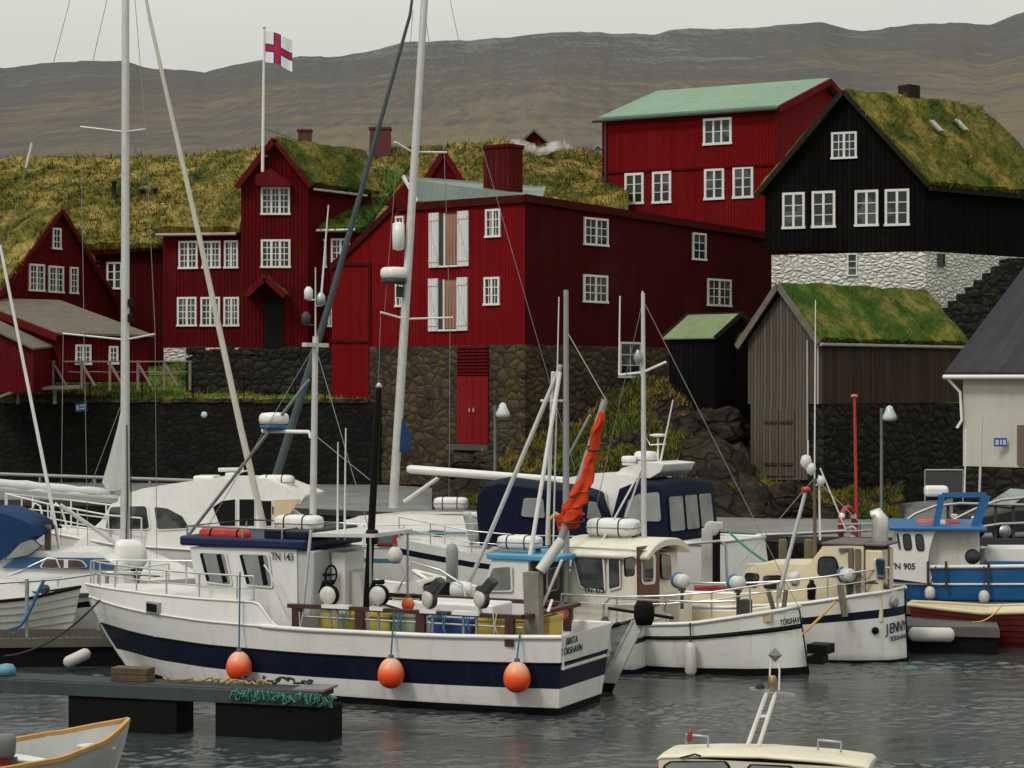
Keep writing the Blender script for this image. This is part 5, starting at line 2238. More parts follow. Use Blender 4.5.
def hang_fender(name, label, p, top, mat, rope, shape='ball', r=.26, l=.6, group=None, cat='fender', tiptone=None):
    "fender hanging on its rope: a thing of its own"
    t = thing(name, label, cat, p, 0, group)
    mb = MB()
    if shape == 'ball':
        prof = []
        for k in range(15):
            a = math.pi * k / 14
            z = -math.cos(a)
            rr = math.sin(a) * (1.0 - .10 * z)
            prof.append((max(.012, rr * r), z * r * 1.16))
        mb.lathe(prof, n=24)
        body = mb.build('ball', mat, t, 'local')
        mb = MB()
        mb.lathe([(.06, r * 1.08), (.055, r * 1.3), (.03, r * 1.38)], n=10)
        mb.build('eye', paint('buoy_eye', (.05, .06, .10), .6), t, 'local')
        z1 = r * 1.36
    else:
        mb.lathe([(.03, -l / 2), (r * .7, -l / 2 + .03), (r, -l / 2 + .1), (r, l / 2 - .1), (r * .7, l / 2 - .03), (.03, l / 2)], n=18)
        mb.build('tube', mat, t, 'local')
        z1 = l / 2
    if top is not None:
        d = Vector(top) - Vector(p)
        mb = MB()
        mb.path([Vector((0, 0, z1)), Vector((d.x * .5, d.y * .5, (z1 + d.z) / 2)), d], .018, 6)
        mb.build('rope', rope, t, 'local')
    return t


def crate(label, bt, p, size, mat, rz=0.0, group='fish tubs on the deck', lid=None):
    "fish tub: tapered open box with a thick rim, set on the boat's deck"
    w = bt.M @ Vector(p)
    t = thing('fish_tub', label, 'tub', w, math.atan2(bt.M[1][0], bt.M[0][0]) + rz, group)
    x, y, z = size
    mb = MB()
    k = .93
    o_ = [Vector((sx * x / 2 * k, sy * y / 2 * k, 0)) for sx, sy in ((-1, -1), (1, -1), (1, 1), (-1, 1))]
    o2 = [Vector((sx * x / 2, sy * y / 2, z)) for sx, sy in ((-1, -1), (1, -1), (1, 1), (-1, 1))]
    i2 = [Vector((sx * (x / 2 - .04), sy * (y / 2 - .04), z)) for sx, sy in ((-1, -1), (1, -1), (1, 1), (-1, 1))]
    i1 = [Vector((sx * (x / 2 - .06), sy * (y / 2 - .06), .12)) for sx, sy in ((-1, -1), (1, -1), (1, 1), (-1, 1))]
    mb.loft([o_, o2, i2, i1], smooth=False)
    mb.build('tub', mat, t, 'local', bevel=.012)
    mb = MB()
    ring = [Vector((sx * x / 2 * 1.02, sy * y / 2 * 1.02, z - .04)) for sx, sy in ((-1, -1), (1, -1), (1, 1), (-1, 1))]
    for a, b in zip(ring, ring[1:] + ring[:1]):
        mb.bar(a, b, .04, .07)
    mb.build('rim', mat, t, 'local')
    return t


ROPE_BLUE = paint('rope_blue', (.03, .13, .25), .8, .2, stain=.1)
ROPE_GREEN = paint('rope_green', (.02, .20, .13), .8, .2, stain=.1)
ROPE_YELLOW = paint('rope_yellow', (.50, .33, .08), .8, .2, stain=.1)
ROPE_PALE = paint('rope_natural', (.42, .40, .33), .85, .2, stain=.1)
ROPE_DARK = paint('rope_dark', (.03, .03, .03), .85, .2, stain=0)
CANVAS_NAVY = cloth('navy_canvas', (.0045, .0075, .022), .85, .3, .5)
CANVAS_BLUE = cloth('blue_canvas', (.012, .036, .095), .85, .25, .5)
ANTIFOUL = paint('black_antifouling', (.005, .005, .0055), .6, .3, stain=.2, stain_col=(.02, .026, .012), spec=.12)
CLINKER = paint('grey_white_planks', (.50, .50, .475), .5, .15, stain=.4)
WOOD_OIL = paint('orange_oiled_wood', (.46, .24, .06), .45, .2, 5, .3)
WOOD_RED = paint('oxblood_wood', (.045, .012, .012), .5, .25, 4, .2)
WOOD_GREY = paint('grey_brown_wood', (.13, .105, .085), .8, .3, 5, .2)
BOAT_BLUE = paint('bright_boat_blue', (.008, .10, .27), .4, .15, stain=.25)
BUOY = None


def buoy_mat():
    g = G('orange_buoy_vinyl')
    sep = g.n('ShaderNodeSeparateXYZ', Vector=g.obj).outputs
    nz = g.noise(5, 4, .6)
    f = g.math('ADD', sep[2], g.math('MULTIPLY', g.math('SUBTRACT', nz, .5), .12))
    # the vinyl is paler on its upper half
    col = g.ramp(g.math('ADD', g.math('MULTIPLY', f, 1.5), .5), (.30, (.72, .055, .008)), (.50, (.72, .085, .02)), (.66, (.70, .20, .085)), (.86, (.66, .36, .23)))
    return g.set(col, .42)


BUOY = buoy_mat()
# ================================================================== the white fishing boat in front
B1 = Boat('fishing_boat', 'white fishing boat with navy hull band and navy wheelhouse roof moored in the foreground', 1.44, 40.06, 155.0, 'fishing boat')
h1 = Hull(11.55, [(0, 1.22), (.08, 1.40), (.25, 1.56), (.5, 1.6), (.68, 1.48), (.8, 1.18), (.9, .70), (.96, .32), (1, .02)],
          [(0, 1.50), (.2, 1.44), (.45, 1.42), (.65, 1.46), (.85, 1.55), (1, 1.66)], bow_rake=1.25, stern_rake=.22, draft=.75, p_mid=.16, p_bow=.62, p_stern=.16)
build_hull(B1, h1, [(-1, .10, 2), (.10, .345, 0), (.345, .655, 1), (.655, 1, 0)], mats=[HULL_WHITE, NAVY, ANTIFOUL])
build_deck(B1, h1, .62, GREY, 0, .56, inner=WHITE)
gunwale(B1, h1, WHITE, .05, t1=.55)
gunwale(B1, h1, BLACK, .022, f=.665, name='rubbing_strake')
# raised foredeck bulwark
mb = MB()
ts = [.515 + .485 * i / 40 for i in range(41)]


def bul(t, side, o=0):
    p = h1.pt(t, 1.0, side)
    zt = 1.46 + smooth(.515, .56, t) * .44 + .02 * smooth(.6, 1, t)
    q = Vector((p.x + .12 * smooth(.8, 1, t), side * max(.0, abs(p.y) - .03 - o), max(p.z, zt)))
    return p, q


for side in (1, -1):
    lo, hi = zip(*[bul(t, side) for t in ts])
    mb.loft([list(lo), list(hi)], closed=False)
fore = B1.part('foredeck_bulwark', mb, WHITE)
mb = MB()
hi = [bul(t, 1)[1] for t in ts[6:]] + [bul(t, -1)[1] for t in reversed(ts[6:])]
hp = [Vector((p.x, p.y, p.z)) for p in hi]
k = len(hp) // 2
mb.add(hp, [(i, i + 1, 2 * k - 2 - i, 2 * k - 1 - i) for i in range(k - 1)])
B1.part('foredeck', mb, WHITE)
mb = MB()
mb.path([bul(t, 1)[1] for t in ts], .028, 6)
B1.part('toe_rail', mb, WHITE, fore)
mb = MB()
mb.path([h1.pt(t, 1.0, 1) + Vector((0, .012, 0)) for t in ts], .020, 6)
B1.part('knuckle_moulding', mb, WHITE, fore)
# hawse port
q = [B1.at(x, y, h1.pt(.86, .9).y - .02) for x, y in ((147, 601), (165, 602), (165, 613.5), (147, 613))]
mb = MB()
c = sum(q, Vector()) / 4
T = .865
yy = h1.pt(T, 1.0, 1)
hx = B1.at(156, 607.5, .85)
for _ in range(12):
    # slide along the side until the point sits on the planking
    tt = max(.6, min(.99, (hx.x + .25) / h1.L))
    hx = B1.at(156, 607.5, h1.pt(tt, .98).y + .015)
dq = (h1.pt(tt - .03, .98) - h1.pt(tt + .03, .98)).normalized()
nq = Vector((-dq.y, dq.x, 0))
nq = nq if nq.y > 0 else -nq
rt = Matrix((dq, nq, UP)).transposed()
mb.obox(hx + nq * .03, (.42, .16, .25), rt)
hw = B1.part('hawse_port', mb, STEEL, bevel=.02)
mb = MB()
mb.obox(hx + nq * .108, (.34, .02, .17), rt)
B1.part('opening', mb, BLACK, hw, bevel=.01)
# stem band and bow roller
mb = MB()
mb.path([h1.pt(1, f, 1) + Vector((.012, 0, 0)) for f in (-.1, .1, .3, .5, .7, .9, 1)], .03, 6)
B1.part('stem_band', mb, STEEL)

# ---- wheelhouse
wy = 1.12
P = lambda x, y, yy=wy: B1.at(x, y, yy)
prof = [P(200, 606), P(189.5, 547), P(296, 549), P(296.5, 612)]
wx = [(p.x, p.z) for p in prof]
wx[0] = (wx[0][0], 1.55)
wx[3] = (wx[3][0], .85)
wx.insert(3, (wx[2][0] - .03, 1.5))
wh1 = cabin(B1, 'wheelhouse', wx, wy, wy - .02, WHITE, bevel=.04)
zr = P(240, 549).z
xf, xa = P(183, 546).x, P(304, 549).x
mb = MB()
mb.box(xa - .05, xf + .05, -wy - .07, wy + .07, zr + .03, zr + .23)
rf1 = B1.part('roof', mb, paint('navy_roof', (.008, .016, .06), .45, .2, stain=.12, spec=.25), bevel=.05)
mb = MB()
mb.box(P(262, 545).x - 1.0, P(262, 545).x, -wy + .1, wy - .05, zr + .22, zr + .40)
B1.part('roof_box', mb, NAVY, rf1, bevel=.04)
mb = MB()
mb.path([Vector((xf - .1, -wy, zr + .42)), Vector((xf - .1, wy, zr + .42)), Vector((xa + .5, wy, zr + .42)), Vector((xa + .5, -wy, zr + .42))], .022, 6, closed=True)
for x in (xf - .1, (xf + xa) / 2, xa + .5):
    for s_ in (-1, 1):
        mb.tube((x, s_ * wy, zr + .2), (x, s_ * wy, zr + .42), .018, n=6)
B1.part('roof_rail', mb, STEEL, rf1)
for pl in ([(199, 551), (226, 552), (233, 586), (206, 583)], [(238.5, 552.5), (269, 553), (273.5, 588), (246, 586)]):
    w = bwin(B1, [P(x, y, wy + .004) for x, y in pl], (0, 1, 0), fm=WHITE, parent=wh1, fw=.045, rnd=.1, gl=glass('bright_cabin_pane', (.19, .20, .20), .06))  # sky seen through and reflected in the panes is put into their colour
    a, b, c, d = [P(x, y, wy + .03) for x, y in pl]
    mb = MB()
    mb.bar(a + (b - a) * .72 - UP * .05, d + (c - d) * .72 + UP * .05, .11, .012, up=Vector((0, 1, 0)))
    B1.part('pillar', mb, BLACK, w)
    mb = MB()
    mb.bar(a + (b - a) * .08 - UP * .05, d + (c - d) * .08 + UP * .05, .07, .012, up=Vector((0, 1, 0)))
    B1.part('pillar', mb, BLACK, w)
# front windows
for s_ in (-.55, .55):
    f0, f1 = Vector((wx[0][0], 0, wx[0][1])), Vector((wx[1][0], 0, wx[1][1]))
    d = (f1 - f0)
    a, b = f0 + d * .45, f0 + d * .93
    bwin(B1, [a + Vector((0, s_ - .42, 0)), a + Vector((0, s_ + .42, 0)), b + Vector((0, s_ + .42, 0)), b + Vector((0, s_ - .42, 0))], (1, 0, .3), parent=wh1, rnd=.1)
mb = MB()
a_, b_ = P(303, 553), P(303, 612)
mb.box(a_.x - .22, a_.x + .16, -.9, wy - .05, .85, zr)
B1.part('aft_locker', mb, paint('pale_grey_locker', (.42, .43, .43), .5, .12), bevel=.02)
mb = MB()
mb.box(P(321, 553).x - .16, P(321, 553).x + .16, -.35, .45, .85, zr - .05)
ad = B1.part('aft_door', mb, WHITE, bevel=.02)
mb = MB()
c = P(321.5, 562, .47)
mb.obox(c, (.30, .03, .55))
B1.part('door_window', mb, BLACK, ad)
c = P(282.5, 557, wy + .006)
text('TN 143', .215, LETTER, B1.o, frame(c + Vector((0, .012, 0)), (-1, 0, 0), UP, (0, 1, 0)), 'local', .001, sx=.76)
c = B1.atx(568, 642, -.09)
trk = Vector((.20, 0, 1)).normalized()
for s_, px, py, sz in (('BIRITA', 572, 640.5, .19), ('TÓRSHAVN', 572, 650, .19)):
    xx = h1.pt(0, .86).x - .012
    c = B1.atx(px, py, xx - (.0))
    zz = c.z
    xx = h1.pt(0, zz / 1.5).x - .006
    c = B1.atx(px, py, xx)
    text(s_, sz, LETTER, B1.o, frame(c, (0, -1, 0), Vector((-.05, 0, 1)), (-1, 0, -.05)), 'local', .001, sx=1.0)
# ---- railings forward
pts = []
for t in [.60, .68, .76, .84, .90, .95, .985]:
    q = bul(t, 1)[1]
    pts.append(q + Vector((0, -.05, 0)))
pts2 = [Vector((p.x, -p.y, p.z)) for p in reversed(pts)]
rail(B1, [bul(.565, 1)[1] + Vector((0, -.05, -.0))] + pts + pts2, .50, r=.018)
# sloping handrail down to the deck
mb = MB()
mb.path([P(264, 565, 1.45), P(270, 573, 1.45), P(283, 605, 1.45), P(290, 620, 1.45)], .02, 6)
B1.part('handrail', mb, CHROME)
# ---- mast on the wheelhouse with radar
mx = B1.at(312.5, 530, 0)
mt = B1.at(315.5, 292, 0)
mb = MB()
mb.tube(Vector((mx.x, 0, zr)), Vector((mt.x, 0, mt.z - .9)), .075, .06, 10)
mb.tube(Vector((mt.x, 0, mt.z - 1.0)), Vector((mt.x, 0, mt.z + .5)), .02, .012, 6)
mst = B1.part('mast', mb, ALU)
rp_ = B1.at(274, 431, 0)
mb = MB()
mb.path([B1.at(311, 438, 0), B1.at(309, 432, 0), B1.at(262, 431, 0)], .04, 8)
B1.part('radar_arm', mb, WHITE, mst)
radar(B1, rp_ + UP * .12, .31, .26, base=BOAT_BLUE, parent=mst)
mb = MB()
mb.tube(B1.at(184, 541, .5), B1.at(309, 380, 0), .035, n=8)
B1.part('mast_strut', mb, metal('dark_tube', (.22, .23, .23), .4, .5), mst)
for (x, y, z_, nm) in ((308.5, 300, .5, 0), (321, 306, .42, 1), (306, 325, .3, 2)):
    c = B1.at(x, y, 0)
    mb = MB()
    mb.lathe([(.03, 0), (.09, .03), (.09, .2), (.04, .27)], c, n=10)
    mb.tube(c, Vector((mt.x, 0, c.z)), .014, n=5)
    B1.part(['navigation_lamp', 'horn', 'wind_gauge'][nm], mb, [WHITE, STEEL, DARKGREY][nm], mst)
mb = MB()
mb.obox(Vector((mt.x, 0, B1.at(314, 345, 0).z)), (.1, .9, .08))
B1.part('crosstree', mb, ALU, mst)
for px0, py0, px1, py1 in ((328.5, 205, 321, 300), (337.5, 540, 338, 442), (344.5, 540, 345.8, 428)):
    mb = MB()
    if py0 < py1:
        a, b = B1.at(px1, py1, 0), B1.at(px0, py0, 0)
    else:
        a, b = B1.at(px0, py0, .4), B1.at(px1, py1, .4)
    mb.tube(a, b, .024, .012, 6)
    B1.part('whip_antenna', mb, WHITE)
mb = MB()
mb.tube(B1.at(301, 628, wy + .15), B1.at(311, 530, wy + .15), .03, n=6)
B1.part('stay_pole', mb, ALU)
# ---- red cushions and raft on the roof
for a, b in ((200, 222), (219, 250)):
    pass
t = thing('roof_cushion', 'long red lifebelt roll strapped on the navy wheelhouse roof', 'lifebelt', B1.M @ (P(225, 537, .95) * 1.0), R(155))
mb = MB()
hl = abs(P(201, 535, .95).x - P(250, 535, .95).x) / 2
mb.lathe([(.02, -hl), (.09, -hl + .02), (.12, -hl + .1), (.12, -.12), (.10, -.1), (.125, -.06), (.12, .1), (.125, hl - .1), (.09, hl - .02), (.02, hl)], (0, 0, .06), (1, 0, 0), 14)
mb.build('roll', paint('red_vinyl', (.50, .03, .02), .45, .2, stain=.15), t, 'local')
for x in (.28, -.35):
    mb = MB()
    mb.lathe([(.125, -.02), (.13, 0), (.125, .02)], (x, 0, .06), (1, 0, 0), 14)
    mb.build('strap', RUBBER, t, 'local')
c = B1.at(299, 531.5, .3)
raft(B1, B1.M @ Vector((c.x, .3, c.z)), (.98, .5, .34), 'white life raft canister behind the navy roof of the foreground fishing boat', 'life rafts', R(155))
mb = MB()
mb.tube(Vector((c.x - .4, .3, c.z - .06)), Vector((c.x - .4, .3, zr)), .03)
mb.tube(Vector((c.x + .4, .3, c.z - .06)), Vector((c.x + .4, .3, zr)), .03)
mb.tube(Vector((c.x + .4, .3, c.z - .08)), Vector((c.x - .4, .3, c.z - .08)), .03)
B1.part('raft_stand', mb, STEEL)
# canopy ledge aft of the roof
mb = MB()
a, b = B1.at(303, 533, .9), B1.at(372, 532, .9)
mb.prism([Vector((a.x, .95, a.z)), Vector((b.x, .8, a.z + .02)), Vector((b.x, -.8, a.z + .02)), Vector((a.x, -.95, a.z))], (0, 0, -.07))
cn = B1.part('canopy', mb, paint('canopy_white', (.5, .5, .47), .5, .15))
for y_ in (.78, -.78):
    mb = MB()
    mb.tube(Vector((b.x + .1, y_, .85)), Vector((b.x + .1, y_, a.z - .05)), .025)
    B1.part('canopy_post', mb, STEEL, cn)
# ---- black boom mast
mb = MB()
mb.tube(B1.at(367, 610, .55), B1.at(379, 386, .55), .085, .06, 10)
bm = B1.part('black_mast', mb, BLACK)
mb = MB()
mb.lathe([(.06, 0), (.08, .03), (.03, .1)], B1.at(379, 388, .55), n=8)
B1.part('mast_cap', mb, STEEL, bm)
mb = MB()
c = B1.at(372, 537, .65)
mb.obox(c, (.22, .2, .3))
B1.part('winch_block', mb, BLACK, bm, bevel=.05)
# ---- oxblood rail round the aft deck
yr = 1.36
a, b = P(289, 612, yr), P(522, 611, yr)
zr1 = (P(350, 611, yr).z + P(480, 613, yr).z) / 2
rl1 = None
mb = MB()
mb.bar(Vector((a.x, yr, zr1)), Vector((b.x, yr - .06, zr1)), .15, .075)
mb.bar(Vector((b.x, yr - .06, zr1)), Vector((b.x, -yr + .1, zr1)), .15, .075)
mb.bar(Vector((a.x, -yr, zr1)), Vector((b.x, -yr + .1, zr1)), .15, .075)
rl1 = B1.part('deck_rail', mb, WOOD_RED)
for px in (297, 360, 421, 510):
    mb = MB()
    c = P(px, 622, yr)
    for s_ in (1,):
        mb.box(c.x - .09, c.x + .09, s_ * yr - .05, s_ * yr + .05, 1.3, zr1 - .02)
    B1.part('rail_post', mb, WOOD_RED, rl1)
    mb = MB()
    mb.box(c.x - .09, c.x + .09, -yr - .05, -yr + .05, 1.3, zr1 - .02)
    B1.part('rail_post', mb, WOOD_RED, rl1)
mb = MB()
mb.tube(Vector((a.x - .1, yr - .02, zr1 - .2)), Vector((b.x, yr - .05, zr1 - .2)), .022)
B1.part('lower_bar', mb, STEEL, rl1)
for px0, px1 in ((323, 350), (371, 384), (421, 437), (453, 480)):
    mb = MB()
    c0, c1 = P(px0, 611, yr + .02), P(px1, 611, yr + .02)
    mb.bar(Vector((c0.x, yr - .01, zr1 + .03)), Vector((c1.x, yr - .01, zr1 + .03)), .19, .07)
    B1.part('chafe_pad', mb, WHITE, rl1)
for px in (330, 337, 378, 432, 463, 476, 494):
    mb = MB()
    c = P(px, 624, yr)
    mb.tube(Vector((c.x, yr - .02, 1.35)), Vector((c.x, yr - .02, zr1)), .028)
    B1.part('pin', mb, STEEL, rl1)
for px, cap in ((328, 0), (378, 0), (428, 1), (480, 1)):
    c = P(px, 595.5 if px < 400 else 599, yr - .02)
    hauler(B1, c, .18 if px < 400 else .165, (0.05, 1, 0) if px < 400 else (.5, .85, 0), cap=RUBBER if not cap else DARKGREY, motor=bool(cap))
# steering wheel on the console by the after door
mb = MB()
c = P(331, 575, .7)
mb.path([c + Vector((.03 * math.cos(a_), .0 + .17 * math.cos(a_), .19 * math.sin(a_))) for a_ in [2 * math.pi * k / 16 for k in range(16)]], .022, 6, closed=True)
mb.tube(c + Vector((0, -.17, 0)), c + Vector((0, .17, 0)), .018)
mb.tube(c, c + Vector((.45, 0, 0)), .03)
B1.part('steering_wheel', mb, BLACK)
mb = MB()
c = P(349, 592, .5)
mb.prism([Vector((c.x + .3, .25, .85)), Vector((c.x - .35, .25, .85)), Vector((c.x - .1, .25, c.z + .35)), Vector((c.x + .3, .25, c.z + .45))], (0, -.6, 0))
B1.part('console', mb, paint('pale_console', (.48, .48, .45), .5, .15), bevel=.03)
# green hydraulic engine cover amidships
mb = MB()
c = P(455, 605, .2)
mb.box(c.x - .9, c.x + .8, -.55, .35, .85, c.z + .05)
B1.part('hatch', mb, WHITE, bevel=.04)
# ---- stern gallows: grey post, pale pipe and the raking mizzen spar
zd = .88
c = P(535, 634, .85)
pt_ = P(533, 572, .85)
mb = MB()
mb.prism([Vector((c.x - .14, .95, zd)), Vector((c.x + .14, .95, zd)), Vector((pt_.x + .17, .95, pt_.z)), Vector((pt_.x - .15, .95, pt_.z))], (0, -.22, 0))
gp = B1.part('gallows_post', mb, paint('weathered_post', (.22, .20, .17), .8, .3, 4, .4), bevel=.02)
mb = MB()
mb.tube(P(540, 571, .8), P(562, 540, .5), .105, .10, 14)
B1.part('pipe', mb, paint('pale_pipe', (.50, .49, .46), .5, .15, stain=.4), gp)
mb = MB()
mb.tube(P(560, 543, .5), P(605, 400, .1), .075, .065, 10)
sp_ = B1.part('mizzen_spar', mb, GREY)
mb = MB()
mb.tube(P(552, 600, .6), P(548, 612, .8), .03)
mb.tube(P(533, 628, .6), P(562, 560, .6), .03)
B1.part('pipe_stay', mb, WHITE, gp)
# furled orange sail bundled along the spar
t = thing('furled_sail', 'bright orange furled sail bundled along a raking grey spar', 'sail', B1.M @ P(566, 530, .4))
ctrl = [(602, 413, .09), (598, 430, .15), (592, 452, .17), (588, 470, .19), (584, 488, .22), (578, 500, .27), (573, 508, .31), (569, 516, .36), (566, 524, .33), (565, 531, .20)]
rings = []
NR = 34
for k in range(NR):
    f = k / (NR - 1) * (len(ctrl) - 1)
    i = min(int(f), len(ctrl) - 2)
    x, y, r_ = [ctrl[i][q] + (ctrl[i + 1][q] - ctrl[i][q]) * (f - i) for q in range(3)]
    c = B1.M @ P(x, y, .35)
    c += Vector((.03 * math.sin(k * 1.1), 0, 0))
    ring = []
    for q in range(30):
        a_ = 2 * math.pi * q / 30
        d_ = Vector((math.cos(a_) * 1.6, math.sin(a_) * 1.6, k * .16))
        rr = .68 * r_ * (1 + .24 * math.sin(3 * a_ + k * .22) + .55 * noise.noise(d_) - .35 * abs(noise.noise(d_ * 2.7)) + .10 * math.sin(k * 2.4))
        ring.append(c + Vector((math.cos(a_) * rr, math.sin(a_) * rr * .85, .05 * math.sin(2 * a_ + k))))
    rings.append(ring)
mb = MB()
mb.loft(rings)
ss_ = mb.build('cloth', cloth('orange_sailcloth', (.50, .048, .012), .75, .55, .9), t)
md = ss_.modifiers.new('sub', 'SUBSURF'); md.levels = 1; md.render_levels = 1
for (x, y, r_) in ((570, 520, .27), (583, 490, .17), (593, 448, .13)):
    c = B1.M @ P(x, y, .35)
    mb = MB()
    mb.path([c + Vector((math.cos(a_) * r_, math.sin(a_) * r_ * .82, .04 * math.sin(a_))) for a_ in [2 * math.pi * k / 18 for k in range(18)]], .016, 5, closed=True)
    mb.build('lashing', paint('sail_lashing', (.12, .03, .02), .8), t)
# ---- tubs on the aft deck
YEL = paint('yellow_tub_plastic', (.55, .42, .07), .5, .2, stain=.3)
BLU = paint('blue_tub_plastic', (.02, .07, .24), .5, .2, stain=.2)
GRN = paint('grey_green_tub', (.30, .34, .22), .55, .2, stain=.3)
for px0, px1, y_, mat, lab in ((320, 354, .75, YEL, 'yellow fish tub nearest the navy roofed wheelhouse behind the oxblood rail'), (372, 392, .75, YEL, 'yellow fish tub between the black mast and the grey green tub'), (396, 417, .7, GRN, 'grey green fish tub behind the rail where a blue rope hangs'), (432, 474, .75, BLU, 'bright blue fish tub on the fishing boat deck'), (480, 503, .8, YEL, 'small yellow fish tub right beside the blue tub'), (513, 526, .3, YEL, 'yellow fish tub just left of the grey gallows post'), (541, 552, .3, YEL, 'yellow fish tub at the stern right of the grey gallows post')):
    a, b = P(px0, 622, y_), P(px1, 622, y_)
    w_ = abs(a.x - b.x)
    zt_ = P(px0, 616 if px0 > 430 else 612, y_).z
    crate(lab, B1, ((a.x + b.x) / 2, y_ - .2, zd), (w_, .62, zt_ - zd), mat)
# ---- buoys hanging along the side
for px, py, pt_, rope, lab in ((239, 666, (240, 572), ROPE_BLUE, 'orange buoy hanging below the wheelhouse windows of the foreground boat'), (391, 673, (394, 612), ROPE_BLUE, 'orange buoy hanging amidships below the black mast'), (517, 677, (520, 632), ROPE_BLUE, 'orange buoy hanging nearest the stern of the foreground boat')):
    hx = B1.at(px, py, 1.7)
    for _ in range(8):
        tt = max(.02, min(.95, hx.x / h1.L))
        hx = B1.at(px, py, h1.pt(tt, .4).y + .26)
    yt = h1.pt(tt, 1).y + .05
    hang_fender('mooring_buoy', lab, B1.M @ hx, B1.M @ B1.at(pt_[0], pt_[1], min(yt, hx.y)), BUOY, rope, r=.255, group='orange buoys on the foreground boat', cat='buoy')

# gear lying about the decks
def heap(name, label, p, rad, hgt, mats, n, seed, cat, r=.02):
    rng = random.Random(seed)
    mb = MB()
    pts = []
    for k in range(n):
        a_ = k * .83 + rng.uniform(-.5, .5)
        q = rng.uniform(.15, 1)
        pts.append(Vector((math.cos(a_) * rad * q, math.sin(a_) * rad * q, hgt * (1 - q * q) * rng.uniform(.5, 1) + r)))
    mb.path(pts, r, 5)
    o = mb.build(name, mats)
    o.matrix_basis = Matrix.Translation(p)
    XF[o.name] = o.matrix_basis.copy()
    return tag(o, label, cat)


heap('net_heap', 'heap of dark green net on the aft deck beside the blue tub', B1.M @ Vector((2.2, -.2, .9)), .5, .75, paint('dark_green_net', (.02, .085, .06), .9, .3, 6, .2), 240, 4, 'net')
heap('rope_heap', 'heap of pale rope on the aft deck behind the first line haulers', B1.M @ Vector((5.0, -.5, .9)), .45, .85, ROPE_PALE, 170, 6, 'rope', .026)
for px, py, y_, mat, lab in ((408, 604, -.6, BUOY, 'small orange float lying behind the deck rail near the black mast'), (562, 612, -.9, paint('pink_float', (.55, .10, .10), .5), 'small pink float at the far stern corner of the foreground boat')):
    c = B1.at(px, py, y_)
    hang_fender('float', lab, B1.M @ Vector((c.x, y_, c.z)), None, mat, None, r=.13, cat='float')
mb = MB()
for px, L2_ in ((303, .55), (346, .5), (402, .45), (446, .5), (470, .4), (497, .45)):
    c = P(px, 612, yr + .05)
    mb = MB()
    mb.path([c, c + Vector((.03, .03, -L2_ * .5)), c + Vector((-.02, .02, -L2_)), c + Vector((.05, .03, -L2_ * .6)), c + Vector((.08, .0, 0))], .014, 5)
    B1.part('rope_end', mb, ROPE_PALE if px % 2 else ROPE_BLUE, rl1)
# ================================================================== small clinker boat with its rudder showing
B2 = Boat('clinker_boat', 'grey white clinker rowing boat with black tiller and rudder beside the foreground fishing boat stern', 2.42, 42.1, 152.0, 'rowing boat')
h2 = Hull(6.4, [(0, .02), (.04, .22), (.12, .52), (.3, .9), (.5, 1.0), (.7, .88), (.88, .45), (1, .02)],
          [(0, 1.46), (.12, 1.22), (.3, 1.05), (.5, 1.0), (.8, 1.15), (1, 1.6)], bow_rake=.9, stern_rake=1.0, draft=.45, p_mid=.45, p_bow=.8, p_stern=.85, stern_rise=.1)
build_hull(B2, h2, [(-1, .14, 1), (.14, 1, 0)], mats=[CLINKER, ANTIFOUL], laps=8)
build_deck(B2, h2, .5, GREY, .06, .94, inner=CLINKER, name='floor')
gunwale(B2, h2, DARKGREY, .035)
mb = MB()
mb.path([h2.pt(0, f, 1) + Vector((-.02, 0, 0)) for f in (-.5, -.2, 0, .2, .4, .6, .8, 1.0)], .055, 6)
B2.part('sternpost', mb, CLINKER)
a, b = h2.pt(0, 1.05, 1), h2.pt(0, -.3, 1)
mb = MB()
d = Vector((-.30, 0, 0))
mb.prism([a + Vector((-.08, -.03, .1)), a + d + Vector((-.05, -.03, .12)), h2.pt(0, .12, 1) + d * 1.1 + Vector((0, -.03, 0)), h2.pt(0, .12, 1) + Vector((-.07, -.03, 0))], (0, .06, 0))
ru = B2.part('rudder', mb, CLINKER)
mb = MB()
mb.prism([h2.pt(0, .115, 1) + Vector((-.07, -.03, 0)), h2.pt(0, .115, 1) + d * 1.1 + Vector((0, -.03, 0)), b + d * 1.2 + Vector((0, -.03, 0)), b + Vector((-.07, -.03, 0))], (0, .06, 0))
B2.part('rudder_foot', mb, ANTIFOUL, ru)
mb = MB()
c = a + Vector((-.22, 0, .10))
mb.lathe([(.02, -.26), (.16, -.24), (.21, -.1), (.21, .12), (.15, .22), (.02, .24)], c, (0, 0, 1), 14)
B2.part('rudder_head', mb, RUBBER, ru)
mb = MB()
mb.tube(c + Vector((.75, .1, .06)), c + Vector((-.55, -.2, -.10)), .032)
B2.part('tiller', mb, BLACK, ru)
mb = MB()
mb.path([h2.pt(.03 + .1 * k, 1.0, 1, .02) for k in range(5)], .05, 6)
B2.part('rubbing_strake', mb, BLACK)
hang_fender('mooring_buoy', 'dark rubber buoy wedged between the foreground boat stern and the clinker boat', W(605, 625, 42.0), None, paint('dark_buoy', (.015, .03, .045), .6, .2), None, r=.13, cat='buoy')

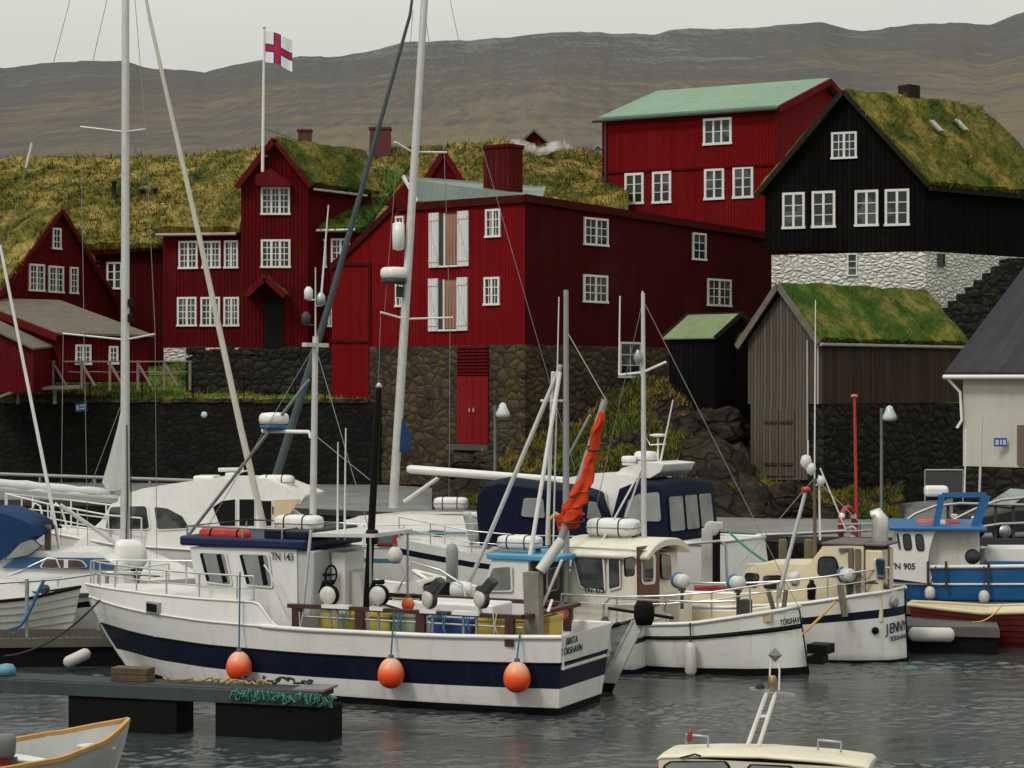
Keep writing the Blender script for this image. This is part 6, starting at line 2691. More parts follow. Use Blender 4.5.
# ================================================================== white double ender with ivory wheelhouse
B3 = Boat('fishing_boat', 'white double ended boat with ivory wheelhouse and oxblood door behind the clinker boat', 6.15, 45.0, 152.0, 'fishing boat')
h3 = Hull(9.6, [(0, .05), (.015, .42), (.04, .70), (.1, 1.08), (.25, 1.42), (.5, 1.5), (.75, 1.1), (.92, .4), (1, .02)],
          [(0, 1.43), (.08, 1.30), (.2, 1.10), (.4, .98), (.6, 1.0), (.8, 1.25), (1, 1.8)], bow_rake=.6, stern_rake=-.28, draft=.6, p_mid=.17, p_bow=.6, p_stern=.2, stern_rise=.25)
build_hull(B3, h3, [(-1, .12, 2), (.12, .68, 0), (.68, .755, 1), (.755, 1, 0)], mats=[HULL_WHITE, BLACK, ANTIFOUL], transom=False)
build_deck(B3, h3, .32, paint('pale_deck', (.50, .44, .32), .7, .15, stain=.3), .01, .98, inner=CREAM)
gunwale(B3, h3, WHITE, .045)
mb = MB()
for side in (1,):
    mb.path([h3.pt(t, .715, side, .015) for t in [0.002 + .9 * k / 40 for k in range(41)]], .035, 6)
B3.part('rubbing_strake', mb, BLACK)
Q = lambda x, y, yy=1.0: B3.at(x, y, yy)
# wheelhouse: aft face with the door, side with windows, curved roof
wy3 = 1.18
xa3 = Q(636, 600, wy3).x
xf3 = Q(566, 600, wy3).x
zr3 = Q(620, 557, wy3).z
pf = [(xf3 + .15, .75), (xf3 - .12, zr3), (xa3 + .02, zr3), (xa3 - .06, .75)]
w3 = cabin(B3, 'wheelhouse', pf, wy3, wy3 - .1, IVORY, bevel=.05)
mb = MB()
rings = []
for x in (xa3 - .28, xa3 - .26, xf3 + .2, xf3 + .24):
    k = .0 if x in (xa3 - .26, xf3 + .2) else .03
    up = [Vector((x, (wy3 + .06 - k) * c, zr3 - .04 + (.34 - k) * (1 - abs(c) ** 2.4) + .06)) for c in [1 - 2 * q / 14 for q in range(15)]]
    lo = [Vector((x, (wy3 + .02 - k) * c, zr3 - .05 + .25 * (1 - abs(c) ** 2.4))) for c in [-1 + 2 * q / 14 for q in range(15)]]
    rings.append(up + lo)
mb.loft(rings)
r3 = B3.part('roof', mb, IVORY)
mb = MB()
mb.path([Vector((xa3 - .2, wy3 - .1, zr3 + .16)), Vector((xf3 + .1, wy3 - .1, zr3 + .16)), Vector((xf3 + .1, -wy3 + .1, zr3 + .16))], .02, 6)
B3.part('roof_rail', mb, CHROME, r3)
for pl in ([(573, 556), (604, 555.5), (606, 592), (580, 588)], [(608, 555.5), (620, 555), (621, 588), (609, 591)]):
    bwin(B3, [Q(x, y, wy3 - .03) for x, y in pl], (0, 1, .06), fm=WHITE, parent=w3, fw=.045, rnd=.1)
# aft face furniture, on the plane x = xa3
A3 = lambda x, y, o=.0: B3.atx(x, y, xa3 - .05 - o)
dr3 = [A3(636.5, 547, .02), A3(658, 544, .02), A3(658, 606, .02), A3(637, 606, .02)]
mb = MB()
mb.prism(dr3, (-.04, 0, 0))
d3_ = B3.part('door', mb, WOOD_RED_D if 'WOOD_RED_D' in globals() else paint('oxblood_door', (.085, .018, .014), .4, .2, stain=.1), w3)
mb = MB()
mb.prism(round_poly([A3(641, 554, .06), A3(655, 553, .06), A3(655, 584, .06), A3(641.5, 585, .06)], .2), (-.02, 0, 0))
fr_ = B3.part('window_frame', mb, WHITE, d3_)
mb = MB()
mb.prism(round_poly([A3(643, 556.5, .085), A3(653, 556, .085), A3(653, 581, .085), A3(643.3, 582, .085)], .2), (-.012, 0, 0))
B3.part('pane', mb, GLASS2, fr_)
bwin(B3, [A3(624, 558, .02), A3(634, 556, .02), A3(634, 576, .02), A3(624.5, 577, .02)], (-1, 0, 0), fm=BLACK, parent=w3, fw=.02)
bwin(B3, [A3(660, 553, .02), A3(670, 556, .02), A3(671, 580, .02), A3(661, 579, .02)], (-1, 0, 0), fm=BLACK, parent=w3, fw=.02)
mb = MB()
mb.box(xa3 - .42, xa3 - .06, -.95, -.25, .75, 1.5)
B3.part('stern_locker', mb, IVORY, w3, bevel=.04)
c = B3.at(594, 590.5, wy3 + .005)
text('TN 313', .17, LETTER, B3.o, frame(c, (-1, 0, 0), UP, (0, 1, .0)), 'local', .004, sx=.95)
c = B3.at(796, 621, .3)
for tt in range(6):
    t_ = max(.004, min(.3, c.x / h3.L))
    c = B3.at(790, 621, h3.pt(t_, .88).y + .012)
dq = (h3.pt(max(.002, t_ - .012), .88) - h3.pt(t_ + .012, .88)).normalized()
nq = Vector((-dq.y, dq.x, 0)); nq = nq if nq.y > 0 else -nq
text('TÓRSHAVN', .17, LETTER, B3.o, frame(c + nq * .05, dq, UP, nq), 'local', .004, sx=.72)
# mast and antenna on the roof
mb = MB()
mb.tube(Q(644, 552, .1), Q(643, 293, .1), .07, .045, 8)
m3 = B3.part('mast', mb, ALU)
mb = MB()
c = Q(643, 371, .1)
mb.path([Q(619, 375, .1), c + Vector((0, 0, -.03)), Q(666, 362, .1)], .03, 6)
B3.part('crosstree', mb, WHITE, m3)
for x0, y0, x1, y1 in ((619, 375, 620, 296), (643, 300, 642.5, 291)):
    mb = MB()
    mb.tube(Q(x0, y0, .1), Q(x1, y1, .1), .022, .015, 6)
    B3.part('whip_antenna', mb, WHITE, m3)
mb = MB()
mb.lathe([(.03, -.15), (.12, 0), (.03, .18)], Q(638, 358, .2), n=8)
B3.part('radar_reflector', mb, STEEL, m3)
mb = MB()
mb.tube(Q(643, 466, .1), Q(601, 543, .5), .025, n=6)
mb.tube(Q(643, 466, .1), Q(618, 540, -.6), .025, n=6)
B3.part('mast_strut', mb, WHITE, m3)
mb = MB()
c = Q(632, 536, -.2)
mb.lathe([(.05, -.1), (.10, -.05), (.12, .06), (.05, .12)], c, n=10)
B3.part('searchlight', mb, paint('teal_lamp', (.03, .16, .20), .5), r3)
c = Q(612, 554, .25)
raft(B3, B3.M @ Vector((c.x, .15, zr3 + .37)), (1.16, .66, .40), 'big white life raft canister on the ivory wheelhouse roof beside the orange sail', 'life rafts', R(152))
# rails round the stern
pts = [h3.pt(t, 1.0, 1, -.06) for t in (.52, .38, .26, .16, .08, .03)]
rail(B3, pts, .60, r=.02, mids=(.72,))
mb = MB()
mb.path([Q(603, 627, 1.3), Q(604, 605, 1.3), Q(610, 598, 1.3), Q(700, 602, 1.3), Q(735, 601, 1.2)], .028, 6)
B3.part('handrail', mb, CHROME)
for x, y, yy in ((628, 577, .9), (682, 581, .9), (738, 583, .75)):
    jig(B3, Q(x, y, yy), post=.75 if x > 700 else .6)
mb = MB()
c = Q(743, 606, 1.0)
mb.box(c.x - .12, c.x + .1, .75, .95, 1.0, 1.62)
B3.part('post', mb, paint('dark_bitts', (.035, .032, .028), .8, .3), bevel=.02)
for x, ln in ((775, -7), (783, 3)):
    mb = MB()
    mb.bar(Q(x, 615, .35), Q(x + ln, 590, .35), .08, .08)
    B3.part('stern_post', mb, WOOD_GREY)
mb = MB()
a = Q(716, 618, .9); b = Q(772, 615, .7)
mb.prism([Vector((a.x, 1.0, a.z)), Vector((b.x, .75, b.z)), Vector((b.x, -.5, b.z)), Vector((a.x, -.8, a.z))], (0, 0, -.14))
B3.part('stern_thwart', mb, paint('pine_thwart', (.48, .34, .17), .6, .2, stain=.3))
mb = MB()
mb.tube(Q(778, 598, .4), Q(806, 490, .2), .05, .04, 8)
ms = B3.part('mizzen', mb, ALU)
mb = MB()
mb.lathe([(.04, -.05), (.10, -.03), (.10, .05), (.03, .07)], Q(806, 490, .2), n=10)
B3.part('mast_cap', mb, RED, ms)
hx = B3.at(688, 660, 1.5)
hang_fender('fender', 'white tube fender hanging on the black banded side of the ivory boat', B3.M @ Vector((hx.x, h3.pt(max(.05, hx.x / h3.L), .5).y + .13, hx.z)), B3.M @ Vector((hx.x, h3.pt(max(.05, hx.x / h3.L), .98).y + .08, 1.12)), paint('fender_white', (.50, .49, .45), .55, .15, stain=.3), ROPE_DARK, 'tube', r=.125, l=.72, group='white tube fenders')
# outboard bracket step on the stern
mb = MB()
c = h3.pt(0, .35, 1) + Vector((-.2, .0, .0))
mb.box(c.x - .35, c.x + .1, -.30, .20, c.z - .04, c.z + .16)
mb.box(c.x - .28, c.x + .05, -.1, .3, c.z - .24, c.z - .08)
B3.part('stern_step', mb, BLACK)

# ================================================================== boat with the cream wheelhouse, "JENNY" on the stern
B4 = Boat('fishing_boat', 'white double ended boat with cream wheelhouse navy line and big steel exhaust stack', 8.82, 47.2, 155.0, 'fishing boat')
h4 = Hull(9.4, [(0, .08), (.012, .52), (.035, .85), (.1, 1.22), (.25, 1.5), (.5, 1.56), (.75, 1.15), (.92, .45), (1, .02)],
          [(0, 1.62), (.08, 1.52), (.2, 1.32), (.4, 1.16), (.6, 1.15), (.8, 1.4), (1, 1.9)], bow_rake=.6, stern_rake=-.10, draft=.65, p_mid=.15, p_bow=.6, p_stern=.16, stern_rise=.2)
build_hull(B4, h4, [(-1, .04, 2), (.04, .64, 0), (.64, .76, 1), (.76, 1, 0)], mats=[HULL_WHITE, NAVY, ANTIFOUL], transom=False)
build_deck(B4, h4, .34, paint('pale_deck', (.50, .44, .32), .7, .15, stain=.3), .01, .98, inner=CREAM)
gunwale(B4, h4, WHITE, .045)
J = lambda x, y, yy=1.0: B4.at(x, y, yy)
wy4 = .98
zc = J(770, 566, wy4).z
# low forward cabin
xa, xb = J(806, 600, wy4).x, J(731, 600, wy4).x
cf = cabin(B4, 'forward_cabin', [(xb + .1, .9), (xb - .3, zc - .12), (xb - .5, zc), (xa, zc + .06), (xa, .9)], wy4, wy4 - .1, CREAM, bevel=.05)
for pl in ([(745, 572.5), (759.5, 573.5), (757, 588), (745, 586)], [(763, 575.5), (783, 575), (782, 589.5), (763.5, 588.5)]):
    bwin(B4, [J(x, y, wy4 - .05) for x, y in pl], (0, 1, .1), fm=BLACK, gl=glass('dark_cabin_glass', (.012, .012, .013), .08), parent=cf, fw=.02, rnd=.25)
mb = MB()
mb.tube(J(748, 564.5, .7), J(775, 563, .7), .022)
B4.part('grab_rail', mb, CREAM, cf)
# wheelhouse
xa, xb = J(862, 600, wy4).x, J(806, 600, wy4).x
zt = J(835, 547, wy4).z
wh4 = cabin(B4, 'wheelhouse', [(xb, .9), (xb, zc), (xb - .35, zt), (xa, zt + .05), (xa, .9)], wy4 + .003, wy4 - .12, CREAM, bevel=.06)
bwin(B4, [J(x, y, wy4 - .07) for x, y in ((818.5, 556.5), (835, 556), (839, 567), (838, 577.5), (817, 576))], (0, 1, .12), fm=BLACK, parent=wh4, fw=.035, rnd=.3)
mb = MB()
for s_ in (1,):
    mb.box(xa - .02, xb - .32, -wy4 + .14, wy4 - .10, zt + .03, zt + .09)
    mb.box(xa - .5, xa - .021, -.25, wy4 - .10, zt + .03, zt + .09)
B4.part('roof', mb, paint('brown_roof_edge', (.10, .085, .07), .7, .3, 4, .2), wh4, bevel=.03)
mb = MB()
mb.box(xa - .42, xa - .02, -.15, wy4 - .16, .9, zt - .05)
B4.part('after_cabin', mb, CREAM, bevel=.04)
bwin(B4, [B4.atx(x, y, xa - .44) for x, y in ((874, 558), (884, 557), (885, 580), (877, 581))], (-1, 0, 0), fm=WHITE, fw=.03, rnd=.2)
# wooden gallows posts aft
for x, yt, yb, yy in ((851, 548, 600, .88), (858, 549, 599, .9), (877, 550, 596, .35), (886.5, 546, 594, .3)):
    mb = MB()
    mb.bar(J(x + 1, yb, yy), J(x, yt, yy), .11, .13)
    B4.part('gallows_post', mb, WOOD_GREY)
mb = MB()
mb.bar(J(839, 550, .9), J(884, 549, .5), .12, .08)
B4.part('gallows_beam', mb, WOOD_GREY)
# exhaust stack with bent mouth
s0 = J(880, 560, -.1)
p = [Vector((s0.x, -.1, 1.2)), Vector((s0.x, -.1, J(880, 522, -.1).z)), J(878.5, 514, -.1), J(873.5, 511.5, -.1)]
mb = MB()
mb.path([Vector((s0.x, -.1, 1.0)), Vector((s0.x, -.1, J(880, 530, -.1).z)), J(880, 519, -.1), J(877, 513, -.1) + Vector((0, 0, -.03)), J(872.5, 516, -.1)], [.19, .19, .185, .16, .13], 16)
B4.part('exhaust_stack', mb, metal('stack_steel', (.62, .60, .56), .28, .9))
for x, y, yy in ((795, 578, .85), (848, 575, 1.0)):
    jig(B4, J(x, y, yy), post=.62)
pts = [h4.pt(t, 1.0, 1, -.06) for t in (.5, .36, .25, .15, .07, .02)]
rail(B4, pts, .52, r=.02, mids=(.55,))
for x in (843,):
    mb = MB()
    mb.bar(J(x - 3, 585, 1.25), J(x + 2, 617, 1.42), .12, .08)
    B4.part('outboard_bracket', mb, WOOD_GREY)
mb = MB()
mb.lathe([(.03, -.22), (.09, -.2), (.10, .1), (.05, .16), (.05, .22), (.02, .23)], J(811.5, 590, .95), n=10)
B4.part('fire_bottle', mb, BLACK)
mb = MB()
c = J(877, 588, .6)
mb.path([c + Vector((.25 * math.cos(a_), .1 * math.sin(a_), .12 * math.sin(a_))) for a_ in [2 * math.pi * k / 14 for k in range(14)]], .05, 6, closed=True)
mb.path([c + Vector((.05 + .2 * math.cos(a_), .1 + .1 * math.sin(a_), .03 + .12 * math.sin(a_))) for a_ in [2 * math.pi * k / 14 for k in range(14)]], .05, 6, closed=True)
B4.part('rope_coil', mb, paint('brown_rope', (.16, .08, .04), .9))
# names round the stern quarter
def project(p):
    return CX + F * p.x / p.y, CY - F * (p.z - H) / p.y


def on_side(bt, h, px, py, o=.012):
    "point of the port planking that shows at the given pixel, with its tangent and normal"
    best = None
    lo_t, hi_t, lo_f, hi_f = 0.0, .35, .0, 1.0
    for it in range(4):
        for i in range(41):
            for j in range(25):
                t, f = lo_t + (hi_t - lo_t) * i / 40, lo_f + (hi_f - lo_f) * j / 24
                x, y = project(bt.M @ h.pt(t, f, 1))
                e = (x - px) ** 2 + (y - py) ** 2
                if best is None or e < best[0]:
                    best = (e, t, f)
        wt, wf = (hi_t - lo_t) / 10, (hi_f - lo_f) / 10
        lo_t, hi_t, lo_f, hi_f = max(0, best[1] - wt), best[1] + wt, max(0, best[2] - wf), min(1, best[2] + wf)
    _, t, f = best
    d = .012
    a, b = h.pt(max(0, t - d), f, 1), h.pt(t + d, f, 1)
    dq = Vector((a.x - b.x, a.y - b.y, 0)).normalized()
    nq = Vector((-dq.y, dq.x, 0))
    ctr = Vector((h.L * .3, 0, 0))
    c = h.pt(t, f, 1)
    if nq.dot(c - ctr) < 0:
        nq = -nq
    return c + nq * o, dq, nq


def curved_text(bt, h, word, px0, px1, py0, py1, size, mat, bold=.004, sx=1.0):
    for k, ch in enumerate(word):
        t = k / max(1, len(word) - 1)
        c, dq, nq = on_side(bt, h, px0 + (px1 - px0) * t, py0 + (py1 - py0) * t)
        dq = Vector((dq.x, dq.y, 0)).normalized()
        text(ch, size, mat, bt.o, frame(c + nq * .02, dq, UP, nq), 'local', bold, name='letter', sx=sx)


curved_text(B4, h4, 'JENNY', 886.5, 903, 629.5, 625.5, .32, LETTER, .003, .78)
curved_text(B4, h4, 'TÓRSHAVN', 890.5, 905, 639, 636, .15, LETTER, .0)
c, dq, nq = on_side(B4, h4, 875, 630.5)
mb = MB()
mb.lathe([(.02, -.02), (.08, 0), (.085, .02), (.03, .03)], c, nq, 12)
B4.part('exhaust_outlet', mb, BLACK)
mb = MB()
c, dq, nq = on_side(B4, h4, 893, 602)
mb.lathe([(.05, 0), (.14, .01), (.13, .05), (.07, .06)], c, nq, 12)
B4.part('fairlead', mb, STEEL)
# mooring ropes
def rope(name, label, a, b, mat, sag=.2, r=.022):
    mb = MB()
    mb.path([a * (1 - t) + b * t - UP * sag * 4 * t * (1 - t) for t in [k / 14 for k in range(15)]], r, 6)
    o = mb.build(name, mat)
    return tag(o, label, 'rope')


rope('mooring_rope', 'yellow mooring rope between the ivory boat stern and the cream boat', W(800, 636, 44.9), W(835, 602, 46.2), ROPE_YELLOW, .02, .03)
rope('mooring_rope', 'green mooring rope trailing off the canopied cruiser stern', W(728, 531, 52.6), W(786, 572, 51), ROPE_GREEN, .1, .03)
rope('mooring_rope', 'green floating rope end at the waterline of the cream boat stern', W(885, 668, 46.0), W(918, 668.5, 45.8), ROPE_GREEN, .02, .04)
# pole mast with lights of the cream boat
mb = MB()
mb.tube(J(815, 560, -.3), J(814.5, 478, -.3), .05, .035, 8)
m4 = B4.part('mast', mb, paint('mast_wood', (.10, .085, .06), .6))
mb = MB()
mb.tube(J(814.5, 480, -.3), J(815.5, 300, -.3), .018, .012, 6)
B4.part('whip_antenna', mb, WHITE, m4)
for x, y, r_ in ((806, 462, .14), (811, 469, .12), (821, 481, .10)):
    mb = MB()
    mb.lathe([(.02, -r_ * 1.2), (r_ * .8, -r_ * .7), (r_, 0), (r_ * .7, r_), (.02, r_ * 1.2)], J(x, y, -.3), n=12)
    mb.tube(J(x, y, -.3), J(814.5, y + 6, -.3), .02, n=5)
    B4.part('deck_light', mb, LAMP_GLOBE, m4)
mb = MB()
mb.tube(J(820, 468, -.3), J(846, 530, -.6), .018, n=5)
mb.tube(J(808, 470, -.3), J(808, 440, -.3), .02, n=5)
B4.part('stay', mb, WHITE, m4)
mb = MB()
mb.tube(J(820, 540, -.4), J(819, 475, -.4), .03, .02, 6)
B4.part('whip_antenna', mb, WHITE, m4)
# ================================================================== blue and white workboat "TN 905"
B5 = Boat('fishing_boat', 'blue and white workboat with blue wheelhouse roof at the quay on the right', 15.2, 54.0, 172.0, 'fishing boat')
h5 = Hull(7.3, [(0, 1.35), (.2, 1.55), (.5, 1.6), (.72, 1.55), (.84, 1.38), (.93, .85), (1, .03)],
          [(0, 1.75), (.3, 1.62), (.6, 1.58), (.8, 1.58), (1, 1.66)], bow_rake=.8, stern_rake=.1, draft=.7, p_mid=.16, p_bow=.6, p_stern=.16)
T5 = lambda x, y, yy=1.5: B5.at(x, y, yy)
build_hull(B5, h5, [(-1, .08, 2), (.08, .46, 1), (.46, 1, 0)], mats=[BOAT_BLUE, paint('grey_white_bottom', (.42, .42, .40), .5, .2, stain=.4), ANTIFOUL])
build_deck(B5, h5, .75, GREY, 0, .99, inner=BOAT_BLUE)
gunwale(B5, h5, WHITE, .05)
mb = MB()
mb.path([h5.pt(t, .72, 1, .01) for t in [.03 + .9 * k / 30 for k in range(31)]], .03, 6)
B5.part('rubbing_strake', mb, WHITE)
gunwale(B5, h5, NAVY, .03, f=.46, name='waterline_band')
for px in (928, 946, 988.5):
    mb = MB()
    c = T5(px, 566, 1.62)
    mb.path([c + Vector((0, .02, .12)), c + Vector((0, .03, -.2)), c + Vector((0, .03, -.6))], .035, 6)
    B5.part('rubbing_post', mb, DARKGREY)
# white side plate with the number, carried up into the wheelhouse
wy5 = 1.62
zt5 = T5(935, 531, wy5).z
z0 = T5(905, 580, wy5).z
pl = [T5(x, y, wy5) for x, y in ((888, 578), (888, 552), (898, 551), (895, 530), (936, 530.5), (932, 540), (929, 552), (928, 563), (932, 578), (933, 584))]
mb = MB()
mb.prism(pl, (0, -2 * wy5, 0))
wh5 = B5.part('wheelhouse', mb, WHITE, bevel=.03)
mb = MB()
xa, xb = T5(979, 560, 1.1).x, T5(936, 560, 1.1).x
mb.box(xa, xb + .2, -1.2, 1.3, 1.0, zt5)
B5.part('after_house', mb, paint('rust_marked_white', (.55, .55, .50), .5, .15, stain=.75, stain_col=(.13, .07, .035)), wh5, bevel=.03)
mb = MB()
mb.box(xa - .15, T5(893, 530, wy5).x + .1, -wy5 - .12, wy5 + .12, zt5, zt5 + .10)
rf5 = B5.part('roof', mb, BOAT_BLUE, bevel=.03)
for q in ([(902, 534), (910.5, 533.5), (912.5, 550), (904, 550.5)], [(914.5, 534), (923, 534), (925, 551), (916.5, 551)], [(896, 533.5), (898.5, 533.5), (901, 549), (899, 549.5)]):
    bwin(B5, [T5(x, y, wy5 + .004) for x, y in q], (0, 1, 0), fm=BLACK, parent=wh5, fw=.025, rnd=.3)
c = T5(902.5, 566.5, wy5 + .012)
text('TN 905', .22, LETTER, B5.o, frame(c, (-1, 0, 0), UP, (0, 1, 0)), 'local', .004, sx=.92)
# blue goalpost frame on the roof
fr5 = None
mb = MB()
a, b = T5(935, 531, 1.0), T5(942, 495, 1.0)
c_, d = T5(974, 531, 1.0), T5(986, 495, 1.0)
mb.bar(a, b, .15, .22); mb.bar(c_, d, .15, .22)
mb.bar(b, d, .1, .12)
fr5 = B5.part('roof_frame', mb, BOAT_BLUE)
for pp in ((a, b), (c_, d)):
    pass
c = T5(936, 495, .5)
mb = MB()
mb.obox(c + Vector((0, 0, .1)), (.60, .62, .28))
B5.part('radar_dome', mb, WHITE, fr5, bevel=.08)
mb = MB()
mb.obox(c + Vector((0, 0, -.08)), (.5, .5, .1))
B5.part('radar_base', mb, BLACK, fr5, bevel=.03)
for x0, y0, x1, y1 in ((964.5, 495, 966, 428), (979.5, 492, 982, 415)):
    mb = MB()
    mb.tube(T5(x0, y0, .6), T5(x1, y1, .6), .035 if x0 > 970 else .022, n=6)
    B5.part('whip_antenna', mb, ALU if x0 > 970 else WHITE, fr5)
# bollards, davits and gear aft
mb = MB()
mb.lathe([(.12, 0), (.12, .34), (.19, .36), (.19, .42), (.05, .44)], T5(980, 563, .9), n=14)
B5.part('bollard', mb, STEEL)
mb = MB()
c = T5(972, 556, 1.1)
mb.lathe([(.03, -.25), (.2, -.2), (.2, -.14), (.1, -.12), (.1, .12), (.2, .14), (.2, .2), (.03, .25)], c, (0, 1, 0), 14)
B5.part('winch', mb, DARKGREY)
mb = MB()
mb.prism([T5(x, y, .6) for x, y in ((986, 562), (992, 549), (1040, 549), (1040, 562))], (0, -1.4, 0))
B5.part('engine_casing', mb, WHITE, bevel=.06)
mb = MB()
mb.box(T5(1040, 560, 1.2).x, T5(990, 560, 1.2).x, 1.18, 1.28, 1.4, T5(1000, 561, 1.2).z)
B5.part('coaming', mb, BOAT_BLUE)
t = thing('roof_cushion', 'faded red float roll lying on the blue wheelhouse roof', 'float', B5.M @ (T5(938, 524, .2)), R(172))
mb = MB()
mb.lathe([(.02, -.55), (.12, -.53), (.13, -.2), (.11, -.18), (.11, -.05), (.13, -.03), (.13, .50), (.02, .55)], (0, 0, 0), (1, 0, 0), 12)
mb.build('roll', paint('faded_red_vinyl', (.45, .08, .07), .5, .2), t, 'local')
mb = MB()
mb.lathe([(.115, -.19), (.118, -.12), (.115, -.05)], (0, 0, 0), (1, 0, 0), 12)
mb.build('band', WHITE, t, 'local')
for px, py, lab in ((930, 593, 'small white fender on the blue workboat left of the other one'), (984, 597, 'small white fender on the blue workboat nearest the picture edge')):
    c = B5.at(px, py, 1.72)
    hang_fender('fender', lab, B5.M @ c, B5.M @ B5.at(px + (6 if px < 950 else 0), 566, 1.68), paint('fender_white', (.50, .49, .45), .55, .15, stain=.3), ROPE_DARK, 'tube', r=.13, l=.34, group='small white fenders on the blue boat')

# ================================================================== red rowing boat with the cream inside
B6 = Boat('rowing_boat', 'dark red clinker rowing boat with cream inside moored at the right edge', 9.6, 50.6, -17.0, 'rowing boat')
h6 = Hull(5.9, [(0, .35), (.1, .6), (.3, .85), (.55, .88), (.8, .55), (.93, .2), (1, .02)],
          [(0, .92), (.3, .82), (.6, .92), (.85, 1.15), (1, 1.4)], bow_rake=.9, stern_rake=.2, draft=.3, p_mid=.45, p_bow=.85, p_stern=.5)
REDB = paint('oxblood_hull', (.11, .008, .010), .4, .2, stain=.15)
build_hull(B6, h6, [(-1, 1, 0)], mats=[REDB], laps=7)
mb = MB()
for s_ in (1, -1):
    ts = [k / 30 for k in range(31)]
    mb.loft([[h6.pt(t, 1, s_, -.03) for t in ts], [h6.pt(t, .72, s_, -.04) for t in ts], [h6.pt(t, .35, s_, -.06) for t in ts]], closed=False)
B6.part('inner_planking', mb, CREAM)
build_deck(B6, h6, .6, CREAM, .02, .97, inset=.12, name='floor')
gunwale(B6, h6, paint('cream_gunwale', (.52, .44, .28), .5, .15, stain=.2), .05)
for t_ in (.3, .55, .78):
    mb = MB()
    p_ = h6.pt(t_, .68, 1, -.05)
    mb.box(p_.x - .1, p_.x + .1, -abs(p_.y), abs(p_.y), p_.z - .03, p_.z)
    B6.part('thwart', mb, CREAM)
mb = MB()
c = h6.pt(.9, 1.0, 1)
mb.path([Vector((c.x + .2 * math.cos(a_) , .12 * math.sin(a_) - .0, c.z + .06 + .07 * math.sin(a_ * 2))) for a_ in [2 * math.pi * k / 16 for k in range(16)]], .06, 6, closed=True)
mb.path([Vector((c.x - .1 + .25 * math.cos(a_) , .15 * math.sin(a_), c.z + .12 + .06 * math.sin(a_ * 2 + 1))) for a_ in [2 * math.pi * k / 16 for k in range(16)]], .06, 6, closed=True)
B6.part('rope_coil', mb, RUBBER)

# ================================================================== pontoon on the right with fender
def pontoon(name, label, p0, p1, width, ztop, deckmat, sidemat, plank=True):
    a, b = Vector((p0[0], p0[1], 0)), Vector((p1[0], p1[1], 0))
    d = (b - a)
    L = d.length
    ang = math.atan2(d.y, d.x)
    t = thing(name, label, 'pontoon', a, ang)
    mb = MB()
    mb.box(0, L, 0, width, ztop - .09, ztop)
    mb.build('deck', deckmat, t, 'local')
    mb = MB()
    mb.box(.03, L - .03, .03, width - .03, -.5, ztop - .092)
    mb.build('float', sidemat, t, 'local')
    mb = MB()
    mb.box(-.02, L + .02, -.06, -.002, ztop - .22, ztop - .03)
    mb.build('side_beam', paint('side_timber', (.085, .075, .065), .8, .3, 3, .3), t, 'local')
    return t


PL = boards('pontoon_planks', (.17, .14, .115), .14, .3, .9)
pontoon('pontoon', 'dark floating pontoon with white tube fender between the cream boat and the red rowing boat', (8.4, 48.6), (11.15, 48.1), 2.0, .62, paint('pontoon_grey', (.07, .073, .075), .8, .3, 3, .3), BLACK)
t = hang_fender('fender', 'long white fender lying along the dark pontoon left of the red boat', W(931.5, 634.5, 48.1), None, paint('fender_white', (.50, .49, .45), .55, .15, stain=.3), None, 'tube', r=.165, l=1.04)
t.matrix_basis = Matrix.Translation(W(931.5, 634.5, 48.15)) @ Matrix.Rotation(R(-9), 4, 'Z') @ Matrix.Rotation(R(90), 4, 'Y')
rope('mooring_rope', 'yellow rope lying over the pontoon edge beside the red rowing boat', W(973, 622, 48.1), W(1002, 605, 48.9), ROPE_YELLOW, .12, .016)
pontoon('pontoon', 'long grey pontoon lying under the blue and white workboat', (9.5, 52.1), (17.0, 51.3), 1.0, .72, paint('pontoon_grey', (.07, .073, .075), .8, .3, 3, .3), BLACK)
def taper_pt(bt, px, py, w0, w1, z0, z1, o=.012):
    y = (w0 + w1) / 2
    for _ in range(5):
        p = bt.at(px, py, y)
        y = w0 + (w1 - w0) * max(0, min(1, (p.z - z0) / (z1 - z0))) + o
    return bt.at(px, py, y)


# ================================================================== white motor cruiser behind the foreground boat
B12 = Boat('motor_cruiser', 'large white motor cruiser with curved side windows behind the bow of the foreground boat', -5.1, 59.0, 173.0, 'motor cruiser')
h12 = Hull(9.6, [(0, 1.5), (.3, 1.65), (.6, 1.6), (.8, 1.15), (.93, .45), (1, .03)], [(0, 1.55), (.3, 1.6), (.6, 1.75), (1, 2.3)], bow_rake=1.6, stern_rake=.1, draft=.5)
build_hull(B12, h12, [(-1, .1, 1), (.1, 1, 0)], mats=[HULL_WHITE, NAVY])
build_deck(B12, h12, .02, WHITE)
gunwale(B12, h12, WHITE, .04)
C12 = lambda x, y, yy=1.45: B12.at(x, y, yy)
pf = [C12(x, y) for x, y in ((72, 547), (100, 521), (113, 498), (140, 489), (200, 480), (262, 479), (304, 496), (298, 504), (262, 508), (300, 535), (300, 552))]
sp = cabin(B12, 'superstructure', [(p.x, p.z) for p in pf], 1.5, 1.15, WHITE, bevel=.06)
zz_ = [p.z for p in pf]
t12 = lambda x, y: taper_pt(B12, x, y, 1.5, 1.15, min(zz_), max(zz_))
for q, nm in (([(109, 506), (148, 505), (151, 530), (104, 530)], 0), ([(153, 506), (168, 507), (184, 516), (191, 529), (156, 531)], 1)):
    bwin(B12, [t12(x, y) for x, y in q], (0, 1, .2), fm=WHITE, gl=glass('cruiser_glass', (.02, .022, .022), .05), parent=sp, fw=.05, rnd=.12)
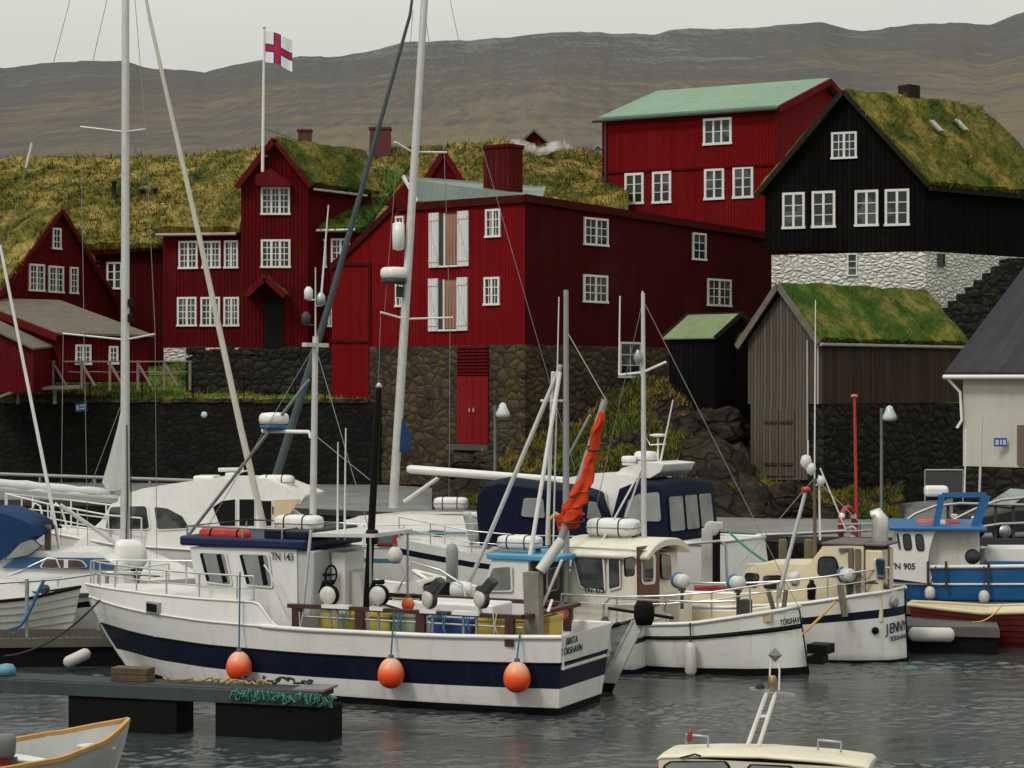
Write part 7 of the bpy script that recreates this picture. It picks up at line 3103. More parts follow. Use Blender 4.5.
for q in ([(212, 507), (222, 500), (236, 498.5), (236, 527), (220, 527)], [(239, 498.5), (255, 498.5), (255, 527), (239, 527)], [(260, 500), (272, 500), (272, 527), (260, 527)]):
    bwin(B12, [t12(x, y) for x, y in q], (0, 1, .2), fm=WHITE, gl=BLACK, parent=sp, fw=.03, rnd=.05)  # black plates put the shade inside the open cockpit into colour
mb = MB()
mb.prism([t12(x, y) for x, y in ((274, 500), (300, 499), (290, 514), (280, 530), (274, 530))], (0, .02, 0))
B12.part('aft_panel', mb, paint('beige_liner', (.50, .38, .24), .7, .12), sp)
c = C12(276, 489, .3)
raft(None, B12.M @ Vector((c.x, .3, c.z)), (1.0, .6, .40), 'white life raft canister on the aft roof of the large white motor cruiser', 'life rafts', R(173))
scanner(B12, C12(231, 481, .3), .72, sp)
mb = MB()
mb.path([C12(233, 481, .7), C12(241, 472, .7), C12(250, 470, .5), C12(252, 481, .4)], .025, 6)
B12.part('arch_rail', mb, WHITE, sp)
mb = MB()
mb.box(C12(205, 481, .6).x - .25, C12(205, 481, .6).x + .35, -.2, .6, C12(205, 481, .6).z - .15, C12(205, 477, .6).z + .03)
B12.part('hatch', mb, WHITE, sp, bevel=.05)
for s_ in (1, -1):
    pts = [Vector((h12.L * t, s_ * (h12.half(t) - .06), h12.z_sheer(t))) for t in (.52, .62, .72, .82, .92, .985)]
    rail(B12, pts, .78, mat=paint('white_tube', (.60, .60, .57), .4, .1, stain=0), r=.024, mids=(.5,), name='pulpit')
mb = MB()
mb.path([C12(x, y, 1.1) for x, y in ((34, 530), (31, 512), (35, 503), (40, 506), (46, 530))], .03, 6)
mb.path([C12(x, y, .8) for x, y in ((52, 532), (51, 512), (56, 503), (61, 508), (68, 530))], .03, 6)
B12.part('bow_hoop', mb, paint('white_tube', (.60, .60, .57), .4, .1, stain=0))
mb = MB()
mb.path([C12(x, y, 1.3) for x, y in ((130, 516), (150, 518), (170, 521), (180, 527), (186, 535))], .02, 6)
B12.part('side_rail', mb, CHROME)

# ================================================================== sailing yacht with the tall mast at the left
def yacht_rig(bt, base, top, r0, r1, name='mast'):
    mb = MB()
    n = 12
    d = (top - base)
    mb.tube(base, top, r0, r1, n)
    return bt.part(name, mb, ALU)


B10 = Boat('sailing_yacht', 'white sailing yacht with the tall aluminium mast at the left and white furled boom', -15.4, 54.8, 4.0, 'sailing yacht')
h10 = Hull(9.6, [(0, 1.0), (.25, 1.4), (.5, 1.5), (.75, 1.0), (.92, .35), (1, .02)], [(0, 1.05), (.4, 1.05), (.8, 1.2), (1, 1.4)], bow_rake=1.3, stern_rake=-.2, draft=.5)
build_hull(B10, h10, [(-1, .1, 1), (.1, .8, 0), (.8, .88, 1), (.88, 1, 0)], mats=[HULL_WHITE, NAVY])
build_deck(B10, h10, .02, WHITE)
Y10 = lambda x, y, yy=0.0: B10.at(x, y, yy)
mb_ = Y10(125, 552)
cab10 = cabin(B10, 'coachroof', [(mb_.x - 2.6, 1.05), (mb_.x - 2.5, mb_.z), (mb_.x + .5, mb_.z), (mb_.x + 1.9, 1.15)], 1.0, .8, WHITE, bevel=.06)
bwin(B10, [Vector((mb_.x - 2.2, -.95, 1.3)), Vector((mb_.x + .5, -.95, 1.3)), Vector((mb_.x + .2, -.9, mb_.z - .15)), Vector((mb_.x - 2.1, -.9, mb_.z - .15))], (0, -1, .2), parent=cab10)
tp = Y10(126, -215)
mst = yacht_rig(B10, Vector((mb_.x, 0, mb_.z)), Vector((mb_.x + .02, 0, tp.z)), .125, .085)
for (xa, ya, xb, yb) in ((78, 124.5, 147.5, 131.5), (60, 333, 157, 334.5)):
    m1, m2, mc = Y10(xa, ya), Y10(xb, yb), Vector((mb_.x, 0, Y10(126, (yb + ya) / 2 + (4 if ya < 200 else 6)).z))
    mb = MB()
    mb.path([m1 + Vector((0, .5, 0)), mc, m2 + Vector((0, -.5, 0))], .028, 6)
    B10.part('spreader', mb, ALU, mst)
wires(B10, [(Y10(78, 124.5) + Vector((0, .5, 0)), Y10(88, 560)), (Y10(60.5, 333) + Vector((0, .5, 0)), Y10(60.5, 560)), (Y10(157, 334) + Vector((0, -.5, 0)), Y10(157, 575)), (Y10(135, 0), Y10(147.5, 131) + Vector((0, -.5, 0))), (Y10(147.5, 131) + Vector((0, -.5, 0)), Y10(157, 334) + Vector((0, -.5, 0))), (Y10(107, 0), Y10(93, 60)), (Y10(123, 400), Y10(88, 492)), (Vector((mb_.x, 0, tp.z - .1)), Y10(-80, 575))], .009)
mb = MB()
mb.tube(Y10(32, 143), Y10(26, 168), .035)
B10.part('backstay_tensioner', mb, ALU)
mb = MB()
p0, p1 = Y10(118, 498.5), Y10(-40, 484)
mb.path([p0, p0 + (p1 - p0) * .03, (p0 + p1) / 2, p1], [.08, .14, .135, .09], 12)
bm_ = B10.part('boom', mb, ALU, mst)
mb = MB()
pp = [(p0 + (p1 - p0) * t + UP * .1) for t in [.02 + .96 * k / 12 for k in range(13)]]
mb.path(pp, [.06] + [.14 + .02 * math.sin(k * 2.3) for k in range(11)] + [.06], 10)
B10.part('sail_cover', mb, cloth('pale_sail_cover', (.52, .52, .49), .8, .1, .5), bm_)
for w_, k in ((.06, 0),):
    mb = MB()
    q = [Y10(124, 396, -.05), Y10(118, 425, -.1), Y10(108, 462, -.2), Y10(102, 482, -.25), Y10(108, 492, -.2), Y10(124, 489, -.02)]
    q2 = [p + Vector((.03, .16, 0)) for p in q]
    mb.loft([q, [(a + b) / 2 + Vector((0, 0, 0)) for a, b in zip(q, q2)], q2], closed=True)
    B10.part('hanging_sail', mb, cloth('white_sailcloth', (.60, .60, .57), .8, .1, .6), mst)
mb = MB()
mb.path([Vector((mb_.x + .9, 0, tp.z - 4.2)) if False else Y10(143, -18), Y10(150, 20), Y10(200, 240), Y10(240, 425), Y10(262, 520), Y10(273, 570)], [.03, .05, .07, .085, .095, .05], 10)
B10.part('furled_headsail', mb, cloth('cream_sailcloth', (.50, .48, .41), .8, .1, .4), mst)
for px, py, c_ in ((131, 303, BLACK), (131, 318, BLACK)):
    mb = MB()
    mb.obox(Y10(px, py, -.08), (.14, .12, .22))
    B10.part('mast_fitting', mb, c_, mst, bevel=.02)
mb = MB()
mb.path([Y10(127, 425, -.14), Y10(127.5, 500, -.15), Y10(126, 548, -.13)], .018, 5)
mb.path([Y10(131, 470, -.1), Y10(131, 550, -.1)], .018, 5)
B10.part('halyard', mb, DARKGREY, mst)
mb = MB()
mb.tube(Y10(60, 505, -.3), Y10(118, 545, -.1), .06, .05, 8)
B10.part('boom_vang', mb, ALU, mst)

# leaning white spar at the far left
B10b = None
# ================================================================== small cabin cruiser with blue stripe and blue canopy
B11 = Boat('cabin_cruiser', 'small white cabin cruiser with blue window stripe and blue canvas canopy at the left edge', -14.6, 50.2, 2.0, 'cabin cruiser')
h11 = Hull(6.5, [(0, 1.1), (.3, 1.2), (.6, 1.1), (.85, .55), (1, .02)], [(0, .95), (.5, 1.05), (1, 1.35)], bow_rake=.9, stern_rake=.1, draft=.4)
build_hull(B11, h11, [(-1, .1, 1), (.1, .8, 0), (.8, .92, 2), (.92, 1, 0)], mats=[HULL_WHITE, ANTIFOUL, NAVY])
build_deck(B11, h11, .02, WHITE)
K = lambda x, y, yy=-1.05: B11.at(x, y, yy)
pf = [K(x, y) for x, y in ((-20, 595), (-10, 556), (18, 551), (95, 553), (118, 566), (128, 592))]
c11 = cabin(B11, 'cabin', [(p.x, p.z) for p in pf], 1.08, .92, WHITE, bevel=.05)
mb = MB()
mb.prism([K(x, y, -1.03) for x, y in ((2, 568), (16, 557), (104, 558), (119, 569))], (0, -.035, 0))
st_ = B11.part('window_stripe', mb, paint('stripe_blue', (.02, .10, .22), .4, .15), c11)
bwin(B11, [K(x, y, -1.07) for x, y in ((39, 568.5), (44, 559), (82, 559.5), (89, 568))], (0, -1, 0), fm=WHITE, gl=glass('mauve_pane', (.07, .045, .045), .1), parent=st_, fw=.035, rnd=.25)
mb = MB()
mb.bar(K(66, 560, -1.1), K(66, 568, -1.1), .1, .02)
B11.part('window_bar', mb, WHITE, st_)
# canopy
rings = []
prof = [(-60, 572), (-50, 528), (-30, 515), (5, 513), (28, 522), (47, 534), (34, 536), (-2, 562)]
for yy, k in ((-1.12, .0), (-.9, .06), (0, .14), (.9, .06), (1.12, 0)):
    rings.append([K(x, y, -1.0) * 1.0 + Vector((0, yy + 1.0, k if y < 540 else 0)) for x, y in prof])
mb = MB()
mb.loft(rings)
cn = B11.part('canopy', mb, CANVAS_BLUE)
bwin(B11, [K(x, y, -1.16) for x, y in ((4, 560), (20, 542), (33, 538), (42, 546), (30, 556))], (0, -1, 0), fm=CANVAS_BLUE, gl=glass('vinyl_window', (.20, .21, .20), .2), parent=cn, fw=.03, rnd=.15)
pts = [Vector((h11.L * t, -(h11.half(t) - .06), h11.z_sheer(t))) for t in (.3, .45, .6, .75, .88, .98)]
rail(B11, pts, .55, r=.015, mids=(.5,), name='pulpit')
mb = MB()
mb.path([K(-4, 583, -1.0), K(10, 575, -1.0), K(48, 558, -1.1), K(56, 559, -1.1), K(60, 568, -1.1)], .022, 6)
B11.part('grab_rail', mb, CHROME)
mb = MB()
mb.tube(K(0, 245, .4), K(50, 496, .2), .035, .045, 8)
mb.tube(K(50, 496, .2), K(63, 566, 0), .045, .04, 8)
B11.part('leaning_mast', mb, WHITE)
mb = MB()
mb.bar(K(48, 554, -.6), K(48, 525, -.6), .14, .1)
B11.part('post', mb, WOOD_GREY)


def outboard(name, label, p, s, rz, cowl, lower):
    t = thing(name, label, 'outboard motor', p, rz)
    mb = MB()
    rings = []
    for z, k, o in ((0, .82, 0), (.06, .98, 0), (.2, 1.0, .0), (.32, .94, -.02), (.40, .75, -.05), (.43, .4, -.07)):
        ring = []
        for q in range(18):
            a = 2 * math.pi * q / 18
            ca, sa = math.cos(a), math.sin(a)
            ring.append(Vector((o + .26 * k * math.copysign(abs(ca) ** .6, ca), .17 * k * math.copysign(abs(sa) ** .6, sa), z)) * s)
        rings.append(ring)
    mb.loft(rings)
    mb.build('cowling', cowl, t, 'local')
    mb = MB()
    mb.loft([[Vector((x * k, y * k, z)) * s for x, y in ((-.17, -.10), (.17, -.10), (.17, .10), (-.17, .10))] for z, k in ((.01, 1.2), (-.12, .9), (-.5, .6), (-.85, .5))], smooth=False)
    mb.build('leg', lower, t, 'local', bevel=.02)
    mb = MB()
    mb.box(-.28 * s, -.16 * s, -.12 * s, .12 * s, -.35 * s, -.02 * s)
    mb.build('clamp_bracket', DARKGREY, t, 'local')
    return t


outboard('outboard_motor', 'white cowled outboard motor with black leg standing left of the foreground boat wheelhouse', W(131, 566, 51.0), 1.5, R(15), WHITE, BLACK)

# ================================================================== clinker boat at the left edge
B9 = Boat('clinker_boat', 'white clinker boat with dark gunwale lying at the left edge above the pontoon', -15.2, 48.4, 3.0, 'rowing boat')
h9 = Hull(5.2, [(0, .4), (.2, .85), (.5, .95), (.8, .6), (.94, .2), (1, .02)], [(0, 1.25), (.4, 1.15), (.8, 1.3), (1, 1.5)], bow_rake=.35, stern_rake=.2, draft=.4, p_mid=.42, p_bow=.75, p_stern=.5)
build_hull(B9, h9, [(-1, .06, 1), (.06, 1, 0)], mats=[CLINKER, ANTIFOUL], laps=9)
build_deck(B9, h9, .06, WHITE, .3, .98)
gunwale(B9, h9, BLACK, .04)
cb9 = cabin(B9, 'cuddy', [(1.2, 1.2), (1.3, 1.75), (3.6, 1.62), (4.1, 1.25)], .62, .5, WHITE, bevel=.06)
for x in (2.0, 3.0):
    bwin(B9, [Vector((x - .25, -.60, 1.32)), Vector((x + .25, -.60, 1.32)), Vector((x + .2, -.56, 1.56)), Vector((x - .22, -.56, 1.56))], (0, -1, .2), fm=WHITE, parent=cb9, rnd=.3, fw=.03)
mb = MB()
mb.lathe([(.05, -.1), (.12, -.05), (.12, .05), (.05, .1)], h9.pt(.86, 1, -1) + Vector((-.05, .2, .1)), (0, 1, 0), 12)
B9.part('mooring_post', mb, DARKGREY)

# ================================================================== left pontoon with rail
pontoon('pontoon', 'grey brown planked pontoon with steel rail in front of the left clinker boat', (-14.0, 45.6), (-8.1, 46.2), 1.5, .66, PL, BLACK)
lr = thing('pontoon_railing', 'thin steel tube railing on the left pontoon with blue rope on it', 'railing', W(27, 642, 46.0))
mb = MB()
mb.path([W(-30, 585, 46), W(60, 579, 46), W(102, 573, 46), W(160, 576, 46.4)], .028, 6)
mb.build('rail', STEEL, lr)
for px, y0, y1 in ((27, 579, 640), (99, 574, 630), (107, 573, 625)):
    mb = MB()
    mb.tube(W(px, y1, 46), W(px, y0, 46), .045)
    mb.build('post', STEEL, lr)
mb = MB()
mb.path([W(x, y, 45.9) for x, y in ((44, 580), (38, 592), (32, 606), (26, 618), (20, 626), (8, 630), (14, 634))], .04, 6)
o = mb.build('blue_rope', ROPE_BLUE)
tag(o, 'blue rope tied down from the left pontoon rail', 'rope')
t = hang_fender('fender', 'pale tube fender slanting against the left pontoon by the bow', W(77, 659, 45.4), None, paint('fender_white', (.50, .49, .45), .55, .15, stain=.3), None, 'tube', r=.13, l=.62)
t.matrix_basis = Matrix.Translation(W(77, 658, 45.4)) @ Matrix.Rotation(R(65), 4, 'Y')
rope('mooring_rope', 'dark mooring line from the left pontoon up to the bow of the foreground boat', W(5, 656, 45.6), W(100, 600, 44.2), ROPE_DARK, .25, .022)

# ================================================================== middle sailing yacht
B13 = Boat('sailing_yacht', 'white sailing yacht with leaning mast and white boom in front of the warehouse door', -.6, 60.2, 173.0, 'sailing yacht')
h13 = Hull(7.6, [(0, 1.1), (.25, 1.5), (.5, 1.5), (.75, 1.0), (.92, .35), (1, .02)], [(0, 1.65), (.4, 1.6), (.8, 1.75), (1, 2.0)], bow_rake=1.0, stern_rake=-.2, draft=.5)
build_hull(B13, h13, [(-1, .1, 1), (.1, .72, 0), (.72, .80, 1), (.80, 1, 0)], mats=[HULL_WHITE, paint('teal_line', (.05, .16, .24), .4)])
build_deck(B13, h13, .02, WHITE)
gunwale(B13, h13, ALU, .03)
Z = lambda x, y, yy=0.0: B13.at(x, y, yy)
b13 = Z(393, 508)
pf = [Z(x, y, 1.0) for x, y in ((330, 545), (345, 520), (400, 515), (462, 516), (470, 545))]
c13 = cabin(B13, 'coachroof', [(p.x, p.z) for p in pf], 1.05, .8, WHITE, bevel=.08)
for q in ([(387, 530), (404, 531), (402, 537), (388, 536)], [(428, 530), (446, 531), (444, 537), (430, 536)]):
    bwin(B13, [Z(x, y, .98) for x, y in q], (0, 1, .2), gl=BLACK, parent=c13, rnd=.3, fw=.03)
mb = MB()
mb.prism([Z(x, y, 1.0) for x, y in ((345, 530), (466, 532), (466, 534.5), (345, 532.5))], (0, .02, 0))
B13.part('stripe', mb, paint('pale_blue_stripe', (.16, .28, .36), .5), c13)
t13 = Z(431, -105)
m13 = yacht_rig(B13, b13, Vector((t13.x, 0, t13.z)), .135, .10)
c = Z(405, 319)
mb = MB()
mb.path([Z(384.5, 313) + Vector((0, .6, 0)), c, Z(450, 317) + Vector((0, -.5, 0))], .032, 6)
B13.part('spreader', mb, WHITE, m13)
c = Z(412, 152)
mb = MB()
mb.path([Z(398, 144) + Vector((0, .5, 0)), c, Z(444, 150.5) + Vector((0, -.5, 0))], .032, 6)
B13.part('spreader', mb, WHITE, m13)
mb = MB()
mb.lathe([(.05, -.42), (.17, -.38), (.18, 0), (.17, .36), (.05, .40)], Z(398.5, 236, .15), n=14)
B13.part('radar_reflector', mb, WHITE, m13)
radar(B13, Z(394, 279.5, .25), .40, .36, base=DARKGREY, parent=m13)
mb = MB()
mb.tube(Z(394, 281, .25), Z(402, 284, 0), .04)
mb.obox(Z(400, 292, .1), (.2, .2, .3))
B13.part('radar_bracket', mb, DARKGREY, m13)
mb = MB()
p0, p1 = Z(407, 469), Z(566, 481)
mb.path([p0, p0 + (p1 - p0) * .02, p1 - (p1 - p0) * .02, p1], [.08, .125, .115, .08], 12)
bo = B13.part('boom', mb, WHITE, m13)
mb = MB()
mb.tube(Z(404, 502), Z(438, 478), .06)
B13.part('boom_vang', mb, ALU, bo)
mb = MB()
q = [Z(401, 416, .05), Z(409, 432, .1), Z(411.5, 450, .1), Z(400, 452, .1)]
mb.prism(q, (0, -.12, 0))
B13.part('blue_sail_bag', mb, CANVAS_BLUE, m13, bevel=.02)
mb = MB()
mb.path([Z(416, -30), Z(410, 15), Z(385, 105), Z(360, 195), Z(330, 302), Z(300, 400), Z(275, 480), Z(266, 520), Z(258, 548)], [.03, .045, .06, .075, .095, .115, .125, .11, .05], 10)
B13.part('furled_genoa', mb, cloth('grey_blue_sailcloth', (.060, .078, .086), .8, .25, .5), m13)
wires(B13, [(Z(450, 0), Z(480, 140)), (Z(480, 140), Z(575, 470)), (Z(425, 20) + Vector((0, -.2, 0)), Z(444, 150)), (Z(444, 150), Z(450, 317)), (Z(450, 317), Z(449, 500)), (Z(384.5, 313) + Vector((0, .6, 0)), Z(378, 510) + Vector((0, .6, 0))), (Z(398, 144), Z(384.5, 313)), (Z(413, 10), Z(402, 150))], .009)
c = Z(451, 509, .6)
raft(None, B13.M @ c, (.95, .55, .34), 'white life raft canister on the aft cabin top of the middle sailing yacht', 'life rafts', R(173))
pts = [Vector((h13.L * t, (h13.half(t) - .06), h13.z_sheer(t))) for t in (.02, .15, .3, .45, .6, .75, .9, .98)]
rail(B13, pts, .62, r=.014, mids=(.5,))
t = thing('lifesling_bag', 'red lifesling bag with teal panel hung on the middle yacht rail', 'bag', B13.M @ Z(387, 545, 1.5), R(173))
mb = MB()
mb.obox((0, 0, .2), (.58, .2, .46))
mb.build('bag', paint('red_bag', (.36, .02, .03), .7, .2, stain=.1), t, 'local', bevel=.06)
mb = MB()
mb.obox((.02, .102, .18), (.36, .02, .22))
mb.build('panel', paint('teal_panel', (.06, .14, .17), .6, .2, stain=.1), t, 'local')
hang_fender('mooring_buoy', 'white ball fender behind the deck of the foreground boat near the black mast', W(395, 555, 52.0), None, paint('fender_white', (.50, .49, .45), .55, .15, stain=.3), None, r=.19, cat='buoy')

# ================================================================== boat with the navy sprayhood
B14 = Boat('sailing_yacht', 'white yacht with tall navy canvas sprayhood behind the grey lamp post', 2.9, 58.0, 170.0, 'sailing yacht')
h14 = Hull(6.4, [(0, 1.2), (.3, 1.4), (.6, 1.35), (.85, .6), (1, .02)], [(0, 1.45), (.5, 1.5), (1, 1.9)], bow_rake=1.0, draft=.5)
build_hull(B14, h14, [(-1, .1, 1), (.1, .75, 0), (.75, .85, 1), (.85, 1, 0)], mats=[HULL_WHITE, NAVY])
build_deck(B14, h14, .02, WHITE)
S_ = lambda x, y, yy=1.15: B14.at(x, y, yy)
rings = []
prof = [(480, 545), (477, 512), (478, 497), (485, 487), (500, 484), (530, 488), (575, 492), (598, 498), (608, 520), (600, 548)]
for yy, k in ((1.2, 0), (1.08, .05), (.5, .13), (-.5, .13), (-1.08, .05), (-1.2, 0)):
    rings.append([Vector((p.x, yy, p.z + (k if y < 505 else 0))) for p, y in [(S_(x, y), y) for x, y in prof]])
mb = MB()
mb.loft(rings)
sh = B14.part('sprayhood', mb, CANVAS_NAVY)
bwin(B14, [S_(x, y, 1.22) for x, y in ((520, 517), (523, 497), (544, 497), (546, 519))], (0, 1, 0), fm=CANVAS_NAVY, gl=glass('vinyl_window', (.20, .21, .20), .2), parent=sh, fw=.03, rnd=.15)
bwin(B14, [S_(x, y, 1.22) for x, y in ((586, 520), (588, 500), (597, 501), (603, 519))], (0, 1, 0), fm=CANVAS_NAVY, gl=glass('vinyl_window', (.20, .21, .20), .2), parent=sh, fw=.03, rnd=.15)
pts = [Vector((h14.L * t, (h14.half(t) - .06), h14.z_sheer(t))) for t in (.02, .2, .4, .6, .8, .96)]
rail(B14, pts, .6, r=.016, mids=(.5,))
mb = MB()
mb.path([S_(549, 545, 1.3), S_(549, 520, 1.3), S_(556, 513.5, 1.3), S_(563, 518, 1.3), S_(564, 545, 1.3)], .06, 8)
B14.part('horseshoe_buoy', mb, ROPE_YELLOW)

# ================================================================== motor cruiser with the navy canopy
B16 = Boat('motor_cruiser', 'white motor cruiser with navy canvas canopy and clear windows behind the ivory wheelhouse', 6.15, 57.0, 147.0, 'motor cruiser')
h16 = Hull(9.0, [(0, 1.6), (.3, 1.7), (.6, 1.55), (.85, .7), (1, .02)], [(0, 1.95), (.4, 1.95), (1, 2.4)], bow_rake=1.4, stern_rake=-.6, draft=.5, p_mid=.28)
build_hull(B16, h16, [(-1, .1, 1), (.1, 1, 0)], mats=[HULL_WHITE, NAVY])
build_deck(B16, h16, .02, WHITE)
gunwale(B16, h16, WHITE, .05)
V = lambda x, y, yy=1.4: B16.at(x, y, yy)
z16 = 1.97
xa = V(667, 535).x
xf = V(617, 535).x
zt = V(650, 484).z
w16 = 1.55
rings = []
for x, k, zk in ((xa - .02, 1.0, z16), (xa + .12, .97, zt - .1), (xa + .3, .93, zt), (xf - .5, .93, zt), (xf - .12, .95, zt - .15), (xf + .25, 1.0, z16)):
    ring = []
    for q in range(9):
        s_ = -1 + 2 * q / 8
        ring.append(Vector((x, s_ * w16 * k, zk + (.12 * (1 - s_ * s_) if zk > z16 + .1 else 0))))
    rings.append(ring)
mb = MB()
mb.loft(rings, closed=False)
for s_ in (0, -1):
    side = [r_[s_] for r_ in rings]
    mb.add(side, [tuple(range(len(side)))])
cn = B16.part('canopy', mb, CANVAS_NAVY)
CV = glass('vinyl_window', (.20, .21, .20), .2)
for q in ([(622, 521), (627, 500), (638, 492), (661, 491), (663, 523)],):
    bwin(B16, [V(x, y, 1.53) for x, y in q], (0, 1, .05), fm=CANVAS_NAVY, gl=CV, parent=cn, fw=.05, rnd=.12)
sl = Vector((.14, 0, zt - .1 - z16)).normalized()
for ya, yb in ((1.28, .42), (.34, -.42), (-.5, -1.28)):
    q = []
    for yy, f in ((ya, .15), (yb, .15), (yb * .97, .85), (ya * .97, .85)):
        q.append(Vector((xa - .02 + .14 * f - .03, yy, z16 + (zt - .1 - z16) * f)))
    bwin(B16, q, (-1, 0, .12), fm=CANVAS_NAVY, gl=CV, parent=cn, fw=.04, rnd=.1)
pf = [V(x, y, 1.2) for x, y in ((545, 535), (556, 480), (585, 474), (628, 475), (634, 486), (620, 492), (612, 535))]
hd16 = cabin(B16, 'hardtop', [(p.x, p.z) for p in pf], 1.35, 1.1, WHITE, bevel=.08)
bwin(B16, [V(x, y, 1.27) for x, y in ((562, 520), (572, 492), (606, 490), (610, 520))], (0, 1, .1), fm=WHITE, parent=hd16, fw=.06, rnd=.15)
mb = MB()
mb.prism([V(x, y, .9) for x, y in ((612, 478), (622, 468), (645, 462), (664, 464), (660, 472), (650, 478))], (0, -1.8, 0))
ar = B16.part('radar_arch', mb, WHITE, hd16, bevel=.05)
radar(B16, V(629, 463, .3), .22, .2, base=WHITE, parent=ar)
radar(B16, V(646, 461, -.1), .34, .28, base=WHITE, parent=ar)
mb = MB()
mb.tube(V(660, 464, .2), V(673, 400, .2), .03, .018, 6)
B16.part('whip_antenna', mb, WHITE, ar)
mb = MB()
mb.tube(V(658, 462, 0), V(658, 438, 0), .03)
mb.lathe([(.1, 0), (.24, .03), (.24, .07), (.1, .09)], V(658, 437, 0), n=12)
B16.part('gps_antenna', mb, WHITE, ar)
mb = MB()
mb.path([V(641, 462, .2), V(643, 432, .2), V(642, 430, .1), V(650, 445, .1), V(666, 444, .1)], .02, 5)
B16.part('mast_rail', mb, CHROME, ar)
# grey davit column at its quarter
mb = MB()
c = W(707, 568, 53.0)
t = thing('crane_post', 'pale grey square hauling column standing among the boats right of the oxblood door', 'column', (c.x, c.y, 1.1))
mb.box(-.13, .13, -.16, .16, 0, 1.45)
mb.build('column', paint('davit_grey', (.40, .39, .37), .5, .2, stain=.4), t, 'local', bevel=.03)
mb = MB()
mb.lathe([(.02, -.16), (.19, -.15), (.19, .15), (.02, .16)], (.12, 0, 1.45), (0, 1, 0), 16)
mb.box(.12, .40, -.15, .15, 1.42, 1.62)
mb.build('head', paint('davit_grey', (.40, .39, .37), .5, .2, stain=.4), t, 'local', bevel=.03)
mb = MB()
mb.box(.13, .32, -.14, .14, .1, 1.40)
mb.build('shaded_side', BLACK, t, 'local')  # black slab standing in for the shade on the column's right side
mb = MB()
mb.box(-.3, .5, -.3, .3, -1.3, 0)
mb.build('base', paint('red_base', (.30, .02, .02), .5, .2), t, 'local')
mb = MB()
q_ = [W(x, y, 52.5) for x, y in ((672, 545.5), (720, 541), (726, 545), (727, 580))]
t = thing('guard_rail', 'grey bent steel guard rail beside the hauling column', 'railing', W(727, 585, 52.5))
mb.path(q_, .035, 8)
mb.build('rail', STEEL, t)
t = thing('guard_rail', 'grey bent steel guard rail on the quay left of the red lifebuoy', 'railing', W(752, 575, 58.5))
mb = MB()
mb.path([W(x, y, 58.5) for x, y in ((752, 575), (752, 540), (757, 535), (790, 534), (845, 531))], .045, 8)
mb.build('rail', STEEL, t)

# ================================================================== little fishing boat with pale blue roof edge behind the stern gallows
B15 = Boat('fishing_boat', 'small fishing boat with sky blue roof edge and tripod mast behind the grey gallows post', 3.0, 45.4, 154.0, 'fishing boat')
h15 = Hull(7.6, [(0, 1.1), (.3, 1.3), (.6, 1.3), (.85, .7), (1, .02)], [(0, 1.1), (.4, 1.05), (1, 1.7)], bow_rake=.9, draft=.5)
build_hull(B15, h15, [(-1, .1, 1), (.1, .6, 0), (.6, .7, 1), (.7, 1, 0)], mats=[HULL_WHITE, NAVY])
build_deck(B15, h15, .3, GREY, inner=WHITE)
gunwale(B15, h15, WHITE, .05)
U = lambda x, y, yy=.95: B15.at(x, y, yy)
zt = U(505, 560).z
xa, xf = U(527, 580).x, U(487, 580).x
w15 = cabin(B15, 'wheelhouse', [(xf + .35, .8), (xf - .08, zt), (xa, zt), (xa, .8)], .97, .88, WHITE, bevel=.04)
mb = MB()
mb.box(xa - .75, xf + .02, -.95, .95, zt, zt + .13)
r15 = B15.part('roof', mb, paint('sky_blue_edge', (.06, .28, .46), .4, .15, stain=.2), w15, bevel=.03)
bwin(B15, [U(x, y, .95) for x, y in ((483, 592), (492, 566), (512, 565), (513, 592))], (0, 1, .08), fm=WHITE, gl=glass('grey_pane', (.16, .17, .17), .1), parent=w15, fw=.05, rnd=.1)
A5 = lambda x, y: B15.atx(x, y, xa - .02)
mb = MB()
mb.prism([A5(531, 562), A5(560, 560), A5(562, 612), A5(531, 612)], (-.05, 0, 0))
d15 = B15.part('door', mb, paint('dark_brown_door', (.045, .028, .02), .6, .2), w15)
bwin(B15, [A5(544, 568) - Vector((.06, 0, 0)), A5(556, 566) - Vector((.06, 0, 0)), A5(556, 590) - Vector((.06, 0, 0)), A5(544, 592) - Vector((.06, 0, 0))], (-1, 0, 0), fm=WHITE, parent=d15, rnd=.25, fw=.04)
c = U(520, 549, .3)
raft(None, B15.M @ Vector((c.x, .3, zt + .2)), (.98, .5, .30), 'white life raft canister with black strap on the sky blue roof', 'life rafts', R(154))
m0, m1 = U(566, 600, .1), U(566, 290, .1)
mb = MB()
mb.tube(Vector((m0.x, .1, .8)), Vector((m1.x, .1, m1.z)), .085, .055, 10)
m15 = B15.part('mast', mb, metal('grey_mast', (.30, .31, .31), .45, .4))
mb = MB()
mb.tube(U(561, 365, .1), U(463, 598, .5), .055, .05, 8)
B15.part('derrick', mb, ALU, m15)
mb = MB()
mb.tube(U(556, 300, .1) if False else U(560, 372, .15), U(529, 562, .8), .05, .05, 8)
mb.tube(U(553, 372, .0), U(547, 545, -.7), .045, .045, 8)
mb.bar(U(541, 400.5, .1), U(563, 400.5, .1), .05, .05)
B15.part('tripod_leg', mb, WHITE, m15)
mb = MB()
mb.tube(U(553, 560, .2), U(559, 297, .2), .02, .012, 6)
B15.part('whip_antenna', mb, WHITE, m15)
mb = MB()
mb.tube(U(566, 330, .1), U(606, 400, .1), .012, n=5)
mb.tube(U(590, 415, .1), U(566, 460, .1), .03, n=6)
B15.part('stay', mb, STEEL, m15)
mb = MB()
mb.lathe([(.04, -.5), (.13, -.45), (.14, .4), (.10, .52), (.02, .55)], U(452, 568, .9), n=12)
B15.part('exhaust_column', mb, GREY)
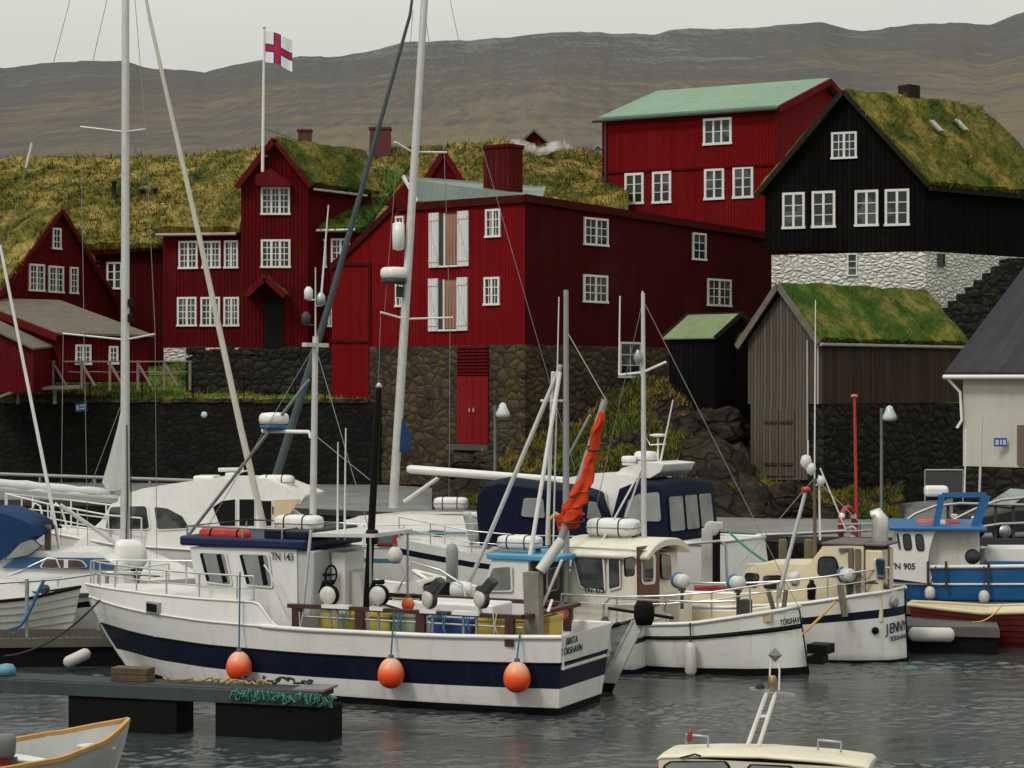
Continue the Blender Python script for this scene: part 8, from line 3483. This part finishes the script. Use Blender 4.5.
jig(B15, U(470, 594, .7), post=.5)


# ================================================================== small open motorboat behind the aft deck
B17 = Boat('motorboat', 'small white open motorboat with bent windscreen rail behind the oxblood rail', -1.35, 45.6, 158.0, 'motorboat')
h17 = Hull(5.0, [(0, .9), (.3, 1.0), (.6, .95), (.85, .5), (1, .02)], [(0, 1.35), (.5, 1.35), (1, 1.6)], bow_rake=.7, stern_rake=.1, draft=.35, p_mid=.25)
build_hull(B17, h17, [(-1, .1, 1), (.1, 1, 0)], mats=[HULL_WHITE, ANTIFOUL])
build_deck(B17, h17, .35, WHITE, inner=WHITE)
gunwale(B17, h17, BLACK, .035)
E7 = lambda x, y, yy=.6: B17.at(x, y, yy)
mb = MB()
mb.prism([E7(x, y) for x, y in ((392, 600), (396, 586), (416, 580), (426, 600))], (0, -1.2, 0))
B17.part('cuddy', mb, WHITE, bevel=.06)
mb = MB()
mb.path([E7(398, 590), E7(412, 562), E7(440, 570), E7(462, 584), E7(466, 600)], .025, 6)
mb.path([E7(398, 590, -.6), E7(412, 562, -.6), E7(440, 570, -.6)], .025, 6)
mb.tube(E7(412, 562), E7(412, 562, -.6), .025)
B17.part('windscreen_rail', mb, CHROME)
mb = MB()
mb.loft([[E7(x, y, yy) for x, y in ((420, 600), (424, 584), (438, 579), (452, 584), (456, 600))] for yy in (.45, -.5)])
B17.part('engine_cover', mb, cloth('black_cover', (.006, .006, .007), .8, .2, .5), bevel=.05)
mb = MB()
mb.lathe([(.03, -.25), (.16, -.22), (.2, 0), (.16, .22), (.03, .25)], E7(461, 590, .3), (1, .3, 0), 14)
B17.part('cushion_roll', mb, WHITE)
mb = MB()
for k in range(3):
    c = E7(404, 598, .7) + UP * (.05 * k)
    mb.path([c + Vector((.22 * math.cos(a_), .18 * math.sin(a_), 0)) for a_ in [2 * math.pi * q / 14 for q in range(14)]], .03, 5, closed=True)
B17.part('rope_coil', mb, ROPE_PALE)

# flush of standing rigging on the fishing boats
wires(B3, [(Q(643, 300, .1), Q(800, 610, .1)), (Q(643, 300, .1), Q(575, 600, .3))], .008)
wires(B1, [(B1.at(315, 345, 0), B1.at(200, 540, .8)), (B1.at(315, 345, 0), B1.at(372, 540, .6)), (B1.at(311, 432, 0), B1.at(370, 480, .5))], .008)
wires(B4, [(J(814.5, 478, -.3), J(740, 565, .6)), (J(814.5, 478, -.3), J(886, 548, .3))], .008)
# ================================================================== narrow front pontoon on two black floats
fd = thing('walkway', 'narrow dark walkway on two black floats crossing the lower left foreground', 'walkway', (-9.4, 38.2, 0), math.atan2(-1.9, 6.4))
FD = XF[fd.name]
L_ = 6.32
mb = MB()
mb.box(-.6, L_, 0, .70, .74, .86)
mb.build('deck', paint('walkway_grey', (.034, .038, .042), .7, .3, 2, .3, spec=.2), fd, 'local', bevel=.015)
mb = MB()
mb.box(-.6, L_ + .02, -.05, -.002, .60, .84)
mb.build('side_beam', paint('walkway_beam', (.042, .052, .060), .6, .2, 2, .3, spec=.25), fd, 'local', bevel=.01)
Df = FD.inverted()


def fl(px, y):
    d = (Df @ W(px, y, 1.0)) - (Df @ Vector((0, 0, H)))
    e = Df @ Vector((0, 0, H))
    t = (-.0 - e.y) / d.y
    return e + d * t


for a, b in ((68, 177), (215, 328)):
    mb = MB()
    mb.box(fl(a, 720).x, fl(b, 720).x, 0.0, .70, -.35, .598)
    mb.build('float', RUBBER, fd, 'local', bevel=.02)
mb = MB()
mb.box(L_ - .5, L_ + .08, .0, .68, .862, .90)
mb.build('end_plate', paint('end_plate', (.15, .15, .145), .7, .3), fd, 'local')


def on_deck(px, py, y):
    p = fl(px, py)
    return FD @ Vector((p.x, y, .86))


t = thing('timber_block', 'brown timber block lying on the foreground walkway', 'timber', on_deck(124, 690, .35), math.atan2(-1.9, 6.4))
mb = MB()
for z in (0, .125):
    mb.box(-.36, .36, -.16, .16, z, z + .12)
mb.build('timbers', paint('wet_timber', (.075, .046, .020), .7, .35, 5, .3), t, 'local', bevel=.012)


def pile(name, label, px0, px1, y, mat, n, h, seed, r=.03):
    rng = random.Random(seed)
    a, b = fl(px0, 695).x, fl(px1, 695).x
    pts = []
    for k in range(n):
        t_ = k / (n - 1)
        x = a + (b - a) * (t_ + rng.uniform(-.06, .06))
        pts.append(FD @ Vector((x, y + rng.uniform(-.14, .14), .865 + r * .8 + abs(rng.gauss(0, h)))))
    mb = MB()
    mb.path(pts, r, 6)
    o = mb.build(name, mat)
    md = o.modifiers.new('sub', 'SUBSURF'); md.levels = 1; md.render_levels = 2
    return tag(o, label, 'rope')


pile('rope_tangle', 'yellowish mooring rope tangle along the foreground walkway right of the timber', 158, 262, .35, paint('straw_rope', (.33, .25, .08), .85, .3), 46, .05, 3, .026)
pile('rope_tangle', 'dark rope heap at the right end of the foreground walkway', 228, 300, .55, ROPE_DARK, 40, .06, 5)
rng = random.Random(9)
mb = MB()
pts = []
for k in range(190):
    u = k / 189
    px = 232 + 104 * u
    p = fl(px, 705)
    pts.append(FD @ Vector((p.x + rng.uniform(-.06, .06), -.08 + rng.uniform(-.05, .03), .79 + rng.uniform(-.12, .10) - .06 * u)))
mb.path(pts, .016, 5)
tag(mb.build('net_bundle', paint('green_net', (.05, .22, .16), .9, .35, 6, .2)), 'green net bundle lashed along the right end of the walkway edge', 'net')
mb = MB()
c = fl(-2, 684)
mb.lathe([(.02, 0), (.16, .01), (.17, .12), (.12, .2), (.02, .22)], FD @ Vector((c.x, .3, .86)), n=14)
tag(mb.build('blue_tub', paint('cyan_tub', (.08, .25, .30), .5, .2)), 'small pale blue tub on the walkway at the left picture edge', 'tub')

# ================================================================== open skiff in the corner
B7 = Boat('rowing_boat', 'open grey white skiff with orange wooden gunwale in the bottom left corner', -8.87, 30.1, 50.0, 'rowing boat')
h7 = Hull(4.3, [(0, .85), (.3, .95), (.55, .92), (.75, .68), (.9, .32), (1, .03)], [(0, .62), (.5, .62), (.8, .72), (1, .86)], bow_rake=.35, stern_rake=.1, draft=.25, p_mid=.30, p_bow=.6, p_stern=.3)
SK = paint('skiff_grey', (.42, .42, .41), .55, .15, stain=.35)
build_hull(B7, h7, [(-1, 1, 0)], mats=[SK])
mb = MB()
ts = [k / 40 for k in range(41)]
for s_ in (1, -1):
    mb.loft([[h7.pt(t * .985, f, s_, -.035) for t in ts] for f in (1, .7, .4, .15, -.2)], closed=False)
mb.add([h7.pt(t * .985, -.2, 1, -.035) for t in ts] + [h7.pt(t * .985, -.2, -1, -.035) for t in ts], [(i, i + 1, 42 + i, 41 + i) for i in range(40)])
B7.part('inner_skin', mb, SK)
mb = MB()
for s_ in (1, -1):
    ring = []
    for t in ts:
        p, q = h7.pt(t, 1, s_, .03), h7.pt(t, 1, s_, -.05)
        q = Vector((q.x, q.y if abs(h7.half(t)) > .05 else 0, q.z))
        ring.append([p + UP * .03, q + UP * .03, q - UP * .03, p - UP * .03])
    mb.loft(ring, smooth=False)
B7.part('gunwale', mb, WOOD_OIL)
for t_ in (.30, .60, .86):
    mb = MB()
    p_ = h7.pt(t_, .7, 1, -.05)
    mb.box(p_.x - .14, p_.x + .14, -abs(p_.y), abs(p_.y), p_.z - .04, p_.z)
    B7.part('thwart', mb, WHITE, bevel=.01)
mb = MB()
mb.path([h7.pt(1, f, 1) + Vector((.015, 0, 0)) for f in (0, .3, .6, .9, 1.04)], .04, 6)
B7.part('stem', mb, SK)
rope('mooring_rope', 'thin green rope hanging straight down from the skiff bow', B7.M @ (h7.pt(1, .95, 1) + Vector((.04, 0, 0))), B7.M @ (h7.pt(1, -.1, 1) + Vector((.06, 0, 0))), ROPE_GREEN, 0, .015)
# tilted outboard of the neighbouring dinghy, whose stern just leaves the picture
B7b = Boat('dinghy', 'dinghy just outside the left edge carrying the red and white outboard', -7.75, 32.2, 178.0, 'dinghy')
h7b = Hull(3.0, [(0, .62), (.4, .68), (.8, .4), (1, .02)], [(0, .5), (1, .65)], bow_rake=.3, draft=.2)
build_hull(B7b, h7b, [(-1, 1, 0)], mats=[SK])
t = outboard('outboard_motor', 'red and white outboard motor at the bottom left picture edge', W(2, 757, 31.6), .80, R(190), paint('grey_white_cowl', (.10, .10, .105), .35, .1), paint('red_leg', (.20, .015, .015), .4, .2))

# ================================================================== cabin boat in the lower right
B8 = Boat('cabin_boat', 'cream cabin boat roof with light mast at the bottom edge of the picture', 4.51, 24.45, 166.0, 'cabin boat')
h8 = Hull(5.4, [(0, .95), (.4, 1.1), (.75, .8), (1, .03)], [(0, .75), (1, 1.1)], bow_rake=.6, draft=.4)
build_hull(B8, h8, [(-1, .1, 1), (.1, 1, 0)], mats=[HULL_WHITE, ANTIFOUL])
build_deck(B8, h8, .1, WHITE)
N8 = lambda x, y, yy=.67: B8.at(x, y, yy)
xl, xr = N8(657, 760).x, N8(868, 766).x
zl = N8(700, 758).z
w8 = .68
rings = []
for f, dz in ((0, -.03), (.02, 0), (.25, .04), (.5, .055), (.8, .03), (.98, -.01), (1, -.05)):
    x = xl + (xr - xl) * f
    k = 1 if 0 < f < 1 else .985
    top_ = [Vector((x, w8 * k * c_, zl + dz + .03 * (1 - abs(c_) ** 2.2) - .045 * (1 - c_))) for c_ in [1 - 2 * q / 12 for q in range(13)]]
    bot = [Vector((x, w8 * k * c_, zl + dz - .03 - .045 * (1 - c_))) for c_ in [-1 + 2 * q / 12 for q in range(13)]]
    rings.append(top_ + bot)
CRM = paint('cream_roof_gelcoat', (.62, .575, .44), .4, .08, stain=.25)
mb = MB()
mb.loft(rings)
rf8 = B8.part('roof', mb, CRM)
mb = MB()
mb.prism([Vector((xl - .02, .672, zl - .2)), Vector((xr + .03, .672, zl - .2)), Vector((xr + .03, .672, zl - .035)), Vector((xl - .02, .672, zl - .012))], (0, -.03, 0))
B8.part('cornice', mb, CRM)
cb8 = cabin(B8, 'cabin', [(xl + .25, .7), (xl - .03, zl - .105), (xr + .04, zl - .105), (xr + .05, .7)], .69, .672, CRM, bevel=.04)
for q in ([(660, 776), (664, 765), (670, 761), (726, 761), (730, 766), (730, 795), (658, 795)], [(747, 795), (746, 769), (750, 764), (790, 765.5), (800, 772), (806, 795)]):
    bwin(B8, [N8(x, y, .69) for x, y in q], (0, 1, .05), fm=BLACK, gl=glass('grey_pane', (.16, .17, .17), .1), parent=cb8, fw=.025, rnd=.1)
for x0, x1, yy in ((686, 708, .1), (818, 841, .1)):
    mb = MB()
    a, b = N8(x0, 750 if x0 < 700 else 763, yy), N8(x1, 749 if x0 < 700 else 760, yy)
    a.z, b.z = zl + .10, zl + .085
    mb.path([a + UP * -.05, a + UP * .07, b + UP * .07, b + UP * -.05], .016, 6)
    B8.part('grab_rail', mb, STEEL, rf8)
mb = MB()
a = N8(690, 744, .1)
mb.lathe([(.03, -.05), (.032, .04), (.02, .09), (.005, .1)], Vector((a.x, .1, zl + .14)), n=10)
B8.part('red_light', mb, paint('red_lens', (.22, .015, .01), .3), rf8)
mb = MB()
mb.path([N8(680, 758, .70), N8(695, 754, .70), N8(701, 756, .70)], .01, 5)
B8.part('wiper', mb, BLACK, cb8)
# light mast: two raking legs, crossbar, lamp and reflector
mb = MB()
yy = -.1
p1, p2 = N8(748, 744.5, yy), N8(759, 745, yy)
mb.tube(p1, N8(767, 692, yy), .026)
mb.tube(p2, N8(776, 692, yy), .026)
mb.bar(N8(758, 716, yy), N8(767, 716, yy), .03, .03)
lm = B8.part('light_mast', mb, WHITE)
mb = MB()
mb.bar(N8(750, 688.5, yy), N8(795, 695.5, yy), .045, .03)
B8.part('crossbar', mb, STEEL, lm)
mb = MB()
c = N8(772.5, 690, yy)
mb.lathe([(.03, 0), (.05, .02), (.05, .14), (.035, .17)], c, n=12)
B8.part('lamp', mb, metal('brass', (.35, .26, .12), .3, .8), lm)
mb = MB()
mb.path([N8(769.5, 690, yy), N8(770, 670, yy), N8(771, 660, yy)], .012, 6)
mb.path([N8(779, 690, yy), N8(779.5, 670, yy), N8(777, 660, yy)], .012, 6)
B8.part('hoop', mb, WHITE, lm)
mb = MB()
c = N8(775, 655, yy)
mb.lathe([(.002, -.085), (.085, 0), (.002, .085)], c, n=4, smooth=False)
B8.part('radar_reflector', mb, metal('foil', (.22, .22, .22), .25, .9), lm)
mb = MB()
mb.lathe([(.002, -.04), (.06, -.035), (.03, .03), (.002, .06)], N8(760, 685, yy), n=10)
B8.part('horn', mb, DARKGREY, lm)

# white deck edge of a further boat just entering the picture
B8b = Boat('rowing_boat', 'white gunwale end of a rowing boat at the bottom right corner', 8.3, 26.9, 5.0, 'rowing boat')
h8b = Hull(4.0, [(0, .5), (.5, .8), (1, .02)], [(0, .62), (1, .8)], bow_rake=.3, draft=.2)
build_hull(B8b, h8b, [(-1, 1, 0)], mats=[HULL_WHITE])
build_deck(B8b, h8b, .3, SK, inner=SK)
gunwale(B8b, h8b, WHITE, .04)
